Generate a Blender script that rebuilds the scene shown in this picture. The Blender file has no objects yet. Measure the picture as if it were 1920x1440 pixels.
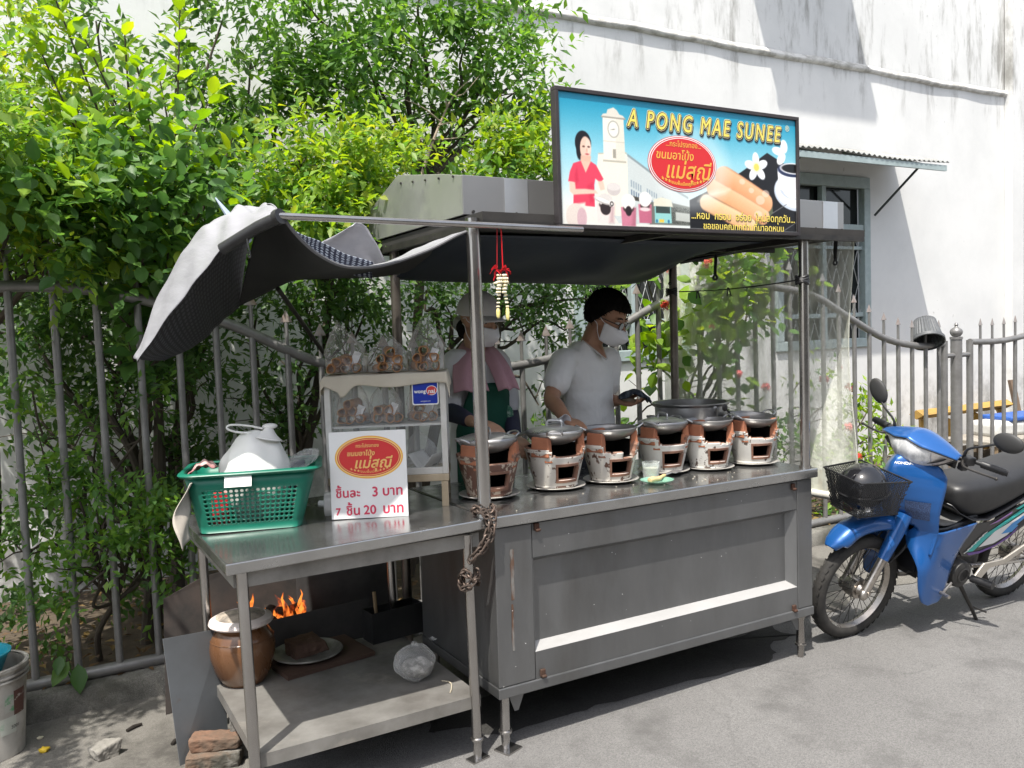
import bpy, math, random
import numpy as np
from mathutils import Vector, Matrix, Quaternion
R = math.radians
rng = random.Random(7)
sc = bpy.context.scene
col = sc.collection

# ------------------------------------------------------------------ camera
YAW, PITCH, ROLL, FPX = 0.5192, -0.0635, -0.036, 1600.0
CP = Vector((-1.489, -2.8072, 1.6432))
_cy, _sy, _cp, _sp = math.cos(YAW), math.sin(YAW), math.cos(PITCH), math.sin(PITCH)
CF = Vector((_sy*_cp, _cy*_cp, _sp)); _r0 = Vector((_cy, -_sy, 0)); _u0 = _r0.cross(CF)
CR = math.cos(ROLL)*_r0 + math.sin(ROLL)*_u0
CU = -math.sin(ROLL)*_r0 + math.cos(ROLL)*_u0
cd = bpy.data.cameras.new('camera'); cam = bpy.data.objects.new('camera', cd); col.objects.link(cam)
cd.sensor_width = 36; cd.lens = FPX/1920*36; cd.clip_start = 0.05; cd.clip_end = 500
mw = Matrix.Identity(4)
for i in range(3):
    mw[i][0], mw[i][1], mw[i][2], mw[i][3] = CR[i], CU[i], -CF[i], CP[i]
cam.matrix_world = mw
sc.camera = cam

def at(px, py, **k):
    """survey helper: world point of a photograph pixel on a plane X=, Y= or Z="""
    d = CF + CR*((px-960)/FPX) - CU*((py-720)/FPX)
    a, v = list(k.items())[0]; i = 'XYZ'.index(a)
    return CP + d*((v-CP[i])/d[i])

# ------------------------------------------------------------------ light
SUN_AZ, SUN_EL = R(42), R(64)          # direction the light travels (from +X towards +Y), and height
w = bpy.data.worlds.new('World'); sc.world = w; w.use_nodes = True
nt = w.node_tree; bg = nt.nodes['Background']
sky = nt.nodes.new('ShaderNodeTexSky'); sky.sky_type = 'NISHITA'; sky.sun_disc = False
sky.sun_elevation = SUN_EL
sky.air_density = 1.0; sky.dust_density = 2.5; sky.ozone_density = 1.0
sd = Vector((math.cos(SUN_AZ)*math.cos(SUN_EL), math.sin(SUN_AZ)*math.cos(SUN_EL), -math.sin(SUN_EL)))
# nishita: rotation 0 puts the sun on +Y, turning clockwise seen from above
sky.sun_rotation = math.atan2(-sd.x, -sd.y)
hz = nt.nodes.new('ShaderNodeHueSaturation'); hz.inputs['Saturation'].default_value = .5          # humid white-blue sky
nt.links.new(sky.outputs[0], hz.inputs['Color']); nt.links.new(hz.outputs[0], bg.inputs[0]); bg.inputs[1].default_value = 0.15
sl = bpy.data.lights.new('sun', 'SUN'); sl.energy = 3.45; sl.angle = R(0.6); sl.color = (1.0, 0.955, 0.88)
so = bpy.data.objects.new('sun', sl); col.objects.link(so)
so.rotation_euler = sd.to_track_quat('-Z', 'Y').to_euler(); so.location = (-6, -6, 12)
sc.view_settings.view_transform = 'Standard'; sc.view_settings.look = 'None'
sc.view_settings.exposure = 1.0; sc.view_settings.gamma = 1.0
sc.cycles.max_bounces = 10; sc.cycles.transparent_max_bounces = 24
sc.cycles.caustics_reflective = False; sc.cycles.caustics_refractive = False
sc.cycles.use_denoising = True

# ------------------------------------------------------------------ materials
def hexc(h):
    h = h.lstrip('#'); return tuple(((int(h[i:i+2], 16)/255)**2.2) for i in (0, 2, 4))
MATS = {}
def pm(name, c, rough=.5, metal=0.0, c2=None, scale=6, thr=None, stretch=(1, 1, 1), bump=0, bscale=60, spec=.5, coat=0, detail=6, rvar=0, c3=None, scale3=1.5, thr3=(.55, .62), emit=0, alpha=1, trans=0, ior=1.45):
    """procedural principled material: base colour c broken up by noise with c2 (and patches of c3), bump and roughness noise"""
    if name in MATS: return MATS[name]
    m = bpy.data.materials.new(name); m.use_nodes = True; MATS[name] = m
    nt = m.node_tree; b = nt.nodes['Principled BSDF']; L = nt.links.new
    b.inputs['Base Color'].default_value = (*c, 1); b.inputs['Roughness'].default_value = rough
    b.inputs['Metallic'].default_value = metal; b.inputs['Specular IOR Level'].default_value = spec
    b.inputs['Coat Weight'].default_value = coat; b.inputs['Alpha'].default_value = alpha
    b.inputs['Transmission Weight'].default_value = trans; b.inputs['IOR'].default_value = ior
    tc = nt.nodes.new('ShaderNodeTexCoord'); mp = nt.nodes.new('ShaderNodeMapping'); mp.inputs['Scale'].default_value = stretch
    L(tc.outputs['Object'], mp.inputs[0])
    def noise(s, d=detail, off=0):
        n = nt.nodes.new('ShaderNodeTexNoise'); n.inputs['Scale'].default_value = s; n.inputs['Detail'].default_value = d
        n.inputs['Roughness'].default_value = .62
        if off:
            a = nt.nodes.new('ShaderNodeVectorMath'); a.inputs[1].default_value = (off, off*1.7, -off); L(mp.outputs[0], a.inputs[0]); L(a.outputs[0], n.inputs['Vector'])
        else: L(mp.outputs[0], n.inputs['Vector'])
        return n
    csock = None
    if c2 is not None:
        n = noise(scale); rp = nt.nodes.new('ShaderNodeValToRGB'); t = thr or (.32, .68)
        rp.color_ramp.elements[0].position = t[0]; rp.color_ramp.elements[1].position = t[1]
        rp.color_ramp.elements[0].color = (*c, 1); rp.color_ramp.elements[1].color = (*c2, 1)
        L(n.outputs['Fac'], rp.inputs[0]); csock = rp.outputs[0]
    if c3 is not None:
        n = noise(scale3, 8, 5.3); rp = nt.nodes.new('ShaderNodeMapRange'); rp.inputs[1].default_value = thr3[0]; rp.inputs[2].default_value = thr3[1]
        L(n.outputs['Fac'], rp.inputs[0])
        mx = nt.nodes.new('ShaderNodeMix'); mx.data_type = 'RGBA'; mx.inputs[7].default_value = (*c3, 1)
        if csock: L(csock, mx.inputs[6])
        else: mx.inputs[6].default_value = (*c, 1)
        L(rp.outputs[0], mx.inputs[0]); csock = mx.outputs[2]
    if csock: L(csock, b.inputs['Base Color'])
    if rvar:
        n = noise(scale*1.7, 5, 2.1); mr = nt.nodes.new('ShaderNodeMapRange')
        mr.inputs[1].default_value = .3; mr.inputs[2].default_value = .7
        mr.inputs[3].default_value = max(0, rough-rvar); mr.inputs[4].default_value = min(1, rough+rvar)
        L(n.outputs['Fac'], mr.inputs[0]); L(mr.outputs[0], b.inputs['Roughness'])
    if bump:
        n = noise(bscale, 4, 9.7); bp = nt.nodes.new('ShaderNodeBump'); bp.inputs['Strength'].default_value = bump; bp.inputs['Distance'].default_value = .004
        L(n.outputs['Fac'], bp.inputs['Height']); L(bp.outputs[0], b.inputs['Normal'])
    if emit:
        b.inputs['Emission Color'].default_value = (*c, 1); b.inputs['Emission Strength'].default_value = emit
    return m

def leaf_mat(name, cols, trans=.45, rough=.45, tcol=None):
    m = bpy.data.materials.new(name); m.use_nodes = True; nt = m.node_tree; L = nt.links.new
    b = nt.nodes['Principled BSDF']; out = nt.nodes['Material Output']
    g = nt.nodes.new('ShaderNodeNewGeometry'); rp = nt.nodes.new('ShaderNodeValToRGB')
    el = rp.color_ramp.elements
    el[0].color = (*cols[0], 1); el[1].color = (*cols[-1], 1); el[1].position = 1
    for i, c in enumerate(cols[1:-1]):
        e = el.new((i+1)/(len(cols)-1)); e.color = (*c, 1)
    L(g.outputs['Random Per Island'], rp.inputs[0]); L(rp.outputs[0], b.inputs['Base Color'])
    b.inputs['Roughness'].default_value = rough; b.inputs['Specular IOR Level'].default_value = .4
    t = nt.nodes.new('ShaderNodeBsdfTranslucent'); mx = nt.nodes.new('ShaderNodeMixShader'); mx.inputs[0].default_value = trans
    hs = nt.nodes.new('ShaderNodeHueSaturation'); hs.inputs['Value'].default_value = 1.9; hs.inputs['Saturation'].default_value = 1.15; hs.inputs['Hue'].default_value = .485
    L(rp.outputs[0], hs.inputs['Color']); L(hs.outputs[0], t.inputs[0])
    L(b.outputs[0], mx.inputs[1]); L(t.outputs[0], mx.inputs[2]); L(mx.outputs[0], out.inputs[0])
    return m

def film_mat(name, c=(.9, .9, .88), alpha=.16, rough=.12, spec=.6, milky=None):
    """thin clear plastic: mostly see-through with a glossy skin"""
    m = bpy.data.materials.new(name); m.use_nodes = True; nt = m.node_tree; L = nt.links.new
    out = nt.nodes['Material Output']; b = nt.nodes['Principled BSDF']
    b.inputs['Base Color'].default_value = (*c, 1); b.inputs['Roughness'].default_value = rough; b.inputs['Specular IOR Level'].default_value = spec
    tr = nt.nodes.new('ShaderNodeBsdfTransparent'); mx = nt.nodes.new('ShaderNodeMixShader')
    lw = nt.nodes.new('ShaderNodeLayerWeight'); lw.inputs[0].default_value = .35
    mr = nt.nodes.new('ShaderNodeMapRange'); mr.inputs[3].default_value = alpha; mr.inputs[4].default_value = min(1, alpha+.55)
    L(lw.outputs['Facing'], mr.inputs[0])
    src = mr.outputs[0]
    tc = nt.nodes.new('ShaderNodeTexCoord')
    if milky:
        mp = nt.nodes.new('ShaderNodeMapping'); mp.inputs['Scale'].default_value = milky[1]
        n = nt.nodes.new('ShaderNodeTexNoise'); n.inputs['Scale'].default_value = milky[0]; n.inputs['Detail'].default_value = 8
        L(tc.outputs['Object'], mp.inputs[0]); L(mp.outputs[0], n.inputs['Vector'])
        m2 = nt.nodes.new('ShaderNodeMapRange'); m2.inputs[1].default_value = .45; m2.inputs[2].default_value = .75; m2.inputs[4].default_value = milky[2]
        L(n.outputs['Fac'], m2.inputs[0]); ad = nt.nodes.new('ShaderNodeMath'); ad.use_clamp = True
        L(src, ad.inputs[0]); L(m2.outputs[0], ad.inputs[1]); src = ad.outputs[0]
    n2 = nt.nodes.new('ShaderNodeTexNoise'); n2.inputs['Scale'].default_value = 22; L(tc.outputs['Object'], n2.inputs['Vector'])
    bp = nt.nodes.new('ShaderNodeBump'); bp.inputs['Strength'].default_value = .5; bp.inputs['Distance'].default_value = .01
    L(n2.outputs['Fac'], bp.inputs['Height']); L(bp.outputs[0], b.inputs['Normal'])
    L(src, mx.inputs[0]); L(tr.outputs[0], mx.inputs[1]); L(b.outputs[0], mx.inputs[2]); L(mx.outputs[0], out.inputs[0])
    return m

# ------------------------------------------------------------------ mesh helpers
def frame_of(d):
    d = Vector(d).normalized(); a = Vector((0, 0, 1)) if abs(d.z) < .95 else Vector((1, 0, 0))
    u = d.cross(a).normalized(); return u, d.cross(u).normalized()

class MB:
    """collects shapes and links them as ONE mesh object"""
    def __init__(s, M=None): s.v = []; s.f = []; s.mi = []; s.cur = 0; s.M = M
    def add(s, vs, fs):
        o = len(s.v)
        for p in vs:
            p = Vector(p); s.v.append(s.M @ p if s.M is not None else p)
        for f in fs: s.f.append([i+o for i in f]); s.mi.append(s.cur)
        return s
    def box(s, c, d, rot=None):
        x, y, z = d[0]/2, d[1]/2, d[2]/2
        vs = [Vector(p) for p in ((-x,-y,-z),(x,-y,-z),(x,y,-z),(-x,y,-z),(-x,-y,z),(x,-y,z),(x,y,z),(-x,y,z))]
        if rot is not None:
            if not isinstance(rot, Matrix): rot = Matrix.Rotation(rot, 3, 'Z')
            vs = [rot @ p for p in vs]
        return s.add([p+Vector(c) for p in vs], [(3,2,1,0),(4,5,6,7),(0,1,5,4),(1,2,6,5),(2,3,7,6),(3,0,4,7)])
    def span(s, a, b):
        """box between two corners"""
        a, b = Vector(a), Vector(b); return s.box((a+b)/2, [abs(x) for x in (b-a)])
    def cyl(s, p0, p1, r0, r1=None, n=14, caps=True):
        return s.tube([p0, p1], [r0, r0 if r1 is None else r1], n, caps)
    def tube(s, pts, r, n=8, caps=True, closed=False, flat=1.0, up=None):
        pts = [Vector(p) for p in pts]; k = len(pts)
        rs = list(r) if isinstance(r, (list, tuple)) else [r]*k
        if up is not None:
            t0 = (pts[1]-pts[0]).normalized(); v = (Vector(up)-t0*t0.dot(Vector(up))).normalized(); u = v.cross(t0)
        else: u, v = frame_of(pts[1]-pts[0])
        vs = []; pt = None
        for i, p in enumerate(pts):
            if closed: t = pts[(i+1) % k]-pts[i-1]
            else: t = pts[min(i+1, k-1)]-pts[max(i-1, 0)]
            if t.length < 1e-9: t = pt or Vector((0, 0, 1))
            t = t.normalized()
            if pt is not None:
                q = pt.rotation_difference(t); u = q @ u; v = q @ v
            pt = t
            for j in range(n):
                a = 2*math.pi*j/n; vs.append(p+(u*math.cos(a)+v*math.sin(a)*flat)*rs[i])
        fs = []
        for i in range(k if closed else k-1):
            a, b = i*n, ((i+1) % k)*n
            for j in range(n): fs.append((a+j, a+(j+1) % n, b+(j+1) % n, b+j))
        if caps and not closed: fs += [tuple(range(n-1, -1, -1)), tuple(range((k-1)*n, k*n))]
        return s.add(vs, fs)
    def lathe(s, prof, c=(0, 0, 0), n=28, axis=None, a0=0, a1=None, cut=None):
        """profile [(r,z)] turned about z (or axis); cut(angle,k) drops a face"""
        c = Vector(c); full = a1 is None; k = len(prof); m = n if full else n+1
        a1 = a0+2*math.pi if full else a1
        if axis is not None: u, v = frame_of(axis); wv = Vector(axis).normalized()
        else: u, v, wv = Vector((1, 0, 0)), Vector((0, 1, 0)), Vector((0, 0, 1))
        vs = []
        for (r, z) in prof:
            for j in range(m):
                a = a0+(a1-a0)*j/n; vs.append(c+u*(r*math.cos(a))+v*(r*math.sin(a))+wv*z)
        fs = []
        for i in range(k-1):
            for j in range(n):
                if cut and cut(a0+(a1-a0)*(j+.5)/n, i): continue
                j2 = (j+1) % m; fs.append((i*m+j, i*m+j2, (i+1)*m+j2, (i+1)*m+j))
        return s.add(vs, fs)
    def prism(s, poly, fn, w0, w1):
        """2D outline poly extruded between w0 and w1 by fn(u,v,w)->point"""
        n = len(poly); vs = [fn(u, v, w0) for u, v in poly]+[fn(u, v, w1) for u, v in poly]
        fs = [tuple(range(n-1, -1, -1)), tuple(range(n, 2*n))]+[(i, (i+1) % n, n+(i+1) % n, n+i) for i in range(n)]
        return s.add(vs, fs)
    def grid(s, fn, nu, nv, cu=False, cv=False, cut=None):
        vs = [fn(i/(nu if cu else nu-1), j/(nv if cv else nv-1)) for i in range(nu) for j in range(nv)]
        fs = []
        for i in range(nu if cu else nu-1):
            for j in range(nv if cv else nv-1):
                if cut and cut(i, j): continue
                i2, j2 = (i+1) % nu, (j+1) % nv
                fs.append((i*nv+j, i2*nv+j, i2*nv+j2, i*nv+j2))
        return s.add(vs, fs)
    def ball(s, c, r, nu=14, nv=10, rot=None, fn=None):
        r = (r, r, r) if not isinstance(r, (tuple, list)) else r; c = Vector(c); vs = []; fs = []
        for i in range(nv+1):
            t = math.pi*i/nv
            for j in range(nu):
                a = 2*math.pi*j/nu; p = Vector((math.sin(t)*math.cos(a), math.sin(t)*math.sin(a), math.cos(t)))
                if fn: p = p*fn(p)
                p = Vector((p.x*r[0], p.y*r[1], p.z*r[2]))
                if rot is not None: p = rot @ p
                vs.append(c+p)
        for i in range(nv):
            for j in range(nu): fs.append((i*nu+j, (i+1)*nu+j, (i+1)*nu+(j+1) % nu, i*nu+(j+1) % nu))
        return s.add(vs, fs)
    def loft(s, rings, closed=True, caps=True):
        n = len(rings[0]); vs = [p for r in rings for p in r]; fs = []
        for i in range(len(rings)-1):
            for j in range(n if closed else n-1): fs.append((i*n+j, i*n+(j+1) % n, (i+1)*n+(j+1) % n, (i+1)*n+j))
        if caps: fs += [tuple(range(n-1, -1, -1)), tuple(range((len(rings)-1)*n, len(rings)*n))]
        return s.add(vs, fs)
    def build(s, name, mats, parent=None, smooth=True, angle=38, bevel=0, sub=0, solid=0, weld=False, segs=2):
        me = bpy.data.meshes.new(name); me.from_pydata([tuple(p) for p in s.v], [], s.f)
        mats = mats if isinstance(mats, (list, tuple)) else [mats]
        for m in mats: me.materials.append(m)
        if any(s.mi): me.polygons.foreach_set('material_index', s.mi)
        me.validate(verbose=False)
        if smooth:
            me.polygons.foreach_set('use_smooth', [True]*len(me.polygons))
            if angle < 170: me.set_sharp_from_angle(angle=R(angle))
        me.update()
        o = bpy.data.objects.new(name, me); col.objects.link(o)
        if parent is not None: o.parent = parent
        if weld: md = o.modifiers.new('weld', 'WELD'); md.merge_threshold = 1e-5
        if solid: md = o.modifiers.new('solid', 'SOLIDIFY'); md.thickness = solid; md.offset = 0
        if sub: md = o.modifiers.new('sub', 'SUBSURF'); md.levels = sub; md.render_levels = sub
        if bevel:
            md = o.modifiers.new('bevel', 'BEVEL'); md.width = bevel; md.segments = segs; md.limit_method = 'ANGLE'; md.angle_limit = R(35)
        return o

def tag(o, label=None, cat=None, group=None, kind=None):
    if label: o['label'] = label
    if cat: o['category'] = cat
    if group: o['group'] = group
    if kind: o['kind'] = kind
    return o
def thing(name, label, cat, loc=(0, 0, 0), rz=0, group=None, rot=None):
    o = bpy.data.objects.new(name, None); col.objects.link(o); o.empty_display_size = .05
    o.location = loc; o.rotation_euler = rot if rot else (0, 0, rz)
    return tag(o, label, cat, group)
def dup(root, loc, rz=0, label=None, group=None, scale=None):
    r = root.copy(); col.objects.link(r); r.location = loc; r.rotation_euler = (0, 0, rz)
    if scale: r.scale = scale
    if label: r['label'] = label
    if group: r['group'] = group
    for ch in list(root.children):
        c = ch.copy(); col.objects.link(c); c.parent = r
        for g in ch.children:
            d = g.copy(); col.objects.link(d); d.parent = c
    return r
def smoothpath(pts, n=6, closed=False):
    """catmull-rom through pts"""
    P = [Vector(p) for p in pts]; out = []; k = len(P)
    rngk = range(k) if closed else range(k-1)
    for i in rngk:
        if closed: a, b, c, d = P[i-1], P[i], P[(i+1) % k], P[(i+2) % k]
        else: a, b, c, d = P[max(i-1, 0)], P[i], P[i+1], P[min(i+2, k-1)]
        for j in range(n):
            t = j/n
            out.append(.5*((2*b)+(c-a)*t+(2*a-5*b+4*c-d)*t*t+(3*b-a-3*c+d)*t**3))
    if not closed: out.append(P[-1])
    return out

# ------------------------------------------------------------------ lettering
_TONE = '\u0e48\u0e49\u0e4a\u0e4b\u0e4c'; _UP = '\u0e34\u0e35\u0e36\u0e37\u0e31'
def _textmesh(s, shear=0, space=1):
    cu = bpy.data.curves.new('lettering', 'FONT'); cu.body = s; cu.size = 1; cu.shear = shear; cu.space_character = space; cu.resolution_u = 3
    o = bpy.data.objects.new('lettering', cu); col.objects.link(o)
    dg = bpy.context.evaluated_depsgraph_get(); dg.update()
    me = o.evaluated_get(dg).to_mesh()
    vs = [v.co.copy() for v in me.vertices]; fs = [list(p.vertices) for p in me.polygons]
    o.evaluated_get(dg).to_mesh_clear()
    bpy.data.objects.remove(o); bpy.data.curves.remove(cu)
    return vs, fs
_TC = {}
def textmesh(s, shear=0, space=1):
    k = (s, shear, space)
    if k in _TC: return _TC[k]
    plain = ''.join(c for i, c in enumerate(s) if not (c in _TONE and i and s[i-1] in _UP))
    vs, fs = _textmesh(plain, shear, space)
    for i, c in enumerate(s):
        if c in _TONE and i and s[i-1] in _UP:
            pv, _ = _textmesh(''.join(ch for q, ch in enumerate(s[:i-1]) if not (ch in _TONE and q and s[q-1] in _UP)), shear, space)
            tv, tf = _textmesh('\u0e01'+c, 0, 1)
            xs = [v for v in tv if v.y > .62]; keep = [q for q, v in enumerate(tv) if v.y > .62]
            if not xs or not pv: continue
            mp = {q: n+len(vs) for n, q in enumerate(keep)}
            mx = max(v.x for v in pv); tx = max(v.x for v in xs)
            vs += [Vector((v.x-tx+mx+.2*shear, v.y+.17, 0)) for v in xs]
            fs += [[mp[q] for q in f] for f in tf if all(q in mp for q in f)]
    _TC[k] = (vs, fs); return vs, fs
def put_text(mb, s, fn, cx, cy, width=None, height=None, shear=0, bold=0, depth=0, sx=1.0, space=1, left=None, warp=None):
    """letters of s as flat faces; fn(u,v,w)->point; centred on (cx,cy), scaled to width (or to cap height)"""
    vs, fs = textmesh(s, shear, space)
    x0 = min(v.x for v in vs); x1 = max(v.x for v in vs)
    k = width/(x1-x0) if width else height/.7
    kx = k if width else k*sx
    ky = (height/.7) if (width and height) else k
    for q, (dx, dy) in enumerate([(0, 0), (bold, 0), (-bold, 0), (0, bold), (0, -bold)] if bold else [(0, 0)]):
        pv = []
        for v in vs:
            u = (v.x-(x0+x1)/2)*kx+cx+dx; t = (v.y-.35)*ky+cy+dy
            if left is not None: u = (v.x-x0)*kx+left+dx
            if warp: u, t = warp(u, t)
            pv.append(fn(u, t, depth+q*.00006))
        mb.add(pv, fs)
# ================================================================== materials used across the scene
STEEL = pm('brushed_steel', (.222, .224, .225), .50, .85, c2=(.175, .177, .178), scale=4, stretch=(1, 1, .3), bump=.12, bscale=30, rvar=.1, c3=(.135, .130, .122), scale3=3.2, thr3=(.54, .8))
STEEL_TOP = pm('worn_counter_steel', (.42, .42, .415), .2, .9, c2=(.33, .33, .325), scale=5, bump=.03, bscale=40, rvar=.1, c3=(.25, .24, .23), scale3=3, thr3=(.55, .8))
STEEL_PIPE = pm('steel_pipe', (.44, .43, .42), .2, .95, c2=(.34, .32, .30), scale=5, stretch=(1, 1, .4), rvar=.08)
STEEL_DIRTY = pm('sooty_steel_shelf', (.30, .29, .27), .5, .45, c2=(.17, .16, .145), scale=5, bump=.1, bscale=60, rvar=.12, c3=(.40, .37, .32), scale3=4, thr3=(.56, .72))
DARK_METAL = pm('dark_metal', (.035, .034, .033), .5, .5, c2=(.06, .055, .05), scale=20, rvar=.1)
RUST = pm('rust', (.07, .028, .016), .85, 0, c2=(.05, .03, .02), scale=40, bump=.3)
BLACK = pm('black_plastic', (.016, .016, .017), .42, 0, c2=(.025, .025, .026), scale=30, rvar=.1)
WHITE = pm('white_plastic', (.78, .78, .77), .5)
WOOD = pm('old_wood', (.33, .24, .14), .7, 0, c2=(.2, .135, .075), scale=8, stretch=(1, 1, .15), bump=.2)
SOOT = pm('soot', (.012, .011, .01), .95)
FENCE = pm('silver_fence_paint', (.24, .237, .232), .42, .35, c2=(.175, .17, .165), scale=14, rvar=.1, bump=.06, c3=(.15, .11, .085), scale3=9, thr3=(.66, .74))
SPEAR = pm('rusty_spear_paint', (.33, .32, .31), .5, .3, c2=(.26, .15, .10), scale=1.3, thr=(.5, .6))

def wall_material():
    m = bpy.data.materials.new('weathered_white_plaster'); m.use_nodes = True; nt = m.node_tree; L = nt.links.new; b = nt.nodes['Principled BSDF']
    tc = nt.nodes.new('ShaderNodeTexCoord'); sp = nt.nodes.new('ShaderNodeSeparateXYZ'); L(tc.outputs['Object'], sp.inputs[0])
    def noise(s, st, d=8):
        mp = nt.nodes.new('ShaderNodeMapping'); mp.inputs['Scale'].default_value = st; L(tc.outputs['Object'], mp.inputs[0])
        n = nt.nodes.new('ShaderNodeTexNoise'); n.inputs['Scale'].default_value = s; n.inputs['Detail'].default_value = d; n.inputs['Roughness'].default_value = .68; L(mp.outputs[0], n.inputs['Vector']); return n.outputs['Fac']
    def mr(x, a, b_, c=0., d=1., smooth=True):
        n = nt.nodes.new('ShaderNodeMapRange'); n.interpolation_type = 'SMOOTHSTEP' if smooth else 'LINEAR'
        n.inputs[1].default_value = a; n.inputs[2].default_value = b_; n.inputs[3].default_value = c; n.inputs[4].default_value = d; L(x, n.inputs[0]); return n.outputs[0]
    def mul(x, y):
        n = nt.nodes.new('ShaderNodeMath'); n.operation = 'MULTIPLY'; L(x, n.inputs[0])
        if isinstance(y, float): n.inputs[1].default_value = y
        else: L(y, n.inputs[1])
        return n.outputs[0]
    def mx(f, c0, c1):
        n = nt.nodes.new('ShaderNodeMix'); n.data_type = 'RGBA'; L(f, n.inputs[0])
        for k, c in ((6, c0), (7, c1)):
            if isinstance(c, tuple): n.inputs[k].default_value = (*c, 1)
            else: L(c, n.inputs[k])
        return n.outputs[2]
    z = sp.outputs[2]
    c = mx(mr(noise(.8, (1, 1, 1)), .35, .7), (.69, .69, .675), (.61, .613, .60))
    c = mx(mul(mr(noise(14, (1, 1, 1)), .60, .70), mr(noise(1.1, (1, 1, 1)), .5, .62)), c, (.42, .42, .40))          # mould specks
    c = mx(mul(mr(z, 3.55, 4.2), mr(noise(2.2, (2.0, 1, .45)), .50, .70)), c, (.30, .295, .275))                      # streaks under the ledge
    c = mx(mul(mr(z, 4.24, 4.6, 1., 0.), mr(noise(1.1, (2.0, 1, .5)), .71, .80)), c, (.30, .30, .29))
    c = mx(mul(mr(z, .3, 1.3, 1., 0.), mr(noise(2.2, (1, 1, .8)), .45, .64)), c, (.24, .235, .22))                   # damp foot of the wall
    L(c, b.inputs['Base Color']); b.inputs['Roughness'].default_value = .85; b.inputs['Specular IOR Level'].default_value = .2
    bp = nt.nodes.new('ShaderNodeBump'); bp.inputs['Strength'].default_value = .22; bp.inputs['Distance'].default_value = .01
    L(noise(5, (1, 1, 1), 10), bp.inputs['Height']); L(bp.outputs[0], b.inputs['Normal'])
    return m
PLASTER = wall_material()

# ================================================================== ground
def ground_material(name, base, light, dark, grain=260, patch=(.55, .63)):
    m = bpy.data.materials.new(name); m.use_nodes = True; nt = m.node_tree; L = nt.links.new; b = nt.nodes['Principled BSDF']
    tc = nt.nodes.new('ShaderNodeTexCoord')
    def N(s, d=8, r=.6):
        n = nt.nodes.new('ShaderNodeTexNoise'); n.inputs['Scale'].default_value = s; n.inputs['Detail'].default_value = d; n.inputs['Roughness'].default_value = r; L(tc.outputs['Object'], n.inputs['Vector']); return n.outputs['Fac']
    def ramp(f, a, c0, b_, c1):
        r = nt.nodes.new('ShaderNodeValToRGB'); e = r.color_ramp.elements; e[0].position = a; e[1].position = b_; e[0].color = (*c0, 1); e[1].color = (*c1, 1); L(f, r.inputs[0]); return r.outputs[0]
    def mix(f, a, b_, mode='MIX'):
        n = nt.nodes.new('ShaderNodeMix'); n.data_type = 'RGBA'; n.blend_type = mode
        if isinstance(f, float): n.inputs[0].default_value = f
        else: L(f, n.inputs[0])
        for k, c in ((6, a), (7, b_)):
            if isinstance(c, tuple): n.inputs[k].default_value = (*c, 1)
            else: L(c, n.inputs[k])
        return n.outputs[2]
    g = ramp(N(1.3), .3, base, .7, light)
    v = nt.nodes.new('ShaderNodeTexVoronoi'); v.inputs['Scale'].default_value = grain; L(tc.outputs['Object'], v.inputs['Vector'])
    sv = nt.nodes.new('ShaderNodeSeparateColor'); L(v.outputs['Color'], sv.inputs[0])
    st = nt.nodes.new('ShaderNodeMapRange'); st.inputs[1].default_value = 0; st.inputs[2].default_value = 1; st.inputs[3].default_value = .68; st.inputs[4].default_value = 1.34; L(sv.outputs[0], st.inputs[0])
    cm = nt.nodes.new('ShaderNodeCombineColor'); [L(st.outputs[0], cm.inputs[i]) for i in range(3)]
    g = mix(.75, g, cm.outputs[0], 'MULTIPLY')
    pr = nt.nodes.new('ShaderNodeMapRange'); pr.inputs[1].default_value = patch[0]; pr.inputs[2].default_value = patch[1]; pr.inputs[4].default_value = .8; L(N(2.3, 9, .66), pr.inputs[0])
    g = mix(pr.outputs[0], g, dark)
    nz = nt.nodes.new('ShaderNodeTexNoise'); nz.inputs['Scale'].default_value = 2.2; nz.inputs['Detail'].default_value = 6; L(tc.outputs['Object'], nz.inputs['Vector'])
    va = nt.nodes.new('ShaderNodeVectorMath'); va.operation = 'MULTIPLY_ADD'; va.inputs[1].default_value = (.55, .55, 0); L(nz.outputs['Color'], va.inputs[0]); L(tc.outputs['Object'], va.inputs[2])
    vc_ = nt.nodes.new('ShaderNodeTexVoronoi'); vc_.feature = 'DISTANCE_TO_EDGE'; vc_.inputs['Scale'].default_value = .62; L(va.outputs[0], vc_.inputs['Vector'])
    ck = nt.nodes.new('ShaderNodeMapRange'); ck.inputs[1].default_value = .0015; ck.inputs[2].default_value = .0034; ck.inputs[3].default_value = .12; ck.inputs[4].default_value = 0; L(vc_.outputs['Distance'], ck.inputs[0]); g = mix(ck.outputs[0], g, tuple(q*.4 for q in dark))
    L(g, b.inputs['Base Color']); b.inputs['Roughness'].default_value = .88; b.inputs['Specular IOR Level'].default_value = .25
    bp = nt.nodes.new('ShaderNodeBump'); bp.inputs['Strength'].default_value = .6; bp.inputs['Distance'].default_value = .004
    L(v.outputs['Distance'], bp.inputs['Height']); L(bp.outputs[0], b.inputs['Normal'])
    return m
ASPHALT = ground_material('worn_asphalt', (.146, .142, .138), (.178, .174, .168), (.095, .092, .089), 260, (.52, .72))
CONCRETE = ground_material('stained_concrete', (.15, .14, .126), (.20, .19, .17), (.06, .056, .05), 420, (.48, .62))
PLINTH = ground_material('mossy_plinth_concrete', (.16, .155, .14), (.22, .21, .185), (.06, .06, .048), 300, (.46, .6))
SOIL = pm('garden_soil', (.055, .04, .028), .95, 0, c2=(.1, .078, .05), scale=18, bump=.6, bscale=50)

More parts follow.
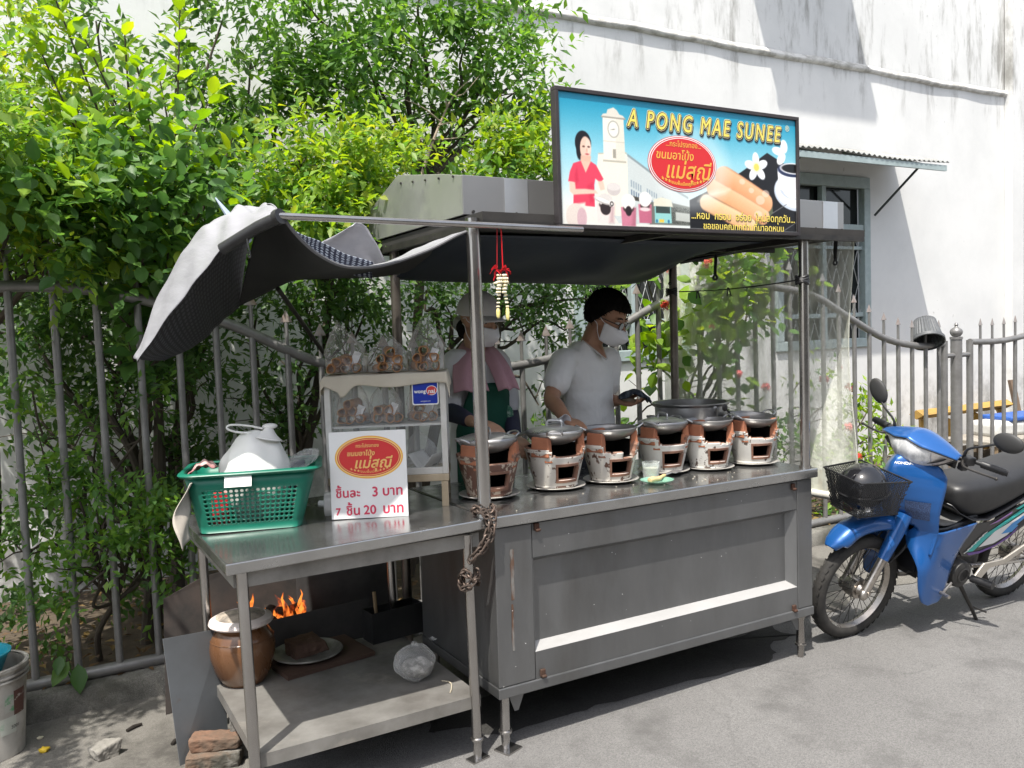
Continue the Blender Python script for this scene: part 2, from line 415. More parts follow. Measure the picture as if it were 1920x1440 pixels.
m = MB(); m.grid(lambda u, v: (-70+140*u, -90+130*v, 0), 2, 2)
tag(m.build('road', ASPHALT, smooth=False), kind='structure')
def edge_y(x): return .47+.05*math.sin(2.1*x+.4)+.03*math.sin(7.3*x)+.02*math.sin(17*x+1)
m = MB(); n = 260
xs = [-9+20*i/n for i in range(n+1)]
m.add([(x, edge_y(x), .004) for x in xs]+[(x, 1.405, .004) for x in xs], [(i, i+1, n+2+i, n+1+i) for i in range(n)])
tag(m.build('pavement', CONCRETE, smooth=False), kind='structure')
m = MB()
def kz(x): return .112+.006*math.sin(3*x)+.004*math.sin(11*x)
m.loft([[Vector((x, 1.40+.006*math.sin(9*x), -.02)), Vector((x, 1.405+.006*math.sin(13*x), kz(x)-.012)), Vector((x, 1.42, kz(x))), Vector((x, 1.63, kz(x)+.004)), Vector((x, 1.64, -.02))] for x in [-9+20*i/120 for i in range(121)]])
tag(m.build('kerb', PLINTH, angle=50), kind='structure')
m = MB(); m.grid(lambda u, v: (-9+20*u, 1.63+1.6*v, .085+.02*math.sin(31*u)*math.sin(9*v+20*u)+.012*math.sin(90*u+8*v)), 160, 12)
tag(m.build('soil_ground', SOIL), kind='structure')

# ================================================================== white building behind the fence
WY = 3.2
bld = thing('white_building', 'weathered white plastered building wall behind the fence with a ledge and barred windows', 'building', (0, WY, 0))
wins = [(2.60, 3.80, 1.38, 3.05), (4.98, 6.32, 1.38, 3.05)]
m = MB()
xs = [-16]+[x for a in wins for x in a[:2]]+[15]
for i in range(0, len(xs), 2):
    m.span((xs[i], 0, 0), (xs[i+1], .25, 4.2))
for a in wins:
    m.span((a[0], 0, 0), (a[1], .25, a[2])); m.span((a[0], 0, a[3]), (a[1], .25, 4.2))
wl = m.build('wall', PLASTER, bld, smooth=False)
m = MB(); m.span((-16, .012, 4.2), (15, .25, 13)); m.build('upper_wall', PLASTER, bld, smooth=False)
m = MB()                                                                   # the ledge, slightly wavy from old render
pr = [(-.002, 4.180), (-.026, 4.188), (-.040, 4.205), (-.038, 4.222), (-.002, 4.262)]
m.loft([[Vector((x, y+.004*math.sin(5*x+z*9), z+.006*math.sin(2.3*x)+.004*math.sin(8.1*x))) for y, z in pr] for x in [-16+31*i/200 for i in range(201)]], closed=False, caps=False)
m.build('ledge', pm('weathered_ledge', (.62, .61, .58), .9, c2=(.36, .35, .32), scale=5, stretch=(1.5, 1, 3), thr=(.42, .62), bump=.5, bscale=25), bld, angle=60)
m = MB(); m.span((8.83, -.10, 0), (9.06, -.002, 13)); m.build('pilaster', PLASTER, bld, smooth=False)
m = MB(); m.cyl((9.22, -.06, 0), (9.22, -.06, 13), .045); m.build('drain_pipe', WHITE, bld)
WFR = pm('pale_blue_window_paint', (.36, .43, .43), .6, c2=(.28, .34, .34), scale=12, rvar=.1)
GLASS = pm('dark_window_glass', (.012, .014, .014), .07, spec=.6)
CURT = pm('dark_curtain', (.05, .052, .05), .9, c2=(.10, .105, .10), scale=4, stretch=(9, 1, .3))
for k, (x0, x1, z0, z1) in enumerate(wins):
    fr = MB(); t = .065
    for (a, b_) in (((x0-.03, -.03, z0-.05), (x1+.03, .05, z0+t-.02)), ((x0-.03, -.03, z1-t), (x1+.03, .05, z1+.05)), ((x0-.03, -.032, z0+t-.02), (x0+t, .05, z1-t)), ((x1-t, -.032, z0+t-.02), (x1+.03, .05, z1-t))): fr.span(a, b_)
    zt = z0+(z1-z0)*.70; zm = z0+(z1-z0)*.16
    fr.span((x0+t, -.02, zt), (x1-t, .04, zt+.06)); xm = (x0+x1)/2
    fr.span((xm-.03, -.022, z0+t-.02), (xm+.03, .04, zt)); fr.span((xm-.03, -.022, zt+.06), (xm+.03, .04, z1-t))
    for s in (0, 1):
        a, b_ = (x0+t, xm-.03) if s == 0 else (xm+.03, x1-t)
        fr.span((a, -.005, zm), (b_, .035, zm+.045)); fr.span((a, -.005, zt-.2), (b_, .035, zt-.165))
    win = fr.build('window', WFR, bld, smooth=False, bevel=.006)
    g = MB(); g.span((x0+t, .06, z0), (x1-t, .066, z1)); g.build('pane', GLASS, win, smooth=False)
    c = MB(); c.grid(lambda u, v: (x0+t+(x1-x0-2*t)*u, .12+.015*math.sin(u*60+v), z0+(zt-z0)*v), 60, 4); c.build('curtain', CURT, win)
    gr = MB(); nd = 9
    for i in range(-8, 10):                                                # diamond grille
        for sgn in (1, -1):
            pts = []
            for q in range(15):
                z = z0+.03+(zt-z0-.05)*q/14; x = x0+t+(x1-x0-2*t)*(i/nd)+sgn*(z-z0)*.36+(0 if sgn > 0 else .43)
                if x0+t < x < x1-t: pts.append((x, .018+.002*sgn, z))
            if len(pts) > 1: gr.tube([pts[0], pts[-1]], .0035, 5)
    gr.build('grille', pm('grille_paint', (.42, .43, .42), .5, .3), win)

def awning(xa, xb, zw, zo, d, name, xo=0):
    """sheet metal awning over a window: sheet, rail, brackets"""
    s = MB()
    s.grid(lambda u, v: (xa+xo*v+(xb-xa)*u, -d*v, zw+(zo-zw)*v+.045+.010*math.sin(u*(xb-xa)/.075*6.283)+.012*math.sin(u*7)*v), 160, 4)
    a = s.build(name, pm('awning_sheet', (.42, .43, .41), .55, .3, c2=(.3, .29, .27), scale=4, c3=(.23, .18, .13), scale3=3, thr3=(.6, .7)), bld, solid=.004)
    r = MB(); r.span((xa+xo, -d+.012, zo-.035), (xb+xo-.02, -d+.04, zo+.02))
    for f in (.02, .34, .66, .98):
        x = xa+(xb-xa)*f; r.tube([(x, -.0, zw+.005), (x+xo, -d+.045, zo+.0)], .014, 6)
    r.build('rail', WFR, a, smooth=False)
    for f in (.12, .86):
        br = MB(); x = xa+(xb-xa)*f; br.tube([(x-.02, -.036, zo-.42), (x+xo*.8, -d*.82, zo+.0)], .013, 8)
        br.build('bracket', pm('bracket_paint', (.05, .06, .06), .6), a)
    return a
awning(4.45, 6.75, 3.33, 3.13, .62, 'awning', .05)
pA, pB = at(1463, 208, Y=WY), at(1618, 228, Y=WY)                          # unseen awning added above, shaped to cast the shadow on the upper wall
k = (WY-2.3); dx, dz = k*sd.x/sd.y, k*sd.z/sd.y
awning(pA.x-dx, pB.x-dx+.25, pA.z-dz+.3, pA.z-dz, k, 'added_upper_awning')

# ================================================================== fence and gate
FY = 1.5
WAVE = smoothpath([(-3.5, 0, 1.45), (-2.9, 0, 1.62), (-2.3, 0, 1.86), (-1.55, 0, 1.909), (-1.14, 0, 1.88), (-.63, 0, 1.73), (-.16, 0, 1.51), (.3, 0, 1.43), (.98, 0, 1.43), (1.5, 0, 1.53), (2.1, 0, 1.78), (2.65, 0, 1.9), (3.17, 0, 1.87), (3.55, 0, 1.80), (3.95, 0, 1.62), (4.32, 0, 1.47), (4.71, 0, 1.40), (5.06, 0, 1.40)], 7)
GWAVE = smoothpath([(5.41, 0, 1.405), (5.7, 0, 1.395), (6.0, 0, 1.405), (6.3, 0, 1.45), (6.7, 0, 1.6), (7.1, 0, 1.78), (7.5, 0, 1.87), (7.9, 0, 1.9)], 7)
def wave_z(W, x):
    for a, b_ in zip(W, W[1:]):
        if a.x <= x <= b_.x: return a.z+(b_.z-a.z)*(x-a.x)/(b_.x-a.x)
    return W[-1].z
def bar_mesh(zr, zb=.14):
    m = MB(); m.cyl((0, 0, zb), (0, 0, zr), .0165, n=12)
    m.cyl((0, 0, zr), (0, 0, zr+.145), .0105, n=8)
    t = zr+.14
    m.add([(-.033, 0, t), (0, -.011, t), (.033, 0, t), (0, .011, t), (0, 0, t+.062), (0, 0, t-.004)], [(0, 1, 4), (1, 2, 4), (2, 3, 4), (3, 0, 4), (1, 0, 5), (2, 1, 5), (3, 2, 5), (0, 3, 5)])
    m.mi = [0]*(len(m.f)-8)+[1]*8
    return m
def fence_run(root, W, x0, x1, step=.1715):
    m = MB(); m.tube([(p.x, 0, p.z) for p in W], .026, 12); m.build('top_rail', FENCE, root)
    m = MB(); m.tube([(W[0].x, 0, .143), ((W[0].x+W[-1].x)/2, 0, .138), (W[-1].x, 0, .142)], .029, 12); m.build('bottom_rail', FENCE, root)
    x = x0
    while x < x1:
        b_ = bar_mesh(wave_z(W, x)).build('bar', [FENCE, SPEAR], root); b_.location = (x, 0, 0); x += step
fen = thing('iron_fence', 'silver painted iron fence with a wavy top rail and spear tips behind the food cart', 'fence', (0, FY, 0))
fence_run(fen, WAVE, -1.527-.1715*11, 5.0)
m = MB(); m.cyl((5.06, 0, .1), (5.06, 0, 1.425), .028); m.cyl((5.06, 0, 1.3), (5.225, 0, 1.3), .02, n=8); m.build('end_post', FENCE, fen)
po = thing('fence_post', 'silver iron post with a ball finial between fence and gate', 'fence post', (5.225, FY, 0))
m = MB(); m.cyl((0, 0, 0), (0, 0, 1.44), .045, n=18); m.cyl((0, 0, 1.432), (0, 0, 1.452), .05, n=18); m.build('shaft', FENCE, po)
m = MB(); m.lathe([(.0, 1.452), (.03, 1.455), (.046, 1.475), (.05, 1.495), (.042, 1.515), (.02, 1.53), (.012, 1.54), (.016, 1.552), (.010, 1.565), (0, 1.572)], n=18); m.build('finial', FENCE, po)
gt = thing('iron_gate', 'silver iron gate with spear tips beside the ball topped post', 'gate', (0, FY, 0))
fence_run(gt, GWAVE, 5.56, 7.9)
m = MB(); m.cyl((5.41, 0, .1), (5.41, 0, 1.42), .027); m.cyl((5.27, 0, 1.3), (5.41, 0, 1.3), .02, n=8); m.build('end_post', FENCE, gt)
# ribbed flower pot hung over a spear
pp = at(1737, 622, Y=FY)
pot = thing('flower_pot', 'dark grey ribbed plastic flower pot tipped upside down over a fence spear', 'flower pot', pp, rot=(R(25), R(205), 0))
PG = pm('grey_pot_plastic', (.075, .08, .085), .55, c2=(.11, .115, .12), scale=30)
m = MB()
m.grid(lambda u, v: ((.115-.03*(1-v)*1.1+.003*math.cos(u*2*math.pi*28))*math.cos(2*math.pi*u), (.115-.03*(1-v)*1.1+.003*math.cos(u*2*math.pi*28))*math.sin(2*math.pi*u), -.1+.19*v), 168, 6, cu=True)
m.lathe([(.0, -.098), (.083, -.1)], n=28); m.build('tub', PG, pot, solid=.003)
m = MB(); m.lathe([(.118, .07), (.127, .075), (.127, .1), (.118, .103)], n=40); m.build('rim', PG, pot)

# ================================================================== shophouses across the street (they shade and mirror in the steel)
for k, (x0, x1, h_, c) in enumerate(((-16, -5, 6.2, (.50, .47, .42)), (-4.9, 4, 7.4, (.60, .58, .54)), (4.1, 15, 6.0, (.48, .50, .51)))):
    t_ = thing('shophouse', ['ochre', 'cream', 'grey'][k]+' shophouse across the street behind the viewer', 'building', ((x0+x1)/2, -12.5, 0)); w_ = (x1-x0)/2
    m = MB(); m.span((-w_, -6, 0), (w_, 0, h_)); m.build('wall', pm('shophouse_plaster_%d' % k, c, .9, c2=tuple(q*.8 for q in c), scale=1.2), t_, smooth=False)
    m = MB(); m.span((-w_-.05, -.2, h_), (w_+.05, .5, h_+.18)); m.build('parapet', WHITE, t_, smooth=False)
    m = MB(); m.span((-w_+.1, .001, 2.9), (w_-.1, 1.6, 3.0)); m.build('canopy', pm('canopy_tin', (.25, .24, .23), .6), t_, smooth=False)
    n_ = 3
    for q in range(n_):
        xq = -w_+(q+.5)*2*w_/n_
        m = MB(); m.span((xq-1.3, .002, 0), (xq+1.3, .03, 2.6)); m.build('shutter', pm('dark_shutter', (.06, .055, .05), .6), t_, smooth=False)
        m = MB(); m.span((xq-.6, .002, 3.9), (xq+.6, .04, 5.3)); m.build('window', pm('shop_window', (.04, .05, .055), .2), t_, smooth=False)
# dark asphalt patch put in to deepen the shade under the cart
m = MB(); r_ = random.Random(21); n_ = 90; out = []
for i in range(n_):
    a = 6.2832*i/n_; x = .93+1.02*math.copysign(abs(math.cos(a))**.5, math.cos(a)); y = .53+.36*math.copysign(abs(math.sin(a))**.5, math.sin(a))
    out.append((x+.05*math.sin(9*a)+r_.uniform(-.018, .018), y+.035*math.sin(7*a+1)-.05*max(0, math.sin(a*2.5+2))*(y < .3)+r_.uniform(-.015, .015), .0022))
m.add(out, [tuple(range(n_))]); tag(m.build('cart_shade_patch', ground_material('shade_dark_asphalt', (.035, .034, .032), (.055, .053, .05), (.02, .02, .019), 230, (.5, .7)), smooth=False), kind='structure')
# ================================================================== steel food cart
TILT = .0065
cart = thing('food_cart', 'stainless steel street food cart with a flat hooded roof on four posts', 'food cart', (0, 0, 0), rot=(0, TILT, 0))
HC = .941
WC = 1.783
m = MB()
fx0, fx1 = .187, 1.664
# front face with the recessed door: frame pieces round the door opening
m.span((.02, .02, .266), (fx0-.002, .74, .888)); m.span((fx1+.002, .02, .266), (1.763, .74, .888))
m.span((fx0-.002, .075, .266), (fx1+.002, .74, .888))
m.build('body', STEEL, cart, smooth=False, bevel=.003)
d = MB()                                                                   # pressed door: flat bands with a dished middle
def P(x, y, z): return Vector((x, y, z))
zz = [(.262, .024), (.373, .024), (.400, .068), (.728, .068), (.752, .024), (.886, .024)]
x0, x1 = fx0+.001, fx1-.001; bx = .035
for i in range(len(zz)-1):
    (za, ya), (zb, yb) = zz[i], zz[i+1]
    xa0 = x0; xb0 = x1
    if i == 2: d.add([P(x0+.004, ya, za), P(x1-bx, ya, za), P(x1-bx, yb, zb), P(x0+.004, yb, zb)], [(0, 1, 2, 3)])
    elif i == 1:
        lg_ = MB(); lg_.add([P(x0, ya, za), P(x1, ya, za), P(x1-bx, yb, zb), P(x0+.004, yb, zb)], [(0, 1, 2, 3)])
    elif i == 3: d.add([P(x0+.004, ya, za), P(x1-bx, ya, za), P(x1, yb, zb), P(x0, yb, zb)], [(0, 1, 2, 3)])
    else: d.add([P(x0, ya, za), P(x1, ya, za), P(x1, yb, zb), P(x0, yb, zb)], [(0, 1, 2, 3)])
d.add([P(x1, .024, .373), P(x1, .024, .752), P(x1-bx, .068, .728), P(x1-bx, .068, .400)], [(0, 1, 2, 3)])
d.add([P(x0, .024, .373), P(x0+.004, .068, .400), P(x0+.004, .068, .728), P(x0, .024, .752)], [(0, 1, 2, 3)])
door = d.build('front_door', STEEL, cart, smooth=False, solid=.003)
lg_.build('sunlit_ledge', pm('sunlit_pale_ledge', (.43, .425, .415), .55, .3, c2=(.37, .365, .355), scale=6, stretch=(.4, 1, 1), c3=(.33, .32, .30), scale3=5, thr3=(.58, .72)), door, smooth=False, solid=.003)  # sunlight on the ledge is put into its paler colour
for (x, z, s) in ((fx0+.02, .872, 1), (fx1-.03, .864, 1), (fx0+.03, .285, 1), (fx1-.03, .277, 1)):
    h = MB(); h.box((x, .018, z), (.022, .012, .03)); h.cyl((x-.008, .010, z-.012), (x+.012, .010, z-.012), .007, n=8)
    h.build('latch', RUST, door, bevel=.003)
RST = pm('rust_streak', (.10, .055, .035), .8, 0, c2=(.17, .165, .155), scale=24, stretch=(1, 1, .25), thr=(.46, .58))
r_ = random.Random(31)
for (x, z0, z1, w_) in ((.093, .60, .80, .010), (.088, .40, .585, .006)): m = MB(); n_ = 14; m.add([(x+w_*(1 if i < n_ else -1)*(.6+.4*r_.random()), .0188, (z0+(z1-z0)*(i if i < n_ else 2*n_-1-i)/(n_-1))) for i in range(2*n_)], [tuple(range(2*n_))]); m.build('rust_streak', RST, cart, smooth=False)
m = MB()
for i in range(34):
    x = r_.uniform(.03, 1.74); z = r_.uniform(.27, .87); y = .0185 if (x < fx0 or x > fx1) else (.0225 if (z < .37 or z > .755) else .0665)
    if (fx0-.01 < x < fx0+.02) or (fx1-.04 < x < fx1+.01) or .365 < z < .405 or .725 < z < .76: continue
    s_ = r_.uniform(.0009, .0022); m.box((x, y, z), (s_*1.6, .001, s_*(1+r_.random())))
tag(m.build('paint_specks', WHITE, cart, smooth=False), kind='stuff')
m = MB(); m.span((.016, .014, .222), (1.767, .745, .264)); m.build('base_trim', STEEL, cart, smooth=False, bevel=.004)
m = MB(); m.span((-.002, -.004, HC-.046), (WC, .78, HC)); m.build('counter', STEEL_TOP, cart, smooth=False, bevel=.006)
for (x, y) in ((.06, .055), (1.715, .055), (.06, .70), (1.715, .70)):
    l = MB(); r = .02 if x < 1 else .019
    if x > 1 and y < .1: l.lathe([(.026, .222), (.026, .215), (.017, .19), (.021, .075)], (x, y, 0), 16)
    else: l.cyl((x, y, .222), (x, y, .07), r, n=16)
    l.lathe([(r+.001, .083), (r+.007, .079), (r+.007, .071), (r-.002, .066), (r-.004, .008)], (x, y, 0), 18)
    lg = l.build('leg', STEEL_PIPE, cart)
    f = MB(); f.box((x+.008, y-.005, .004), (.085, .075, .007), R(20)); f.build('foot_plate', STEEL_PIPE, lg, smooth=False)
g = MB(); g.prism([(0, 0), (.085, 0), (.05, -.075), (.03, -.075)], lambda u, v, w_: Vector((.075+u*.9, .05+w_, .222+v)), 0, .004)
g.build('gusset', STEEL, cart, smooth=False)
g = MB(); g.prism([(0, 0), (.06, 0), (.02, -.07), (0, -.075)], lambda u, v, w_: Vector((1.7-u, .05+w_, .222+v)), 0, .004); g.build('gusset', STEEL, cart, smooth=False)
for (x, y, r) in ((-.012, .032, .026), (1.735, .032, .023), (.05, .985, .023), (1.75, .985, .023)):
    p = MB(); p.cyl((x, y, HC-.002 if y < .5 else .0), (x-.012 if x < .02 else x, y, 2.06), r, n=20)
    if y < .5: p.cyl((x, y, HC-.0015), (x, y, HC+.012), r+.006, n=20)
    p.build('post', STEEL_PIPE if y < .5 else pm('dull_pipe', (.24, .215, .19), .4, .8, c2=(.13, .11, .095), scale=8), cart)
# hood round the roof
HOOD = pm('aluminium_hood', (.36, .355, .35), .42, .7, c2=(.33, .33, .33), scale=3, rvar=.1)
HOODL = pm('aluminium_strip', (.62, .64, .66), .35, .7, c2=(.55, .57, .6), scale=6)
SIDE = pm('pale_hood_side', (.32, .325, .31), .5, .5, c2=(.25, .255, .24), scale=3, c3=(.35, .36, .32), scale3=2.2, rvar=.1)
m = MB(); m.span((-.012, .128, 2.088), (2.14, .136, 2.238)); hf = m.build('hood_front', HOOD, cart, smooth=False, bevel=.002)
for x in (.17, 1.985):
    s = MB(); s.span((x, .1235, 2.089), (x+.105, .127, 2.237)); s.build('cover_strip', HOODL, hf, smooth=False)
b_ = MB()
for i in range(12): b_.cyl((.03+.19*i, .121, 2.10), (.03+.19*i, .128, 2.10), .006, n=8)
for i in range(5): b_.cyl((-.018, .2+.13*i, 2.235+.115*(.07+.13*i)), (-.010, .2+.13*i, 2.235+.115*(.07+.13*i)), .005, n=8)
b_.build('screws', DARK_METAL, hf)
prof = [(.137, 2.088), (.137, 2.238), (.30, 2.27), (.76, 2.345), (1.14, 2.235), (1.15, 2.09)]
m = MB(); m.prism(prof, lambda u, v, w_: Vector((w_, u, v)), -.012, -.004); m.build('hood_side', SIDE, cart, smooth=False, bevel=.002)
m = MB(); m.prism(prof, lambda u, v, w_: Vector((w_, u, v)), 2.132, 2.14); m.build('hood_side', SIDE, cart, smooth=False)
m = MB()
m.loft([[Vector((x, u, v-.004)) for u, v in prof[1:]] for x in (-.003, 2.131)], closed=False, caps=False); m.build('roof_sheet', HOOD, cart, smooth=False, solid=.003)
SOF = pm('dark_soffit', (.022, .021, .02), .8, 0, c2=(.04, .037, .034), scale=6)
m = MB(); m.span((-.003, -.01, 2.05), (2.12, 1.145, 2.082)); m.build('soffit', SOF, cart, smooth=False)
m = MB()
for y in (-.012, .56, 1.12): m.span((-.01, y-.012, 2.025), (2.1, y+.012, 2.049))
for x in (0, .9, 1.76): m.span((x-.012, .003, 2.022), (x+.012, 1.105, 2.048))
m.build('roof_frame', DARK_METAL, cart, smooth=False)

# ------------------------------------------------------------------ sign board
SX0, SX1, SZ0, SZ1 = .323, 1.645, 2.026, 2.562
SW, SH = SX1-SX0, SZ1-SZ0
sg = thing('sign_board', 'framed blue food stall sign with yellow lettering over the cart roof', 'sign', (SX0, -.045, SZ0))
m = MB(); t = .016
for a, b in (((0, 0, 0), (SW, .035, t)), ((0, 0, SH-t), (SW, .035, SH)), ((0, 0, t), (t, .035, SH-t)), ((SW-t, 0, t), (SW, .035, SH-t))): m.span(a, b)
m.build('frame', pm('sign_frame', (.045, .04, .042), .5, .4, c2=(.07, .06, .06), scale=8), sg, smooth=False, bevel=.002)
m = MB(); m.span((t, .012, t), (SW-t, .02, SH-t)); m.build('backing', DARK_METAL, sg, smooth=False)
# printed picture: colours per vertex of a fine grid, as the flat print itself
GX, GY = 560, 236
def paint():
    x = np.linspace(0, 1, GX)[:, None]*np.ones((1, GY)); y = np.ones((GX, 1))*np.linspace(0, 1, GY)[None, :]   # y up
    asp = SW/SH
    x = np.interp(x, [0, .088, .248, .426, .50, .637, .74, .86, 1], [0, .100, .280, .485, .552, .68, .77, .885, 1])
    img = np.zeros((GX, GY, 3))
    H = lambda h: np.array([int(h[i:i+2], 16)/255 for i in (0, 2, 4)])
    def lay(mask, c, a=1.0):
        mk = np.clip(mask, 0, 1)[..., None]*a; c = c if isinstance(c, np.ndarray) else H(c)
        img[:] = img*(1-mk)+c*mk
    def ss(d, w_=.004): return np.clip(.5-d/(2*w_), 0, 1)
    def ell(cx, cy, rx, ry, rot=0):
        dx, dy = (x-cx)*asp, y-cy; c, s = math.cos(rot), math.sin(rot); u = dx*c+dy*s; v = -dx*s+dy*c
        return ss((np.sqrt((u/rx)**2+(v/ry)**2)-1)*min(rx, ry))
    def poly(pts, soft=.004):
        pts = [(a*asp, b) for a, b in pts]; X, Y = x*asp, y
        ins = np.zeros(X.shape, bool); dist = np.full(X.shape, 9.)
        for (x1, y1), (x2, y2) in zip(pts, pts[1:]+pts[:1]):
            c = ((y1 > Y) != (y2 > Y)) & (X < (x2-x1)*(Y-y1)/((y2-y1) if abs(y2-y1) > 1e-9 else 1e-9)+x1); ins ^= c
            L = (x2-x1)**2+(y2-y1)**2+1e-12; tt = np.clip(((X-x1)*(x2-x1)+(Y-y1)*(y2-y1))/L, 0, 1)
            dist = np.minimum(dist, np.hypot(X-x1-tt*(x2-x1), Y-y1-tt*(y2-y1)))
        return ss(np.where(ins, -dist, dist), soft)
    def mixc(a, b, f): return H(a)*(1-f[..., None])+H(b)*f[..., None]
    rngp = np.random.RandomState(3)
    # sky
    f = np.clip((1-y)/.85, 0, 1); sky_ = np.where(f[..., None] < .5, mixc('1B8DB0', '8FCBDA', f*2), mixc('8FCBDA', 'DDE6E4', np.clip(f*2-1, 0, 1))); img[:] = sky_
    lay(np.clip(1-y/.30, 0, 1)*ss(x-.5, .1), 'E4E2DA')
    # street building
    lay(poly([(.16, .02), (.16, .55), (.20, .57), (.27, .58), (.285, .56), (.36, .48), (.45, .36), (.56, .22), (.57, .02)]), 'C9D0CE')
    lay(poly([(.145, .30), (.16, .555), (.27, .585), (.285, .56), (.285, .08), (.15, .08)]), 'E9E4D4')
    lay(poly([(.285, .555), (.285, .575), (.40, .44), (.55, .26), (.55, .24)]), '8B979B')
    lay(poly([(.16, .55), (.16, .56), (.28, .585), (.285, .572)]), 'BFB9A8')
    for q in range(3):
        for r_ in range(5):
            for h_ in (0, 1):
                x0 = .298+q*.072+r_*.0105; y0 = .37-q*.06-r_*.009-h_*.075; s = 1-.22*q
                lay(poly([(x0, y0), (x0+.0055, y0-.004), (x0+.0055, y0-.058*s), (x0, y0-.055*s)], .003), '6F8196' if h_ else '93A2AC')
    # clock tower
    lay(poly([(.183, .50), (.183, .855), (.272, .855), (.276, .50)]), 'ECE6D8')
    lay(poly([(.235, .50), (.24, .855), (.272, .855), (.276, .50)]), 'D8D2C2', .6)
    lay(poly([(.177, .845), (.185, .868), (.20, .873), (.205, .905), (.23, .925), (.245, .905), (.255, .875), (.27, .868), (.281, .845)]), 'DAD5C8')
    lay(poly([(.177, .838), (.177, .85), (.281, .85), (.281, .838)]), '9A958A')
    lay(ell(.228, .755, .062, .068), 'A9A79C'); lay(ell(.228, .755, .052, .058), 'E9E6DC')
    lay(poly([(.215, .748), (.228, .758), (.236, .757), (.228, .750)]), '77756C')
    lay(poly([(.183, .655), (.183, .66), (.274, .66), (.274, .655)]), 'BDB7A8')
    lay(poly([(.223, .53), (.223, .60), (.236, .60), (.236, .53)]), '9E9A8D')
    lay(poly([(.18, .498), (.18, .512), (.28, .512), (.28, .498)]), 'B4AE9E')
    # street clutter and bus
    lay(poly([(.285, .25), (.34, .23), (.345, .20), (.285, .21)]), '45423D')
    lay(poly([(.38, .20), (.47, .21), (.57, .17), (.57, .02), (.38, .02)]), '6D7069')
    lay(ss(rngp.rand(GX, GY)-.35, .2)*poly([(.46, .18), (.565, .16), (.565, .03), (.46, .03)]), '2C2E2C')
    lay(poly([(.405, .035), (.405, .17), (.482, .17), (.485, .035)]), '8EC8C4'); lay(poly([(.400, .17), (.402, .225), (.44, .245), (.485, .225), (.49, .17)]), 'DCD8C4')
    lay(poly([(.41, .115), (.41, .17), (.478, .17), (.478, .115)]), '3A4744'); lay(poly([(.425, .04), (.425, .065), (.448, .065), (.448, .04)]), 'E8C04A')
    lay(ell(.414, .05, .012, .014), '2F6F9A'); lay(ell(.47, .05, .012, .014), '2F6F9A'); lay(poly([(.50, .06), (.50, .13), (.555, .12), (.555, .05)]), 'B9BDB6')
    # woman in a red blouse
    lay(poly([(.02, .02), (.02, .14), (.09, .16), (.15, .12), (.2, .13), (.24, .02)]), 'E6DFD6')
    lay(ell(.098, .625, .083, .095), '1D1B20'); lay(ell(.083, .57, .035, .075), '1D1B20')
    lay(ell(.108, .585, .056, .092), 'E7C2AE'); lay(ell(.119, .60, .03, .06), 'EFD3C2', .7)
    for cx in (.100, .121): lay(ell(cx, .60, .013, .007), '5A4038')
    lay(ell(.113, .572, .008, .016), 'D8A792'); lay(ell(.114, .543, .018, .007), 'B8575A')
    lay(poly([(.087, .53), (.13, .53), (.125, .45), (.085, .46)]), 'DFB39D')
    lay(poly([(.04, .40), (.055, .465), (.088, .49), (.105, .41), (.128, .49), (.15, .465), (.18, .36), (.165, .33), (.145, .36), (.14, .31), (.14, .14), (.05, .15), (.055, .32), (.032, .325)]), 'E0455E')
    lay(poly([(.06, .38), (.07, .44), (.075, .33), (.064, .30)], .012), 'C22F4A', .6); lay(poly([(.11, .30), (.135, .33), (.135, .17), (.12, .17)], .015), 'C22F4A', .55)
    lay(poly([(.087, .487), (.106, .40), (.127, .487)]), 'E6BBA6')
    lay(poly([(.036, .325), (.06, .32), (.062, .27), (.10, .275), (.145, .27), (.155, .245), (.10, .235), (.052, .225), (.038, .25)], .006), 'E9C3B0')
    lay(poly([(.155, .34), (.178, .345), (.185, .28), (.165, .27)], .006), 'E9C3B0')
    lay(poly([(.045, .15), (.10, .17), (.10, .03), (.045, .03)], .01), 'EADBD0')
    # woks and stoves in the print
    def stove(cx, cy, r_, body, top):
        lay(poly([(cx-r_*.55, cy-.17), (cx-r_*.62, cy-.02), (cx+r_*.62, cy-.02), (cx+r_*.55, cy-.17)]), body); lay(ell(cx, cy-.03, r_*1.1, .035), '4A3A3A'); lay(ell(cx, cy+.01, r_*1.25, .05), top)
        lay(poly([(cx+r_*.25, cy-.17), (cx+r_*.4, cy-.02), (cx+r_*.62, cy-.02), (cx+r_*.55, cy-.17)], .02), '7B4552', .35)
    lay(ell(.06, .06, .10, .10), 'DDD0C6'); lay(ell(.085, .05, .05, .08), 'C9A3AC', .8)
    stove(.185, .19, .062, 'E8D8D2', 'D8D2CC'); lay(ell(.185, .13, .055, .05), '352B2C'); lay(ell(.175, .19, .095, .022, -.25), 'B9B2AE'); lay(ell(.175, .195, .085, .015, -.25), 'F0EDE8')
    stove(.285, .17, .055, 'C97C90', 'E9E4DE'); lay(ell(.285, .20, .075, .055), 'EDE8E2'); lay(ell(.285, .12, .035, .04), '2F2427')
    stove(.36, .20, .05, 'C9738A', 'E9E4DE'); lay(ell(.362, .225, .07, .055), 'F1EDE7'); lay(poly([(.335, .03), (.335, .14), (.39, .14), (.39, .03)]), 'B8647B', .8); lay(ell(.36, .14, .06, .016), 'E6CFCF')
    lay(ell(.222, .285, .072, .05), 'C9C0BC'); lay(ell(.222, .305, .075, .03), 'DAD3CE'); lay(poly([(.203, .15), (.203, .20), (.222, .20), (.222, .15)]), 'E8E4DE'); lay(ell(.212, .17, .02, .02), '3F3A38'); lay(ell(.212, .17, .01, .01), 'E8E4DE')
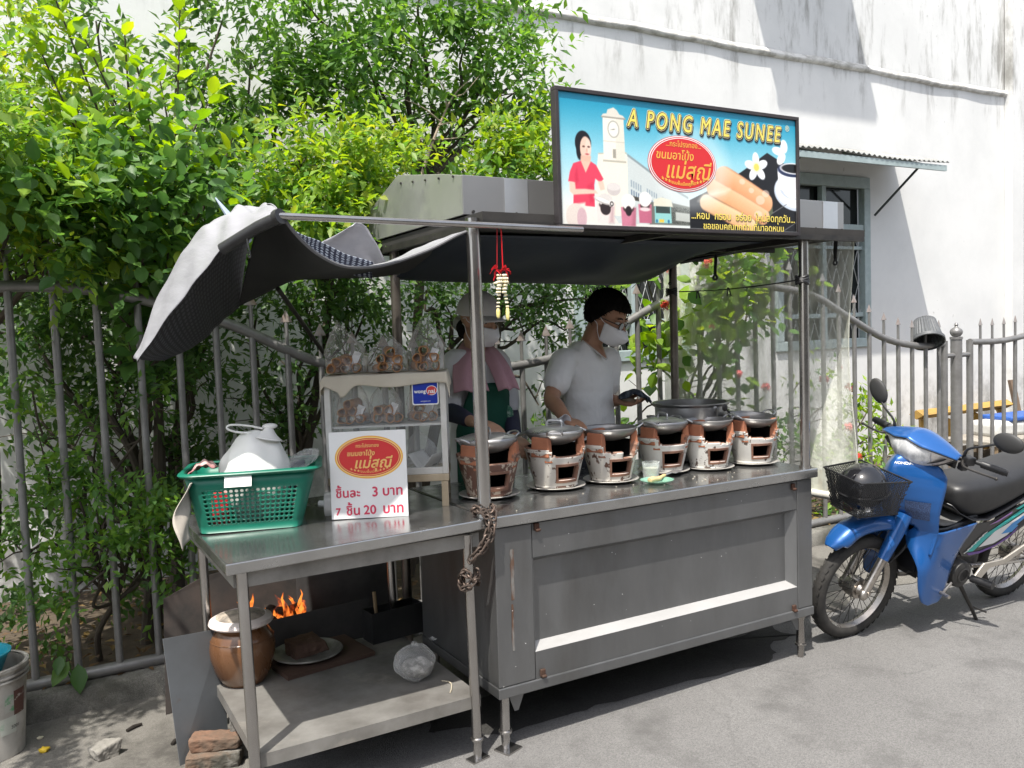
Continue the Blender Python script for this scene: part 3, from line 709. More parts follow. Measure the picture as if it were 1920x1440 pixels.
    # black tray, cup, flowers, rolls
    lay(poly([(.555, .235), (.70, .40), (.80, .555), (.885, .69), (1, .55), (1, 0), (.555, 0)]), '1D1C1F')
    lay(ell(1.0, .36, .22, .17, -.1), 'C8D2DF'); lay(ell(1.0, .37, .205, .155, -.1), 'F0F2F5'); lay(ell(.985, .385, .13, .09, -.1), 'C5CEDB'); lay(ell(.99, .42, .12, .12), 'EEF0F3')
    lay(poly([(.925, .56), (.93, .38), (1, .33), (1, .56)]), 'F2F3F5'); lay(ell(.985, .555, .145, .062), '27304F'); lay(ell(.99, .57, .135, .05), 'EDEEF2'); lay(ell(.99, .57, .118, .04), '171417')
    for k in range(5):
        a = math.radians(95+72*k); cx, cy = .835+.032*math.cos(a)/asp*2.2, .555+.068*math.sin(a); lay(ell(cx, cy, .062, .038, a), 'D9DEE4'); lay(ell(cx, cy+.004, .055, .032, a), 'F8F8F6')
        cx, cy = .955+.03*math.cos(a)/asp*2.2, .70+.06*math.sin(a)
        if k < 3: lay(ell(cx, cy, .06, .036, a), 'EEF1F2')
    lay(ell(.835, .555, .03, .032), 'F2C94A'); lay(ell(.835, .555, .055, .05), 'F4DD8F', .35)
    lay(poly([(.595, .20), (.66, .10), (.76, .04), (.86, .05), (.905, .16), (.90, .30), (.80, .18)]), '59604B')
    def roll(p0, p1, r_, c0, c1):
        (ax, ay), (bx, by) = p0, p1; ax *= asp; bx *= asp; L = (bx-ax)**2+(by-ay)**2
        tt = np.clip(((x*asp-ax)*(bx-ax)+(y-ay)*(by-ay))/L, 0, 1); dx, dy = x*asp-ax-tt*(bx-ax), y-ay-tt*(by-ay); d_ = np.hypot(dx, dy)
        sg_ = ((bx-ax)*dy-(by-ay)*dx)/math.sqrt(L)/r_
        cc = H(c0)*(1-np.clip(.5-sg_*.5, 0, 1)[..., None])+H(c1)*np.clip(.5-sg_*.5, 0, 1)[..., None]; lay(ss(d_-r_, .006), cc)
        lay(ss(d_-r_, .006)*np.clip((np.abs(sg_)-.8)*5, 0, 1), '8A4A2A', .45)
    roll((.70, .445), (.865, .25), .095, 'F4BE93', 'DE8F5F'); roll((.655, .35), (.86, .13), .075, 'F2C69B', 'E0A070'); roll((.625, .22), (.80, .045), .07, 'F3D3A6', 'DDA877')
    for (cx, cy, rr) in ((.85, .27, .05), (.875, .33, .04), (.84, .14, .045), (.81, .35, .03), (.77, .42, .03)): lay(ell(cx, cy, rr, rr*.8), 'F8DCC8', .55)
    lay(poly([(.59, .23), (.61, .29), (.66, .33), (.72, .35), (.70, .31), (.63, .26)], .02), 'FBE8CF', .6)
    lay(poly([(.94, .0), (1, .09), (1, .085), (.945, 0)]), '77787A'); lay(poly([(.90, .16), (.96, .25), (.962, .245), (.905, .16)]), '77787A')
    img[:] *= (1+.05*(rngp.rand(GX, GY, 1)-.5))
    # print haze round the emblem
    g_ = np.clip(1-(np.sqrt(((x-.565)*asp/.36)**2+((y-.50)/.36)**2)-.85)/.35, 0, 1); lay(g_*np.where(x > .2, 1, 0), 'EAF2F2', .4)
    return np.clip(img, 0, 1)**2.2
img = paint()
me = bpy.data.meshes.new('printed_picture')
gx = np.linspace(t+.001, SW-t-.001, GX); gz = np.linspace(t+.001, SH-t-.001, GY)
co = np.zeros((GX, GY, 3), np.float32); co[..., 0] = gx[:, None]; co[..., 1] = .009; co[..., 2] = gz[None, :]
I = np.arange(GX*GY).reshape(GX, GY)
fs = np.stack([I[:-1, :-1], I[1:, :-1], I[1:, 1:], I[:-1, 1:]], -1).reshape(-1, 4)
me.vertices.add(GX*GY); me.vertices.foreach_set('co', co.ravel()); me.loops.add(fs.size); me.loops.foreach_set('vertex_index', fs.ravel().astype(np.int32))
me.polygons.add(len(fs)); me.polygons.foreach_set('loop_start', np.arange(0, fs.size, 4, dtype=np.int32))
at_ = me.color_attributes.new('print', 'FLOAT_COLOR', 'POINT'); at_.data.foreach_set('color', np.concatenate([img.reshape(-1, 3), np.ones((GX*GY, 1))], 1).astype(np.float32).ravel())
me.update(calc_edges=True)
mp_ = bpy.data.materials.new('printed_vinyl'); mp_.use_nodes = True
an = mp_.node_tree.nodes.new('ShaderNodeVertexColor'); an.layer_name = 'print'; bb = mp_.node_tree.nodes['Principled BSDF']; mp_.node_tree.links.new(an.outputs[0], bb.inputs['Base Color']); bb.inputs['Roughness'].default_value = .35
me.materials.append(mp_); o = bpy.data.objects.new('printed_picture', me); col.objects.link(o); o.parent = sg
def ink(name, c): return pm('ink_'+name, c, .45)
RED = ink('red', (.62, .025, .03)); GOLD = ink('gold', (.80, .42, .07)); YEL = ink('yellow', (.82, .66, .13)); DKB = ink('dark', (.02, .025, .03)); CREAM = ink('cream', (.8, .74, .45)); INKW = ink('white', (.8, .8, .78)); MAR = ink('maroon', (.42, .02, .10))
def sgf(u, v, w_): return Vector((u*SW, .0085-.0006-w_, v*SH))
def sgm(u, v, w_): return Vector((u, .0085-.0006-w_, v))
def disc(mb, cx, cy, rx, ry, fn, d, n=64): mb.add([fn(cx+rx*math.cos(2*math.pi*i/n), cy+ry*math.sin(2*math.pi*i/n), d) for i in range(n)], [tuple(range(n))])
e = MB(); cx, cy = .478*SW, .527*SH
for i, (k, c) in enumerate(((1.0, 0), (.985, 1), (.955, 0), (.93, 1), (.91, 0))):
    e.cur = c; disc(e, cx, cy, .187*k, .116*k-.0006*i, sgm, .0004*i)
em = e.build('emblem', [RED, INKW], sg, smooth=False)
l = MB(); dd = .0022
put_text(l, '...กระโปรงทอง...', sgm, .481*SW, .675*SH, width=.19, depth=dd, bold=.0003)
put_text(l, 'ขนมอาโป้ง', sgm, .446*SW, .588*SH, width=.2, depth=dd, shear=.15, bold=.0007)
put_text(l, 'แม่สุณี', sgm, .503*SW, .475*SH, width=.25, depth=dd, shear=.25, bold=.001)
put_text(l, '★★★ขนมพื้นเมืองภูเก็ต★★★', sgm, cx, .372*SH, width=.24, depth=dd, bold=.0005, warp=lambda u, v: (u, v+((u-cx)/.12)**2*.022))
l.build('emblem_lettering', GOLD, em, smooth=False)
l = MB(); lx, lz = .588*SW, .838*SH
tx = 'A PONG MAE SUNEE'
kw = dict(width=.865, height=.068, shear=.22, space=1.32)
def layer(mb, off, bold, d, dx=0, dz=0):
    for k in range(8):
        a = math.pi*k/4; put_text(mb, tx, sgm, lx+dx+off*math.cos(a), lz+dz+off*math.sin(a), depth=d+k*.00005, **kw)
# outline rings: dark, cream, dark, then the yellow faces
l.cur = 1
for r_, d in ((.0085, .0006),): layer(l, r_, 0, d, .003, -.005)
l.cur = 2; layer(l, .0068, 0, .0012)
l.cur = 1; layer(l, .0042, 0, .0018)
l.cur = 0; put_text(l, tx, sgm, lx, lz, depth=.0024, bold=.0011, **kw)
l.cur = 2; put_text(l, '®', sgm, .947*SW, .895*SH, width=.026, depth=.0006)
l.build('sign_lettering', [YEL, DKB, CREAM], sg, smooth=False)
l = MB()
for (s, u0, u1, v) in (('...หอม  กรอบ  อร่อย  ใหม่สดทุกวัน...', .508, .976, .138), ('ขอขอบคุณทุกท่านที่มาอุดหนุน', .558, .922, .056)):
    l.cur = 1; put_text(l, s, sgm, (u0+u1)/2*SW+.002, v*SH-.002, width=(u1-u0)*SW, depth=.0006, bold=.0008)
    l.cur = 0; put_text(l, s, sgm, (u0+u1)/2*SW, v*SH, width=(u1-u0)*SW, depth=.0012, bold=.0006)
l.build('slogan_lettering', [YEL, DKB], sg, smooth=False)
# ================================================================== steel side table
tab = thing('side_table', 'stainless steel side table with a lower shelf joined to the left of the cart', 'table', (-.967, 0, 0))
m = MB()
m.add([(0, -.004, .886), (.962, -.004, .899), (.962, .90, .899), (0, .90, .886), (0, -.004, .926), (.962, -.004, .939), (.962, .90, .939), (0, .90, .926)], [(3, 2, 1, 0), (4, 5, 6, 7), (0, 1, 5, 4), (1, 2, 6, 5), (2, 3, 7, 6), (3, 0, 4, 7)])
m.build('tabletop', STEEL_TOP, tab, smooth=False, bevel=.005)
m = MB(); m.span((.045, .028, .832), (.93, .04, .885)); m.span((.03, .0405, .832), (.042, .87, .885)); m.span((.045, .858, .832), (.93, .87, .885)); m.build('apron', STEEL_DIRTY, tab, smooth=False)
for (x0, y0, x1, y1, zb) in ((.056, .035, .066, .032, .0), (.885, .038, .90, .05, .0), (.073, .87, .08, .875, .0), (.89, .87, .905, .875, .0)):
    l = MB(); l.cyl((x0, y0, .882), (x1, y1, .075), .0195, n=16)
    l.lathe([(.0205, .09), (.026, .086), (.026, .078), (.018, .073), (.016, .006)], (x1, y1, 0), 18)
    lg = l.build('leg', STEEL_PIPE, tab); f = MB(); f.box((x1, y1, .004), (.08, .05, .006), R(12)); f.build('foot_plate', STEEL_PIPE, lg, smooth=False)
m = MB(); m.span((.075, .045, .247), (.92, .9, .252)); m.span((.075, .045, .205), (.92, .0485, .2465)); m.span((.075, .049, .207), (.079, .9, .2465)); m.span((.079, .895, .207), (.92, .9, .2465))
m.build('shelf', STEEL_DIRTY, tab, smooth=False)

# brick pile and block by the table leg
BRICK = pm('old_brick', (.15, .10, .07), .95, 0, c2=(.09, .085, .07), scale=9, thr=(.4, .6), bump=.6, bscale=40, c3=(.2, .19, .17), scale3=6)
def rough_block(name, label, cat, loc, d, rz, mat, group=None, seed=0, amp=.006):
    r_ = random.Random(seed); m = MB(); m.box((0, 0, d[2]/2), d)
    o = m.build(name, mat, bevel=.006, smooth=False); o.location = loc; o.rotation_euler = (0, 0, rz)
    for v in o.data.vertices: v.co += Vector([r_.uniform(-amp, amp) for _ in range(3)])
    sd_ = o.modifiers.new('s', 'SUBSURF'); sd_.subdivision_type = 'SIMPLE'; sd_.levels = sd_.render_levels = 4
    tx_ = bpy.data.textures.new('rough', 'CLOUDS'); tx_.noise_scale = .03
    dm = o.modifiers.new('d', 'DISPLACE'); dm.texture = tx_; dm.strength = .012; dm.texture_coords = 'LOCAL'
    return tag(o, label, cat, group)
pa = at(402, 1410, Z=.05)
rough_block('brick', 'mossy brown brick lying at the bottom of the small pile under the table leg', 'brick', (pa.x-.0, pa.y, .0), (.20, .1, .06), R(-20), BRICK, 'bricks under the table leg', 1)
rough_block('brick', 'reddish brown brick topping the small pile under the table leg', 'brick', (pa.x+.015, pa.y+.015, .063), (.19, .095, .05), R(-26), pm('red_old_brick', (.20, .11, .07), .95, c2=(.10, .08, .06), scale=10, bump=.6, bscale=40), 'bricks under the table leg', 2)
pa = at(452, 1425, Z=.0)
rough_block('concrete_block', 'upright grey concrete block beside the brick pile under the table', 'block', (pa.x+.03, pa.y+.05, 0), (.10, .07, .19), R(-15), pm('grey_block', (.22, .21, .19), .95, c2=(.15, .145, .13), scale=14, bump=.7, bscale=60), None, 4)

# metal sheets leaning as a wind break
SHEET = pm('grey_sheet_metal', (.17, .185, .20), .5, .35, c2=(.13, .14, .15), scale=4, rvar=.1, c3=(.16, .11, .08), scale3=6, thr3=(.66, .74))
SHEETR = pm('sooty_rusty_sheet', (.06, .055, .052), .8, .2, c2=(.10, .08, .07), scale=5, thr=(.45, .65), bump=.2)
def sheet(name, label, cx, pts, mat, th=.003, lean=None):
    m = MB(); vs = [Vector(p) for p in pts]; n = (vs[1]-vs[0]).cross(vs[-1]-vs[0]).normalized()*th
    m.add(vs+[p+n for p in vs], [tuple(range(len(vs)-1, -1, -1)), tuple(range(len(vs), 2*len(vs)))]+[(i, (i+1) % len(vs), len(vs)+(i+1) % len(vs), len(vs)+i) for i in range(len(vs))])
    return tag(m.build(name, mat, smooth=False), label, 'metal sheet', 'sheets screening the fire')
q = lambda px, py, Y: tuple(at(px, py, Y=Y))
sheet('metal_sheet', 'grey metal sheet standing upright behind the table leg', 0, [tuple(at(337, 1436, Z=.004)), tuple(at(428, 1392, Z=.004)), tuple(at(428, 1392, Z=.004)+Vector((0, .02, .47))), tuple(at(337, 1436, Z=.004)+Vector((-.03, .03, .50)))], SHEET)
sheet('metal_sheet', 'tall sooty sheet with a torn slanting top behind the clay jar', 0, [(-1.04, 1.16, .006), (-.30, 1.24, .006), (-.30, 1.24, .63), (-.62, 1.21, .60), (-.85, 1.18, .585), (-1.02, 1.162, .52)], SHEETR)
sheet('metal_sheet', 'dark grey sheet lining the back of the fire under the table', 0, [(-.45, 1.10, .006), (.03, 1.14, .006), (.03, 1.14, .66), (-.45, 1.10, .66)], pm('dark_grey_sheet', (.12, .12, .12), .7, .3, c2=(.07, .07, .07), scale=6))
sheet('metal_sheet', 'low dark sheet edge between the shelf and the fire', 0, [(-.80, .94, .006), (-.16, .95, .006), (-.16, .95, .415), (-.80, .94, .40)], pm('dark_sheet_b', (.075, .075, .075), .75, .3, c2=(.12, .115, .11), scale=7))
# black tin box behind the shelf
bx = thing('tin_box', 'open black tin box standing at the back of the table shelf', 'box', (-.11, .84, .253), R(6))
m = MB(); m.span((-.10, -.05, 0), (.16, .05, .005)); 
for a, b in (((-.10, -.05, .005), (.16, -.046, .14)), ((-.10, .046, .005), (.16, .05, .14)), ((-.10, -.0459, .005), (-.096, .0459, .14)), ((.156, -.0459, .005), (.16, .0459, .14))): m.span(a, b)
m.build('tin', pm('black_tin', (.02, .021, .022), .55, .3, c2=(.04, .04, .04), scale=8), bx, smooth=False)
m = MB(); m.tube([(-.05, .0, .02), (-.055, .01, .22)], .009, 8); m.build('handle', WOOD, bx)

# ------------------------------------------------------------------ fire: burning logs and flames
fire = thing('wood_fire', 'small open fire of charred logs burning behind the side table', 'fire', (-.60, 1.03, .30))
CHAR = pm('charred_log', (.02, .016, .013), .95, 0, c2=(.09, .05, .03), scale=16, thr=(.5, .7), bump=.7, bscale=30)
for p0, p1, r_ in (((-.17, -.04, .07), (.16, .03, .085), .042), ((-.1, .05, .05), (.2, -.02, .05), .035), ((-.06, -.05, .0), (.02, .05, .12), .03)):
    m = MB(); a, b = Vector(p0), Vector(p1); m.tube([a+(b-a)*i/6+Vector((0, 0, .006*math.sin(i*2.3))) for i in range(7)], [r_*(1+.12*math.sin(i*1.9)) for i in range(7)], 12); m.build('log', CHAR, fire)
m = MB(); m.span((-.22, -.07, -.03), (.24, .08, -.022)); m.span((-.2, -.05, -.29), (-.18, .05, -.03)); m.span((.2, -.05, -.29), (.22, .05, -.03)); m.build('grate', DARK_METAL, fire, smooth=False)
def flame_mat():
    m = bpy.data.materials.new('flame'); m.use_nodes = True; nt = m.node_tree; L = nt.links.new; out = nt.nodes['Material Output']; nt.nodes.remove(nt.nodes['Principled BSDF'])
    e = nt.nodes.new('ShaderNodeEmission'); tr = nt.nodes.new('ShaderNodeBsdfTransparent'); mx = nt.nodes.new('ShaderNodeMixShader'); tc = nt.nodes.new('ShaderNodeTexCoord')
    mp = nt.nodes.new('ShaderNodeMapping'); mp.inputs['Scale'].default_value = (1, 1, .3); n = nt.nodes.new('ShaderNodeTexNoise'); n.inputs['Scale'].default_value = 34; n.inputs['Detail'].default_value = 5; L(tc.outputs['Object'], mp.inputs[0]); L(mp.outputs[0], n.inputs['Vector'])
    r_ = nt.nodes.new('ShaderNodeValToRGB'); el = r_.color_ramp.elements; el[0].position = .40; el[0].color = (.8, .07, .008, 1); el[1].position = .62; el[1].color = (1, .30, .05, 1); L(n.outputs['Fac'], r_.inputs[0]); L(r_.outputs[0], e.inputs[0]); e.inputs[1].default_value = .8
    k = nt.nodes.new('ShaderNodeMapRange'); k.inputs[1].default_value = .44; k.inputs[2].default_value = .6; k.inputs[3].default_value = .04; k.inputs[4].default_value = .9; L(n.outputs['Fac'], k.inputs[0]); L(k.outputs[0], mx.inputs[0]); L(tr.outputs[0], mx.inputs[1]); L(e.outputs[0], mx.inputs[2]); L(mx.outputs[0], out.inputs[0]); return m
FL = flame_mat()
fm = MB(); r_ = random.Random(5)
for i in range(26):
    x = r_.uniform(-.13, .16); y = r_.uniform(-.05, .04); h = r_.uniform(.05, .15)*(1.0 if (x > .02 or x < -.06) else .6); wd = r_.uniform(.010, .022); ph = r_.uniform(0, 6)
    fm.tube([(x+.012*math.sin(ph+q*1.3)*q/3, y+.01*math.cos(ph+q)*q/3, .06+h*q/5) for q in range(6)], [wd*k for k in (.7, 1, .85, .6, .3, .03)], 6)
fm.build('flames', FL, fire)

# ------------------------------------------------------------------ things on the lower shelf
jar = thing('clay_jar', 'brown glazed clay jar with a white rimmed lid on the table shelf', 'jar', (-.785, .715, .2525)); jar.scale = (.82, .82, .86)
GLZ = pm('brown_glaze', (.11, .05, .022), .28, 0, c2=(.16, .075, .033), scale=5, stretch=(1, 1, .5), rvar=.12, coat=.3, c3=(.42, .29, .2), scale3=4.5, thr3=(.66, .69), bump=.1, bscale=25)
m = MB(); m.lathe([(.0, .0), (.095, .0), (.105, .01), (.135, .06), (.155, .13), (.158, .175), (.15, .215), (.132, .245), (.118, .262), (.124, .275), (.11, .282), (.10, .26)], n=44)
for z in (.215, .225): m.lathe([(.150-(z-.215), z-.003), (.153-(z-.215), z), (.150-(z-.215), z+.003)], n=44)
m.build('body', GLZ, jar)
m = MB(); m.lathe([(.15, .283), (.156, .291), (.15, .305), (.12, .318), (.118, .314), (.148, .296), (.146, .286)], n=44); ld = m.build('lid', pm('enamel_white', (.72, .66, .62), .35, c2=(.6, .5, .46), scale=9), jar)
m = MB(); m.grid(lambda u, v: ((.0+.125*v)*math.cos(6.2832*u), (.125*v)*math.sin(6.2832*u), .335-.022*v*v+.004*math.sin(19*u+v*7)*v), 40, 8, cu=True); m.build('crust', pm('ash_crust', (.42, .36, .29), .95, c2=(.16, .14, .12), scale=9, thr=(.42, .6), bump=.8, bscale=30), ld)
bd = MB(); bd.box((0, 0, .009), (.40, .30, .018)); o = bd.build('wooden_board', pm('dark_board', (.06, .033, .022), .8, c2=(.09, .055, .04), scale=6, stretch=(.3, 1, 1)), smooth=False); o.location = (-.46, .78, .253); o.rotation_euler = (0, 0, R(8)); tag(o, 'dark brown wooden board lying under the tin plate on the shelf', 'board')
m = MB(); m.lathe([(0, .001), (.10, .001), (.145, .014), (.152, .02), (.147, .023), (.10, .008), (0, .007)], n=44); o = m.build('tin_plate', pm('dirty_enamel', (.42, .41, .38), .5, .1, c2=(.16, .155, .14), scale=6, thr=(.4, .6))); o.location = (-.50, .79, .272); tag(o, 'sooty tin plate holding a brown stone on the shelf board', 'plate')
st = rough_block('stone', 'flat brown stone resting on the tin plate', 'stone', (-.505, .81, .281), (.15, .11, .055), R(12), pm('brown_stone', (.085, .05, .038), .9, c2=(.14, .085, .06), scale=12, bump=.7, bscale=40), None, 9, .012)
# clear knotted bag
FILM = film_mat('clear_bag_film', alpha=.06, milky=(11, (1, 1, 1), .10))
FILMT = film_mat('thin_bag_film', c=(.85, .84, .8), alpha=.07, milky=(14, (1, 1, .6), .30))
cb = thing('plastic_bag', 'clear knotted plastic bag sitting on the lower table shelf', 'bag', (-.20, .315, .2525)); cb.scale = (.85, .85, .85)
r_ = random.Random(3); cr = [(Vector((r_.gauss(0, 1), r_.gauss(0, 1), r_.gauss(0, 1))).normalized(), r_.uniform(5, 11), r_.uniform(0, 6)) for _ in range(9)]
m = MB(); m.ball((0, 0, .085), (.098, .085, .085), 40, 26, fn=lambda p: 1+sum(.018*math.sin(k*p.dot(d)+f) for d, k, f in cr)+(.10*max(0, p.z-.75)))
m.build('film', FILM, cb)
m = MB(); m.tube([(0, 0, .168), (.005, 0, .185)], [.018, .012], 8); m.grid(lambda u, v: (.02+.09*u, .01*math.sin(9*u)+(v-.5)*.05*u, .185+.015*math.sin(6*u)+.02*(1-u)), 10, 5); m.build('knot', FILM, cb)
m = MB(); m.ball((.01, 0, .06), (.07, .06, .045), 20, 12, fn=lambda p: 1+sum(.05*math.sin(k*p.dot(d)+f) for d, k, f in cr)); m.build('contents', pm('grey_contents', (.22, .215, .2), .6, c2=(.4, .39, .36), scale=25, thr=(.5, .6)), cb)
m = MB(); m.tube(smoothpath([(-.12, .24, .256), (-.10, .20, .257), (-.12, .15, .256), (-.14, .12, .256)], 5), .0025, 6); tag(m.build('string', pm('pale_string', (.45, .40, .3), .9)), 'loose pale string lying on the shelf beside the clear bag', 'string')

# ------------------------------------------------------------------ bucket, basin, rock on the left
bk = thing('paint_bucket', 'stained white plastic bucket with torn label on the ground by the fence', 'bucket', (-1.70, 1.20, .005), R(100))
BW = pm('stained_bucket', (.52, .50, .46), .6, c2=(.36, .34, .30), scale=7, c3=(.2, .18, .155), scale3=4, thr3=(.54, .66), bump=.08)
m = MB(); m.lathe([(0, .003), (.115, .003), (.122, .0), (.15, .36), (.143, .36), (.116, .01), (0, .01)], n=48); m.build('tub', BW, bk)
m = MB()
for z in (.315, .332): m.lathe([(.1475+(z-.315)*.083, z-.004), (.156, z-.003), (.156, z+.003), (.148, z+.005)], n=48)
m.lathe([(.149, .352), (.158, .355), (.158, .366), (.15, .37), (.142, .366)], n=48); m.build('rim', BW, bk)
def on_bucket(u, v, w_):
    r_ = .1225+.0775*v+.0012+w_; return Vector((r_*math.cos(u/.137), r_*math.sin(u/.137), v))
m = MB(); a0 = -2.9
lab = [(-.62, .10, -.50, .215, 0), (-.50, .185, -.385, .275, 1)]
m.cur = 0; m.grid(lambda u, v: on_bucket((a0+.05+.55*u)*.137, .19+.075*v*(1-.25*u), 0), 14, 4)
m.cur = 1; m.grid(lambda u, v: on_bucket((a0+.32+.42*u)*.137, .17+.10*v, .0004), 12, 4)
m.cur = 2; m.grid(lambda u, v: on_bucket((a0-.1+.5*u)*.137, .10+.07*v, 0), 12, 4)
m.cur = 3; put_text(m, '5001', lambda u, v, w_: on_bucket(u, v, w_), (a0+.36)*.137, .125, width=.035, depth=.0006)
m.build('label', [pm('label_green', (.08, .30, .13), .6, c2=(.4, .4, .36), scale=12, thr=(.5, .6)), pm('label_brown', (.10, .045, .035), .6, c2=(.42, .38, .34), scale=22, thr=(.55, .62)), pm('label_pale', (.5, .52, .46), .6, c2=(.2, .4, .24), scale=9, thr=(.55, .66)), BLACK], bk)
bs = thing('plastic_basin', 'teal plastic basin set into the top of the white bucket', 'basin', (-1.735, 1.19, .30))
m = MB(); m.lathe([(0, .0), (.08, .0), (.125, .115), (.133, .117), (.133, .123), (.121, .122), (.078, .006), (0, .006)], n=44); m.build('tub', pm('teal_plastic', (.005, .22, .30), .35, c2=(.01, .28, .36), scale=6), bs)
rough_block('rock', 'grey broken rock on the ground left of the table', 'rock', (-1.305, .90, 0), (.085, .07, .06), R(30), pm('grey_rock', (.25, .235, .21), .95, c2=(.17, .16, .14), scale=14, bump=.8, bscale=50), None, 12, .014)
for (px, py, lab_, c, s) in ((83, 1407, 'yellow scrap of fruit peel on the ground left of the rock', (.62, .42, .03), .02), (75, 1383, 'pale scrap of litter on the ground near the bucket', (.6, .55, .4), .012)):
    p = at(px, py, Z=.01); m = MB(); m.ball((0, 0, s*.5), (s, s*.8, s*.6), 10, 8, fn=lambda p: 1+.2*math.sin(7*p.x+3*p.z)); o = m.build('litter', pm('litter_'+lab_[:4], c, .6)); o.location = (p.x, p.y, .003); tag(o, lab_, 'litter')
for (px, py, rz, L_) in ((252, 1364, .5, .07), (330, 1390, .8, .05)):
    p = at(px, py, Z=.01); m = MB(); m.tube([(-L_/2, 0, .008), (0, .004, .01), (L_/2, 0, .008)], [.007, .009, .006], 8); o = m.build('charcoal_stick', CHAR); o.location = (p.x, p.y, .003); o.rotation_euler = (0, 0, rz)
    tag(o, 'charred stick on the ground '+('between bucket and table' if px < 300 else 'at the foot of the grey metal sheet'), 'stick', 'charred sticks on the ground')
# ================================================================== awning tarp on the left of the roof
def two_tone(name, base, dots, scale, rad):
    m = bpy.data.materials.new(name); m.use_nodes = True; nt = m.node_tree; L = nt.links.new; b = nt.nodes['Principled BSDF']
    tc = nt.nodes.new('ShaderNodeTexCoord'); v = nt.nodes.new('ShaderNodeTexVoronoi'); v.inputs['Scale'].default_value = scale; v.inputs['Randomness'].default_value = 0
    L(tc.outputs['UV'], v.inputs['Vector']); r_ = nt.nodes.new('ShaderNodeValToRGB'); e = r_.color_ramp.elements; e[0].position = rad; e[0].color = (*dots, 1); e[1].position = rad+.06; e[1].color = (*base, 1)
    L(v.outputs['Distance'], r_.inputs[0]); L(r_.outputs[0], b.inputs['Base Color']); b.inputs['Roughness'].default_value = .7; return m
SILVER = pm('silver_tarp', (.36, .36, .385), .45, .25, c2=(.29, .29, .31), scale=5, stretch=(1, 1, 2.5), bump=.6, bscale=14, rvar=.12)
DOTS = two_tone('dotted_black_tarp', (.012, .012, .014), (.040, .042, .046), 34, .30)
DOTN = two_tone('dotted_navy_cloth', (.012, .016, .035), (.32, .36, .42), 26, .28)
DKT = pm('charcoal_tarp', (.016, .016, .017), .75, 0, c2=(.024, .024, .024), scale=5, bump=.15, bscale=40)
def rails_grid(rails, nu=30, nv=22, wob=.0, uvs=(1.0, 1.0)):
    """sheet through a few rails (lists of points); returns MB and uv list"""
    R_ = [smoothpath(r, 12) for r in rails]
    def rail(i, u):
        p = R_[i]; q = u*(len(p)-1); k = min(int(q), len(p)-2); return p[k].lerp(p[k+1], q-k)
    def fn(u, v):
        pts = [rail(i, u) for i in range(len(rails))]; c = smoothpath(pts, 8); q = v*(len(c)-1); k = min(int(q), len(c)-2); p = c[k].lerp(c[k+1], q-k)
        return p+Vector((wob*.4*math.sin(31*u+9*v), 0, wob*math.sin(23*u+5*v)*math.sin(3.14159*v)+wob*.6*math.sin(11*v+9*u)+wob*.55*math.sin(47*u-13*v+2*math.sin(7*v))*math.sin(3.14159*min(1, v*1.3))))
    m = MB(); m.grid(fn, nu, nv); m.uv = [(i/(nu-1)*uvs[0], j/(nv-1)*uvs[1]) for i in range(nu) for j in range(nv)]
    return m
def sheet_obj(m, name, mats, parent=None, th=.003, mo=0, off=1):
    o = m.build(name, mats, parent, angle=180); uv = o.data.uv_layers.new(name='UVMap')
    for l in o.data.loops: uv.data[l.index].uv = m.uv[l.vertex_index]
    md = o.modifiers.new('solid', 'SOLIDIFY'); md.thickness = th; md.offset = off; md.material_offset = mo; md.material_offset_rim = 0
    return o
tp = thing('awning_tarp', 'silver and black tarpaulin sagging off the left end of the cart roof', 'tarpaulin', (0, 0, 0))
F_ = [(-.747, -.045, 2.045), (-.894, .1, 1.947), (-1.015, .25, 1.782), (-1.146, .4, 1.576)]
M1 = [(-.735, .10, 2.085), (-.86, .20, 2.05), (-1.0, .315, 1.90), (-1.147, .43, 1.59)]
RG = [(-.73, .25, 2.10), (-.83, .30, 2.075), (-.985, .375, 1.945), (-1.148, .455, 1.59)]
M2_ = [(-.72, .55, 1.99), (-.84, .50, 1.90), (-.96, .46, 1.76), (-1.11, .48, 1.582)]
BK = [(-.70, .85, 1.78), (-.79, .75, 1.715), (-.89, .65, 1.645), (-1.044, .52, 1.573)]
o = sheet_obj(rails_grid([F_, M1, RG, M2_, BK], 54, 40, .007, (1.0, 1.4)), 'draped_panel', [DOTS, SILVER], tp, .004, 1)
F2 = [(-.747, -.045, 2.045), (-.683, -.03, 1.969), (-.612, -.02, 1.912), (-.518, -.01, 1.876), (-.38, 0, 1.883), (-.202, .02, 1.938), (-.077, .03, 1.995), (.02, .05, 2.03)]
S2 = [(-.73, .25, 2.085), (-.66, .28, 1.99), (-.60, .3, 1.92), (-.51, .33, 1.885), (-.38, .36, 1.885), (-.2, .4, 1.93), (-.07, .4, 1.98), (.04, .4, 2.02)]
B2 = [(-.70, .85, 1.78), (-.61, .85, 1.82), (-.521, .85, 1.86), (-.438, .87, 1.888), (-.235, .9, 1.9), (-.006, .9, 1.912), (.245, .9, 1.967), (.45, .9, 2.03)]
sheet_obj(rails_grid([F2, S2, B2], 44, 20, .003), 'sagging_panel', [SILVER, DKT], tp, .004, 1)
h = MB(); h.tube(smoothpath(F2, 6), .006, 6); h.build('hem', pm('grey_hem', (.11, .11, .115), .6), tp)
h = MB(); h.tube([(-.747, -.05, 2.03), (-.80, .02, 2.005), (-.90, .11, 1.94)], .02, 10); h.tube([(-.745, -.058, 2.032), (-.755, -.04, 2.028)], .026, 10); h.build('edge_bar', BLACK, tp)
w_ = [at(x, y, Y=.62) for x, y in ((528, 416), (560, 438), (600, 452), (650, 478), (700, 492))]
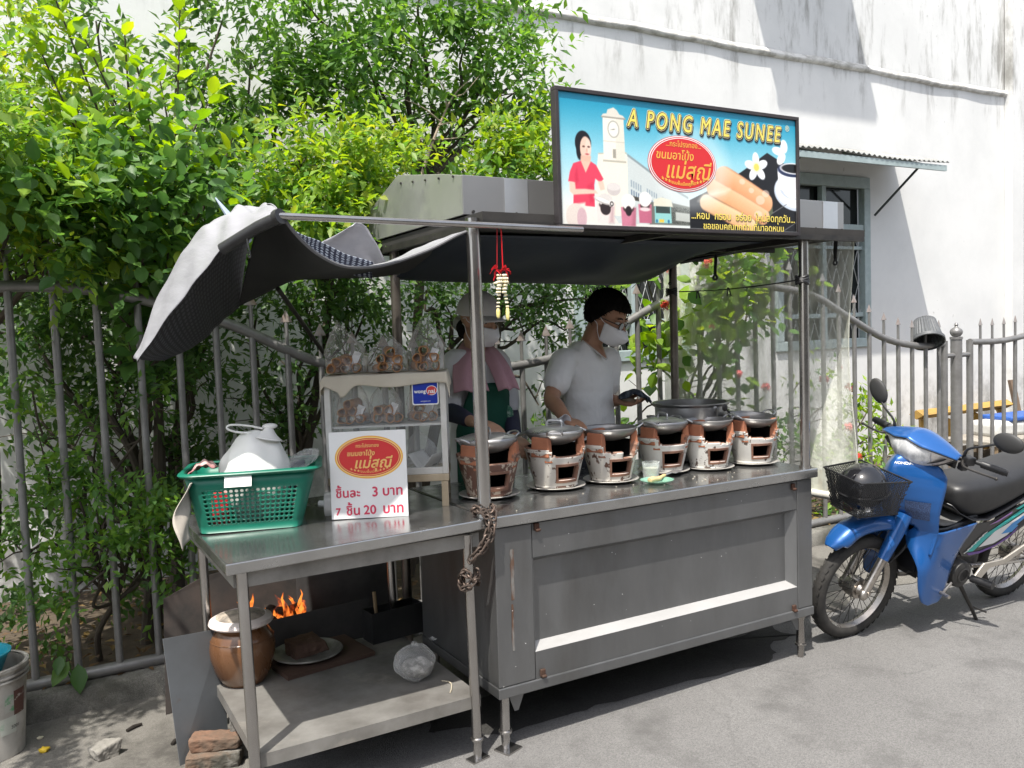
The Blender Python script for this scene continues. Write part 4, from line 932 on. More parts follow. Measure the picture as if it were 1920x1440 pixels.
sheet_obj(rails_grid([w_, [p+Vector((.0, .02, -.03)) for p in w_], [p+Vector((0, .02, -.07)) for p in w_]], 20, 6, .004, (.8, .35)), 'folded_dotted_edge', [DOTN, DOTN], tp, .003)
w_ = [at(x, y, Y=.70) for x, y in ((662, 424), (672, 418), (688, 428), (722, 490))]
w2 = [at(x, y, Y=.78) for x, y in ((560, 470), (610, 480), (660, 490), (716, 498))]
sheet_obj(rails_grid([w_, [a.lerp(b, .5)+Vector((0, .03, -.01)) for a, b in zip(w_, w2)], w2], 14, 10, .004), 'turned_up_flap', [SILVER, SILVER], tp, .003)
ri = MB()
a = at(463, 448, Y=.02); ri.tube(smoothpath([a, a+Vector((.002, -.01, -.03)), a+Vector((.006, -.012, -.055)), a+Vector((.0, -.012, -.06)), a+Vector((-.002, -.012, -.04))], 4), .0025, 6); ri.build('tie_cord', BLACK, tp)
m = MB(); m.cyl((-.755, -.05, 2.033), (.42, -.058, 2.02), .0115, n=12); tag(m.build('canopy_rod', STEEL_PIPE), 'thin steel rod along the roof front carrying the tarpaulin', 'rod')
a, b = at(521, 541, Y=.75), at(600, 652, Y=1.1)
m = MB(); m.cyl(a, b+(b-a)*.25, .010, n=8); tag(m.build('strut', DARK_METAL), 'thin dark strut slanting down behind the case from the tarpaulin', 'strut')
a, b = at(404, 371, Y=.95), at(432, 408, Y=.9)
m = MB(); m.tube([b+(b-a)*1.2, b, a], [.018, .016, .003], 8); tag(m.build('tent_pole', pm('pale_blue_pole', (.30, .36, .46), .5)), 'pale blue pointed pole poking up behind the silver tarpaulin', 'pole')
# dark tarp slung under the roof at the back
bt = [(.06, 1.0, 1.905), (.45, 1.0, 1.885), (.84, 1.0, 1.876), (1.2, 1.0, 1.868), (1.46, 1.0, 1.875), (1.62, 1.0, 1.905), (1.78, 1.0, 1.99)]
mt = [(x, .70, z+.06-.02*math.sin(i)) for i, (x, y, z) in enumerate(bt)]; ft = [(x, .30, 2.03) for x, y, z in bt]
o = sheet_obj(rails_grid([ft, mt, bt], 30, 14, .006), 'roof_tarp', [pm('blue_black_tarp', (.014, .02, .03), .6, 0, c2=(.022, .03, .042), scale=4, stretch=(1, .3, 1), bump=.2, bscale=15)]*2, None, .003)
tag(o, 'dark blue tarpaulin slung under the back of the cart roof', 'tarpaulin')

# ================================================================== clear plastic curtain on the right
def front_y(v): return .035+.05*math.sin(3.1*(v-.05))**2+.02*v
def cur(u, v):
    y = front_y(v)+(1.62-front_y(v))*u; z = .735+1.325*v
    return Vector((2.12+.012*math.sin(13*u+1.2*v)+.018*math.sin(29*u+2*v)*(1-.5*v)+(.10*u if 1 else 0), y, z))
CURF = film_mat('yellowed_clear_plastic', c=(.80, .82, .70), alpha=.28, rough=.35, milky=(5, (1, 1.6, .55), .55))
m = MB(); m.grid(cur, 60, 24)
pc = thing('plastic_curtain', 'yellowed clear plastic sheet hanging from the right end of the roof', 'plastic sheet', (0, 0, 0))
m.build('film', CURF, pc, angle=180)
m = MB(); m.tube([cur(0, i/23)+Vector((0, -.001, 0)) for i in range(24)], .004, 6, flat=.6); m.build('hem', film_mat('film_hem', c=(.75, .76, .66), alpha=.45, rough=.3), pc)
m = MB(); m.lathe([(.0155, -.0), (.021, .0), (.0215, .13), (.0205, .14), (.0205, 1.6), (.015, 1.6), (.0155, 0)], (2.125, -.03, .72), 18, axis=(0, 1, -.012)); tag(m.build('pipe', pm('pvc_pipe', (.66, .65, .60), .45, c2=(.55, .53, .46), scale=4, c3=(.4, .36, .28), scale3=9, thr3=(.62, .7))), 'off white plastic pipe weighing down the clear plastic sheet', 'pipe')
def strap(px, py0, py1, Y, wd, label):
    a, b = at(px, py0, Y=Y), at(px, py1, Y=Y); L_ = (b-a).length; m = MB()
    m.tube(smoothpath([a, a.lerp(b, .3)+Vector((.004, 0, 0)), a.lerp(b, .7), b], 5), [wd*k for k in [1]*10+[.9]*6], 6, flat=.35)
    m.tube(smoothpath([b+Vector((wd*.9*math.cos(t_), .004*math.sin(2*t_), -wd*.2+wd*1.2*math.sin(t_))) for t_ in [i*.9 for i in range(8)]], 4), wd*.45, 6)
    tag(m.build('strap', BLACK), label, 'strap', 'black tie straps under the roof')
strap(1566, 437, 490, .13, .012, 'black tie strap on the front corner of the clear plastic sheet')
strap(1341, 470, 518, .72, .013, 'black tie strap knotted below the roof between the right posts')
strap(1256, 486, 530, .93, .008, 'thin black tie strap hanging beside the back right post')
a, b = at(1275, 492, Y=.88), at(1400, 468, Y=.62)
m = MB(); m.cyl(a, b, .011, n=10); tag(m.build('roof_bar', BLACK), 'short black bar fixed under the right side of the roof', 'bar')
a, b = at(1273, 547, Y=.96), at(1497, 525, Y=.03)
m = MB(); pts = [a.lerp(b, i/10)+Vector((0, 0, -.012*math.sin(math.pi*i/10))) for i in range(11)]; m.tube(pts, .0035, 6)
for e_, r_ in ((b, .029), (Vector((1.75, .985, a.z)), .029)):
    for k in range(5):
        m.tube([Vector((e_.x+(1.735-b.x if e_ is b else 0)+r_*math.cos(t_), e_.y+r_*math.sin(t_), e_.z+.007*(k-2)+.006*math.sin(t_*2+k))) for t_ in [i*6.283/14 for i in range(14)]], .0055, 6, closed=True)
tag(m.build('cord', BLACK), 'black cord tied between the two right posts of the cart', 'cord')
for px, lab_ in ((1336, 'black clip on the cord nearest the back right post'), (1403, 'black clip at the middle of the cord')):
    t_ = (px-1273)/(1497-1273); k = t_*.5+t_*t_*.5; p = a.lerp(b, k)+Vector((0, 0, -.012)); m = MB()
    for s in (-1, 1): m.tube([p+Vector((0, s*.002, .008)), p+Vector((.004, s*.008, -.012)), p+Vector((.006, s*.014, -.035))], .004, 6)
    tag(m.build('peg', BLACK), lab_, 'clothes peg', 'pegs on the cord')

# ================================================================== flower garland on a red ribbon
ga = thing('flower_garland', 'yellow and white flower garland hanging on red ribbon beside the front post', 'garland', (.062, -.045, 1.70))
RIB = pm('red_ribbon', (.62, .012, .02), .4, c2=(.45, .01, .015), scale=20)
FLW = pm('cream_blossom', (.72, .62, .34), .6, c2=(.78, .74, .62), scale=60); FLY = pm('yellow_petal', (.70, .58, .12), .6, c2=(.76, .7, .38), scale=50)
m = MB(); m.tube([(.005, 0, .318), (.006, 0, .17)], .0042, 6, flat=.4); m.tube([(-.012, 0, .318), (-.018, .0, .17)], .0012, 5)
r_ = random.Random(2)
for (x, z) in ((-.022, .165), (.018, .165)):
    for k in range(7):
        a_ = k*.9+r_.random(); m.tube(smoothpath([(x, 0, z), (x+.016*math.cos(a_), .012*math.sin(a_*2), z+.016*math.sin(a_)), (x+.022*math.cos(a_+.5), .008, z-.014+.018*math.sin(a_+.4))], 3), .004, 5, flat=.35)
    m.tube([(x, 0, z), (x+.012*(1 if x > 0 else -1), .002, z-.04)], [.006, .002], 5, flat=.3)
m.build('ribbon', RIB, ga)
m = MB()
def blossom(p, r, k=6):
    for q_ in range(k):
        a_ = q_*6.283/k; m.ball((p[0]+r*.6*math.cos(a_), p[1]+r*.6*math.sin(a_), p[2]), (r*.55, r*.55, r*.5), 7, 5)
for s in (-1, 1):
    for i in range(6): blossom((s*.012+.004*math.sin(i), 0, .145-.0125*i), .0095+.002*(i in (1, 2)))
    for i in range(4): blossom((s*(.014+.002*i), 0, .072-.014*i), .0065)
    for i in range(5): blossom((s*.006*i-.0, .004, .118+.002*math.sin(i)), .008)
m.build('blossoms', FLW, ga)
m = MB()
for s, L_ in ((-1, .045), (1, .06)):
    for k in range(4): m.ball((s*.02+.003*math.cos(k*1.6), .003*math.sin(k*1.6), .0+.012-L_*.15), (.005, .005, L_*.42), 7, 7)
m.build('petal_tails', FLY, ga)
m = MB(); m.tube([(.022, 0, .0), (.026, 0, -.02)], [.004, .001], 5); m.build('leaf_tip', pm('leaf_tip', (.1, .2, .03), .5), ga)

# ================================================================== chain round the junction
CH = pm('rusty_chain', (.09, .075, .065), .55, .7, c2=(.14, .10, .08), scale=30, rvar=.15)
ch = thing('chain', 'dark steel chain wound round the front post and table leg', 'chain', (0, 0, 0))
def link_chain(pts, L_=.034, wd=.011, r=.0042, roll0=0.0):
    P_ = smoothpath(pts, 14); acc = [0]
    for a, b in zip(P_, P_[1:]): acc.append(acc[-1]+(b-a).length)
    n_ = int(acc[-1]/(L_*.72)); m = MB()
    def pos(s):
        for i in range(len(acc)-1):
            if acc[i+1] >= s: return P_[i].lerp(P_[i+1], (s-acc[i])/max(1e-6, acc[i+1]-acc[i]))
        return P_[-1]
    for k in range(n_):
        s = (k+.5)*acc[-1]/n_; c = pos(s); d = (pos(s+.006)-pos(s-.006)).normalized(); u, v = frame_of(d)
        a_ = roll0+(math.pi/2)*(k % 2)+.25*math.sin(k*2.1); u2 = u*math.cos(a_)+v*math.sin(a_); lp = []
        for i in range(14):
            t_ = i*6.283/14; lp.append(c+d*(L_/2-wd/2)*(1 if math.cos(t_) > 0 else -1)*min(1, abs(math.cos(t_))*4)+d*wd*.8*math.cos(t_)+u2*wd*math.sin(t_))
        m.tube(lp, r, 6, closed=True)
    return m
def ring(cx, cy, z, r_, n_=9, w_=.01): return [(cx+r_*math.cos(i*6.283/n_), cy+r_*math.sin(i*6.283/n_), z+w_*math.sin(i*1.7)) for i in range(n_+1)]
link_chain(ring(-.012, .032, .967, .036)).build('upper_loop', CH, ch)
link_chain([(.01, -.014, .965), (.0, -.022, .93), (-.012, -.026, .88), (-.04, -.012, .83), (-.078, .0, .80), (-.085, .012, .785)]).build('hanging_run', CH, ch)
link_chain([(-.03, -.004, .97), (-.02, -.016, .94), (-.02, -.022, .90), (-.05, -.016, .84), (-.085, .004, .795)], roll0=.8).build('hanging_run', CH, ch)
link_chain(ring(-.078, .042, .725, .03, 8, .016)).build('lower_loop', CH, ch)
link_chain(ring(-.078, .042, .695, .031, 8, -.014), roll0=.6).build('lower_loop', CH, ch)
# ================================================================== display case on the side table
cs = thing('display_case', 'small white framed glass display case standing on the steel side table', 'display case', (-.453, .528, .9355), R(-27))
CW, CD, CH_ = .487, .30, .545
FRM = pm('white_case_frame', (.66, .65, .62), .5, c2=(.54, .52, .47), scale=12, rvar=.1)
CREAMW = pm('cream_wood', (.55, .46, .33), .7, c2=(.36, .28, .18), scale=9, stretch=(1, 1, .3), c3=(.2, .14, .09), scale3=14, thr3=(.6, .68))
for x in (.018, CW-.018):
    for y in (.016, CD-.016):
        m = MB(); m.box((x, y, .0525), (.028, .028, .105)); m.build('leg', CREAMW, cs, smooth=False, bevel=.003)
m = MB(); m.span((0, 0, .1055), (CW, CD, .135)); m.build('base_board', CREAMW, cs, smooth=False, bevel=.003)
m = MB(); t_ = .024
for x in (0, CW-t_):
    for y in (.002, CD-t_): m.span((x, y, .1355), (x+t_, y+t_, CH_-.012))
m.span((t_, .003, .1355), (CW-t_, .02, .162)); m.span((t_, CD-.022, .1355), (CW-t_, CD-.003, .162))
for x in (0, CW-t_): m.span((x+.003, t_+.002, .1355), (x+t_-.003, CD-t_, .162))
m.span((0, .001, CH_-.0118), (CW, CD, CH_)); m.build('frame', FRM, cs, smooth=False, bevel=.002)
m = MB(); m.span((t_+.001, .016, .333), (CW-t_-.001, CD-.026, .341)); m.build('shelf', FRM, cs, smooth=False)
PANE = film_mat('case_glass', c=(.85, .9, .9), alpha=.05, rough=.04, spec=.5)
for (a, b) in (((t_, .010, .1625), (CW-t_, .013, CH_-.013)), ((t_, CD-.012, .1625), (CW-t_, CD-.009, CH_-.013)), ((.009, t_, .1625), (.012, CD-t_, CH_-.013)), ((CW-.012, t_, .1625), (CW-.009, CD-t_, CH_-.013))):
    m = MB(); m.span(a, b); m.build('glass_pane', PANE, cs, smooth=False)
# sticker
sk = MB(); sx0, sx1, sz0, sz1 = .352, .458, .418, .512
def rrect(x0, z0, x1, z1, r, n=6):
    p = []
    for cx, cz, a0 in ((x1-r, z0+r, -90), (x1-r, z1-r, 0), (x0+r, z1-r, 90), (x0+r, z0+r, 180)):
        p += [(cx+r*math.cos(R(a0+90*i/n)), cz+r*math.sin(R(a0+90*i/n))) for i in range(n+1)]
    return p
skf = lambda u, v, w_: Vector((u, .0015-w_, v))
sk.cur = 0; sk.prism(rrect(sx0, sz0, sx1, sz1, .009), skf, 0, .002)
sk.cur = 1; sk.add([skf(u, v, .0026) for u, v in rrect(sx0+.004, sz0+.005, sx1-.004, sz1-.001, .007)], [tuple(range(28))])
scx, scz = sx0+.079, sz0+.058
sk.cur = 0; disc(sk, scx, scz, .0225, .0195, skf, .0030, 28)
sk.cur = 2; disc(sk, scx, scz, .020, .017, skf, .0034, 28); sk.add([skf(scx-.012, scz-.008, .0034), skf(scx-.016, scz-.019, .0034), skf(scx-.003, scz-.015, .0034)], [(0, 1, 2)])
sk.cur = 0; put_text(sk, 'wong', skf, sx0+.032, scz-.002, width=.046, depth=.0036, bold=.0007); put_text(sk, 'nai', skf, scx, scz-.002, width=.026, depth=.004, bold=.0007); put_text(sk, 'wongnai.com', skf, (sx0+sx1)/2, sz0+.016, width=.04, depth=.0036)
sk.build('sticker', [INKW, pm('sticker_blue', (.01, .035, .34), .35), pm('sticker_red', (.62, .05, .05), .35)], cs, smooth=False)
# cloth over the top
CLOTH = pm('cream_cloth', (.58, .53, .43), .9, c2=(.50, .45, .36), scale=6, bump=.25, bscale=120)
def clf(u, v):
    x = -.018+(CW+.05)*u; s = v                                           # v 0..1 back to front, last part hangs
    hang = .038+.055*math.exp(-((u-.17)/.07)**2)-.008*math.sin(9*u)+.012*u
    if u < .15: hang = .028+.04*(u/.15)
    y = CD-.01-(CD-.004)*min(1, v/.72)
    z = CH_+.003+.002*math.sin(17*u+5*v)
    if v > .72:
        k = (v-.72)/.28; y = -.006-.006*math.sin(k*2)-.004*math.sin(14*u)*k; z = CH_+.003-hang*k
    e_ = 0
    if u < .04: k = (1-u/.04); z -= .075*k; x = -.009-.004*k
    if u > .955: k = (u-.955)/.045; z -= .06*k; x = CW+.005+.012*k
    return Vector((x, y, z))
m = MB(); m.grid(clf, 70, 34); clo = m.build('cloth', CLOTH, None, angle=180, solid=.003); clo.location = cs.location; clo.rotation_euler = cs.rotation_euler
tag(clo, 'cream cloth spread over the top of the display case', 'cloth')

# ------------------------------------------------------------------ bags of rolled crepes
CREPE = pm('golden_crepe', (.52, .28, .12), .75, c2=(.36, .16, .06), scale=14, c3=(.62, .40, .2), scale3=20, thr3=(.55, .7), bump=.4, bscale=60)
def roll_mesh():
    m = MB(); n = 20
    def fn(u, v):
        a_ = u*6.283*1.25; r_ = .0200-.0026*u+.0016*math.sin(3*a_+v*3); return Vector((r_*math.cos(a_), -.055+.11*v, r_*.9*math.sin(a_)))
    m.grid(fn, n+8, 5); o = m.build('rolled_crepe', CREPE, angle=180, solid=.0022); return o
roll0 = roll_mesh(); used_roll = [False]
csM = Matrix.Translation(Vector(cs.location)) @ Matrix.Rotation(R(-27), 4, 'Z')
def bag_mesh(seed, w_, d, h, lean=0, peak=.5):
    r_ = random.Random(seed); cr = [(r_.uniform(3, 9), r_.uniform(0, 6), r_.uniform(4, 12)) for _ in range(6)]
    def fn(u, v):
        a_ = u*6.283
        if v < .12: k = v/.12; rx, ry, z = w_*.5*k, d*.5*k, .003
        else:
            k = (v-.12)/.88; z = .003+h*k**.9
            env = (1-.15*k) if k < .35 else max(.04, .95*(1-((k-.35)/.65)**1.5)+.12*(k)); rx = w_*.5*env; ry = d*.5*max(.1, env*(1-.75*k))
        q_ = 1+sum(.035*math.sin(c[0]*a_+c[1]+c[2]*v) for c in cr)*(.3+v)
        return Vector((rx*q_*math.cos(a_)+lean*v*v, ry*q_*math.sin(a_), z*(1+.10*math.sin(2*a_+cr[0][1])*v*v)))
    m = MB(); m.grid(fn, 44, 26, cu=True); return m
def food_bag(lx, ly, lz, w_, d, h, seed, lean, where, nroll, ang):
    p = csM @ Vector((lx, ly, lz)); b_ = thing('crepe_bag', 'clear bag of rolled crepes '+where, 'bag', p, R(-27), 'bags of rolled crepes')
    bag_mesh(seed, w_, d, h, lean).build('film', FILMT, b_, angle=180)
    r_ = random.Random(seed+50); tg = MB(); tg.box((w_*.22, -d*.30, h*.32), (.03, .002, .055), Matrix.Rotation(R(24), 3, 'Y') @ Matrix.Rotation(R(-20), 3, 'X')); tg.build('paper_slip', WHITE, b_, smooth=False)
    spots = [(-.040, .022), (0, .022), (.040, .022), (-.020, .054), (.021, .055), (.0, .084)][:nroll]
    for i, (x, z) in enumerate(spots):
        if not used_roll[0]: o = roll0; used_roll[0] = True
        else: o = roll0.copy(); col.objects.link(o)
        o.location = csM @ Vector((lx+x+r_.uniform(-.006, .006)+w_*.04*ang, ly+r_.uniform(-.02, .004)-.0, lz+z+.001)); o.rotation_euler = (R(r_.uniform(-3, 9)), R(r_.uniform(0, 360)), R(-27+22*ang+r_.uniform(-16, 16)))
        tag(o, 'golden rolled crepe in the bag '+where, 'crepe roll', 'golden rolled crepes inside the bags')
zt = CH_+.006
food_bag(.085, .115, zt, .175, .13, .20, 1, -.035, 'with the tall pointed corner on the case top', 5, -.4)
food_bag(.252, .11, zt, .17, .13, .15, 2, .0, 'with the low rounded top on the case top', 6, .3)
food_bag(.408, .115, zt, .15, .125, .21, 3, .0, 'with the twisted neck above the blue sticker', 6, .1)
food_bag(.098, .11, .342, .14, .12, .165, 4, .01, 'at the left end inside the case', 6, -.5)
food_bag(.236, .11, .342, .135, .12, .18, 5, -.005, 'at the middle inside the case', 5, .2)
food_bag(.385, .125, .342, .13, .115, .17, 6, -.01, 'behind the blue sticker inside the case', 4, .4)
# folded papers in the lower compartment
r_ = random.Random(8)
for i, (x, y, rz, lab_) in enumerate(((.33, .12, .3, 'white paper sheet lying flat in the bottom of the case'), (.40, .10, -.4, 'folded white paper standing in the bottom of the case'))):
    m = MB(); m.grid(lambda u, v: Vector((.11*(u-.5), .15*(v-.5), (.004+.01*math.sin(5*u+3*v)) if i == 0 else .075*abs(u-.5)*2)), 10, 8); o = m.build('paper', pm('paper_white', (.62, .62, .6), .8), angle=180, solid=.001)
    o.location = csM @ Vector((x, y, .138)); o.rotation_euler = (0, 0, R(-27)+rz); tag(o, lab_, 'paper', 'papers in the bottom of the case')
m = bag_mesh(17, .15, .12, .15, .0); o = m.build('empty_bag', FILM, angle=180); o.location = csM @ Vector((.36, .14, .15)); o.rotation_euler = (0, 0, R(-20)); tag(o, 'empty clear plastic bag in the bottom of the display case', 'bag')

# ------------------------------------------------------------------ price sign
ps = thing('price_sign', 'white price board with a red oval emblem leaning against the display case', 'sign', (-.493, .376, .9355), rot=(R(-4), 0, R(-26)))
PW, PH = .296, .337
m = MB(); m.span((0, 0, 0), (PW, .012, PH)); m.build('board', pm('white_foam_board', (.80, .80, .79), .5, c2=(.74, .74, .73), scale=5), ps, smooth=False, bevel=.0015)
psf = lambda u, v, w_: Vector((u, -.0006-w_, v))
m = MB(); cx, cy = .152, .236
m.cur = 0; disc(m, cx, cy, .131, .083, psf, 0); m.cur = 1; disc(m, cx, cy, .1265, .0785, psf, .0004); m.cur = 2; disc(m, cx, cy, .122, .074, psf, .0008); m.cur = 1; disc(m, cx, cy, .118, .0705, psf, .0012); m.cur = 2; disc(m, cx, cy, .1155, .0685, psf, .0016)
em = m.build('emblem', [pm('ink_orange', (.80, .40, .05), .5), pm('ink_pale_yellow', (.85, .62, .22), .5), pm('ink_emblem_red', (.60, .035, .035), .5)], ps, smooth=False)
m = MB(); dd = .0022
put_text(m, 'กระโปรงทอง', psf, cx-.005, cy+.045, width=.088, depth=dd, bold=.0003); put_text(m, 'ขนมอาโป้ง', psf, cx-.03, cy+.016, width=.105, depth=dd, shear=.15, bold=.0006); put_text(m, 'แม่สุณี', psf, cx+.018, cy-.022, width=.145, depth=dd, shear=.25, bold=.0011)
put_text(m, '★★★ขนมพื้นเมือง★★★', psf, cx, cy-.056, width=.15, depth=dd, warp=lambda u, v: (u, v+((u-cx)/.08)**2*.016))
m.build('emblem_lettering', pm('ink_faded_gold', (.80, .50, .16), .5), em, smooth=False)
m = MB()
for s, u, wd, v in (('ชิ้นละ', .066, .092, .100), ('3', .170, .019, .102), ('บาท', .238, .074, .103), ('7', .027, .017, .030), ('ชิ้น', .083, .050, .032), ('20', .148, .046, .033), ('บาท', .238, .076, .035)):
    put_text(m, s, psf, u, v, width=wd, depth=.0, bold=.0012)
m.build('price_lettering', pm('ink_crimson', (.60, .045, .10), .5), ps, smooth=False)
sw_ = MB(); sw_.cyl((-.03, .06, .052), (-.055, .07, .052), .013, n=14); o = sw_.build('jar_lid', WHITE); o.location = ps.location; o.rotation_euler = (0, 0, R(-26)); tag(o, 'small white screw cap of a bottle lying behind the price board', 'cap')
m = MB(); m.cyl((-.03, .06, .052), (.2, .06, .05), .048, n=20); o = m.build('bottle', film_mat('bottle_plastic', alpha=.3)); o.location = ps.location; o.rotation_euler = (0, 0, R(-26)); tag(o, 'clear bottle lying behind the white price board', 'bottle')

# ------------------------------------------------------------------ green basket
gb = thing('green_basket', 'green perforated plastic basket on the left end of the steel table', 'basket', (-.965, .470, .9315), R(-18))
GRN = pm('green_plastic', (.005, .125, .08), .38, c2=(.008, .155, .10), scale=5, rvar=.08)
b0 = [(0, 0), (.365, 0), (.365, .25), (0, .25)]; b1 = [(-.045, -.035), (.43, -.035), (.43, .285), (-.045, .285)]; BH = .225
def rr(pts, r, n=6):
    (x0, y0), (x1, y1) = pts[0], pts[2]; out = []
    for cx, cy, a0 in ((x0+r, y0+r, 180), (x1-r, y0+r, 270), (x1-r, y1-r, 0), (x0+r, y1-r, 90)):
        out += [(cx+r*math.cos(R(a0+90*i/n)), cy+r*math.sin(R(a0+90*i/n))) for i in range(n+1)]
    return out
def ringz(z):
    k = z/BH; p = [((1-k)*a[0]+k*b[0], (1-k)*a[1]+k*b[1]) for a, b in zip(b0, b1)]; return [Vector((x, y, z)) for x, y in rr(p, .035+.02*k)]
m = MB()
def wall_pt(side, u, z):
    rg = ringz(z); n = 7; i0 = (side*n+n-1) % 28; a, b = rg[i0], rg[(i0+1) % 28]; return a.lerp(b, u)
zb, zt_ = .03, .165; nz = 8
for side, nc in ((0, 18), (1, 11), (2, 18), (3, 11)):
    for i in range(nc):
        for j in range(nz):
            u0, u1, z0, z1 = i/nc, (i+1)/nc, zb+(zt_-zb)*j/nz, zb+(zt_-zb)*(j+1)/nz; vs = []
            for k in range(8): a_ = k*math.pi/4; c_, s_ = math.cos(a_), math.sin(a_); f = 1/max(abs(c_), abs(s_)); vs.append(wall_pt(side, (u0+u1)/2+(u1-u0)/2*c_*f, (z0+z1)/2+(z1-z0)/2*s_*f))
            for k in range(8): a_ = k*math.pi/4; vs.append(wall_pt(side, (u0+u1)/2+(u1-u0)*.36*math.cos(a_), (z0+z1)/2+(z1-z0)*.36*math.sin(a_)))
            m.add(vs, [(k, (k+1) % 8, 8+(k+1) % 8, 8+k) for k in range(8)])
for (za, zc) in ((.0, zb), (zt_, .212)):
    m.loft([ringz(za), ringz(zc)], caps=False)
for c_ in range(4):                                                        # rounded corners stay solid
    zs = [zb+(zt_-zb)*i/8 for i in range(9)]; idx = [(c_*7+i) % 28 for i in range(7)]
    m.loft([[ringz(z)[i] for i in idx] for z in zs], closed=False, caps=False)
rg = ringz(0.0); m.add(rg, [tuple(range(28))])
m.build('body', GRN, gb, angle=50, solid=.003, weld=True)
def off(rg, d): 
    c = Vector((.185, .125, 0)); return [p+Vector(((p.x-c.x), (p.y-c.y)*1.4, 0)).normalized()*d for p in rg]
rm = MB(); A = ringz(.210); rm.loft([off(A, .0), off(ringz(.216), .022), off(ringz(.223), .026), off(ringz(.229), .020), off(ringz(.230), -.002), off(ringz(.224), -.004)], caps=False); rm.build('rim', GRN, gb, angle=60)
m = MB(); m.grid(lambda u, v: Vector((.105+.095*u, -.066+.03*v+(.0 if v > .3 else -.001), .224-.046*(1-v)-(0 if v < .7 else -.006))), 4, 5); m.build('label', pm('white_tape', (.72, .72, .70), .6), gb, smooth=False, solid=.001)
gbM = Matrix.Translation(Vector(gb.location)) @ Matrix.Rotation(R(-18), 4, 'Z')
# white bag standing in it
wb = thing('carrier_bag', 'bulging white plastic carrier bag tied with a loop in the green basket', 'bag', gbM @ Vector((.20, .10, .005)), R(-18)); wb.scale = (1.12, 1.12, 1.17)
WBAG = pm('white_bag_film', (.80, .80, .77), .45, c2=(.74, .74, .71), scale=9, bump=.25, bscale=30)
r_ = random.Random(4); cr = [(Vector((r_.gauss(0, 1), r_.gauss(0, 1), r_.gauss(0, 1))).normalized(), r_.uniform(6, 14), r_.uniform(0, 6)) for _ in range(8)]
m = MB(); m.ball((0, 0, .155), (.118, .095, .155), 40, 30, fn=lambda p: 1+sum(.012*math.sin(k*p.dot(d)+f) for d, k, f in cr)-.10*max(0, p.z)*max(0, -p.x)); m.build('body', WBAG, wb, angle=180)
m = MB(); kx = .045
m.tube(smoothpath([(kx, -.01, .28), (kx+.005, -.01, .305), (kx+.0, -.01, .318)], 4), [.055, .045, .034, .026, .020, .016, .015, .013, .008], 10)
m.tube(smoothpath([(kx-.01, -.015, .312), (kx-.06, -.02, .325), (kx-.115, -.02, .330), (kx-.125, -.02, .318), (kx-.09, -.02, .305), (kx-.03, -.015, .300)], 6), .006, 8, flat=.6)
m.ball((kx+.012, -.008, .318), (.026, .016, .010), 12, 8); m.build('knot', WBAG, wb, angle=180)
# pink printed towel and hanging cloth
m = MB(); m.grid(lambda u, v: gbM @ Vector((-.035+.10*u, .02+.13*v, .215+.05*math.sin(u*2.6)*(.5+.5*math.sin(v*3+.6))+.004*math.sin(20*u+7*v))), 18, 14); tag(m.build('towel', pm('pink_print_cloth', (.55, .38, .35), .95, c2=(.35, .17, .17), scale=26, thr=(.5, .58)), angle=180, solid=.004), 'pale pink printed cloth folded in the left corner of the green basket', 'cloth')
def hang(u, v):
    a_ = at(357+6*u, 905, Y=.44); z = -.235*v*(1-.12*u); return a_+Vector((-.005-.05*math.sin(v*2.6)*(1-u)-.018*v+.006*math.sin(9*v+4*u), .05*(u-.5)+.02*math.sin(5*v), z))
m = MB(); m.grid(hang, 8, 22); tag(m.build('rag', pm('dirty_white_rag', (.50, .46, .40), .95, c2=(.40, .36, .31), scale=8, bump=.3, bscale=60), angle=180, solid=.003), 'off white rag hanging down over the left corner of the table', 'rag')
m = MB(); m.box((0, 0, .09), (.10, .02, .16), Matrix.Rotation(R(14), 3, 'X')); o = m.build('packet', film_mat('navy_packet', c=(.03, .04, .09), alpha=.7), bevel=.004); o.location = gbM @ Vector((.335, .18, .06)); o.rotation_euler = (0, 0, R(-18)); tag(o, 'dark blue see through packet standing in the green basket', 'packet')
m = MB(); m.ball((0, 0, .0), (.075, .05, .03), 24, 14, rot=Matrix.Rotation(R(-24), 3, 'Y'), fn=lambda p: 1+sum(.03*math.sin(k*p.dot(d)+f) for d, k, f in cr)); o = m.build('wrapped_packet', FILM, angle=180); o.location = gbM @ Vector((.375, .12, .235)); o.rotation_euler = (0, 0, R(10)); tag(o, 'clear crumpled packet lying on the right rim of the green basket', 'packet')
m = MB(); m.box((0, 0, .07), (.06, .03, .13)); o = m.build('carton', pm('red_carton', (.5, .02, .03), .5), bevel=.004); o.location = gbM @ Vector((.075, .05, .006)); o.rotation_euler = (0, 0, R(-30)); tag(o, 'red carton showing through the holes of the green basket', 'carton')
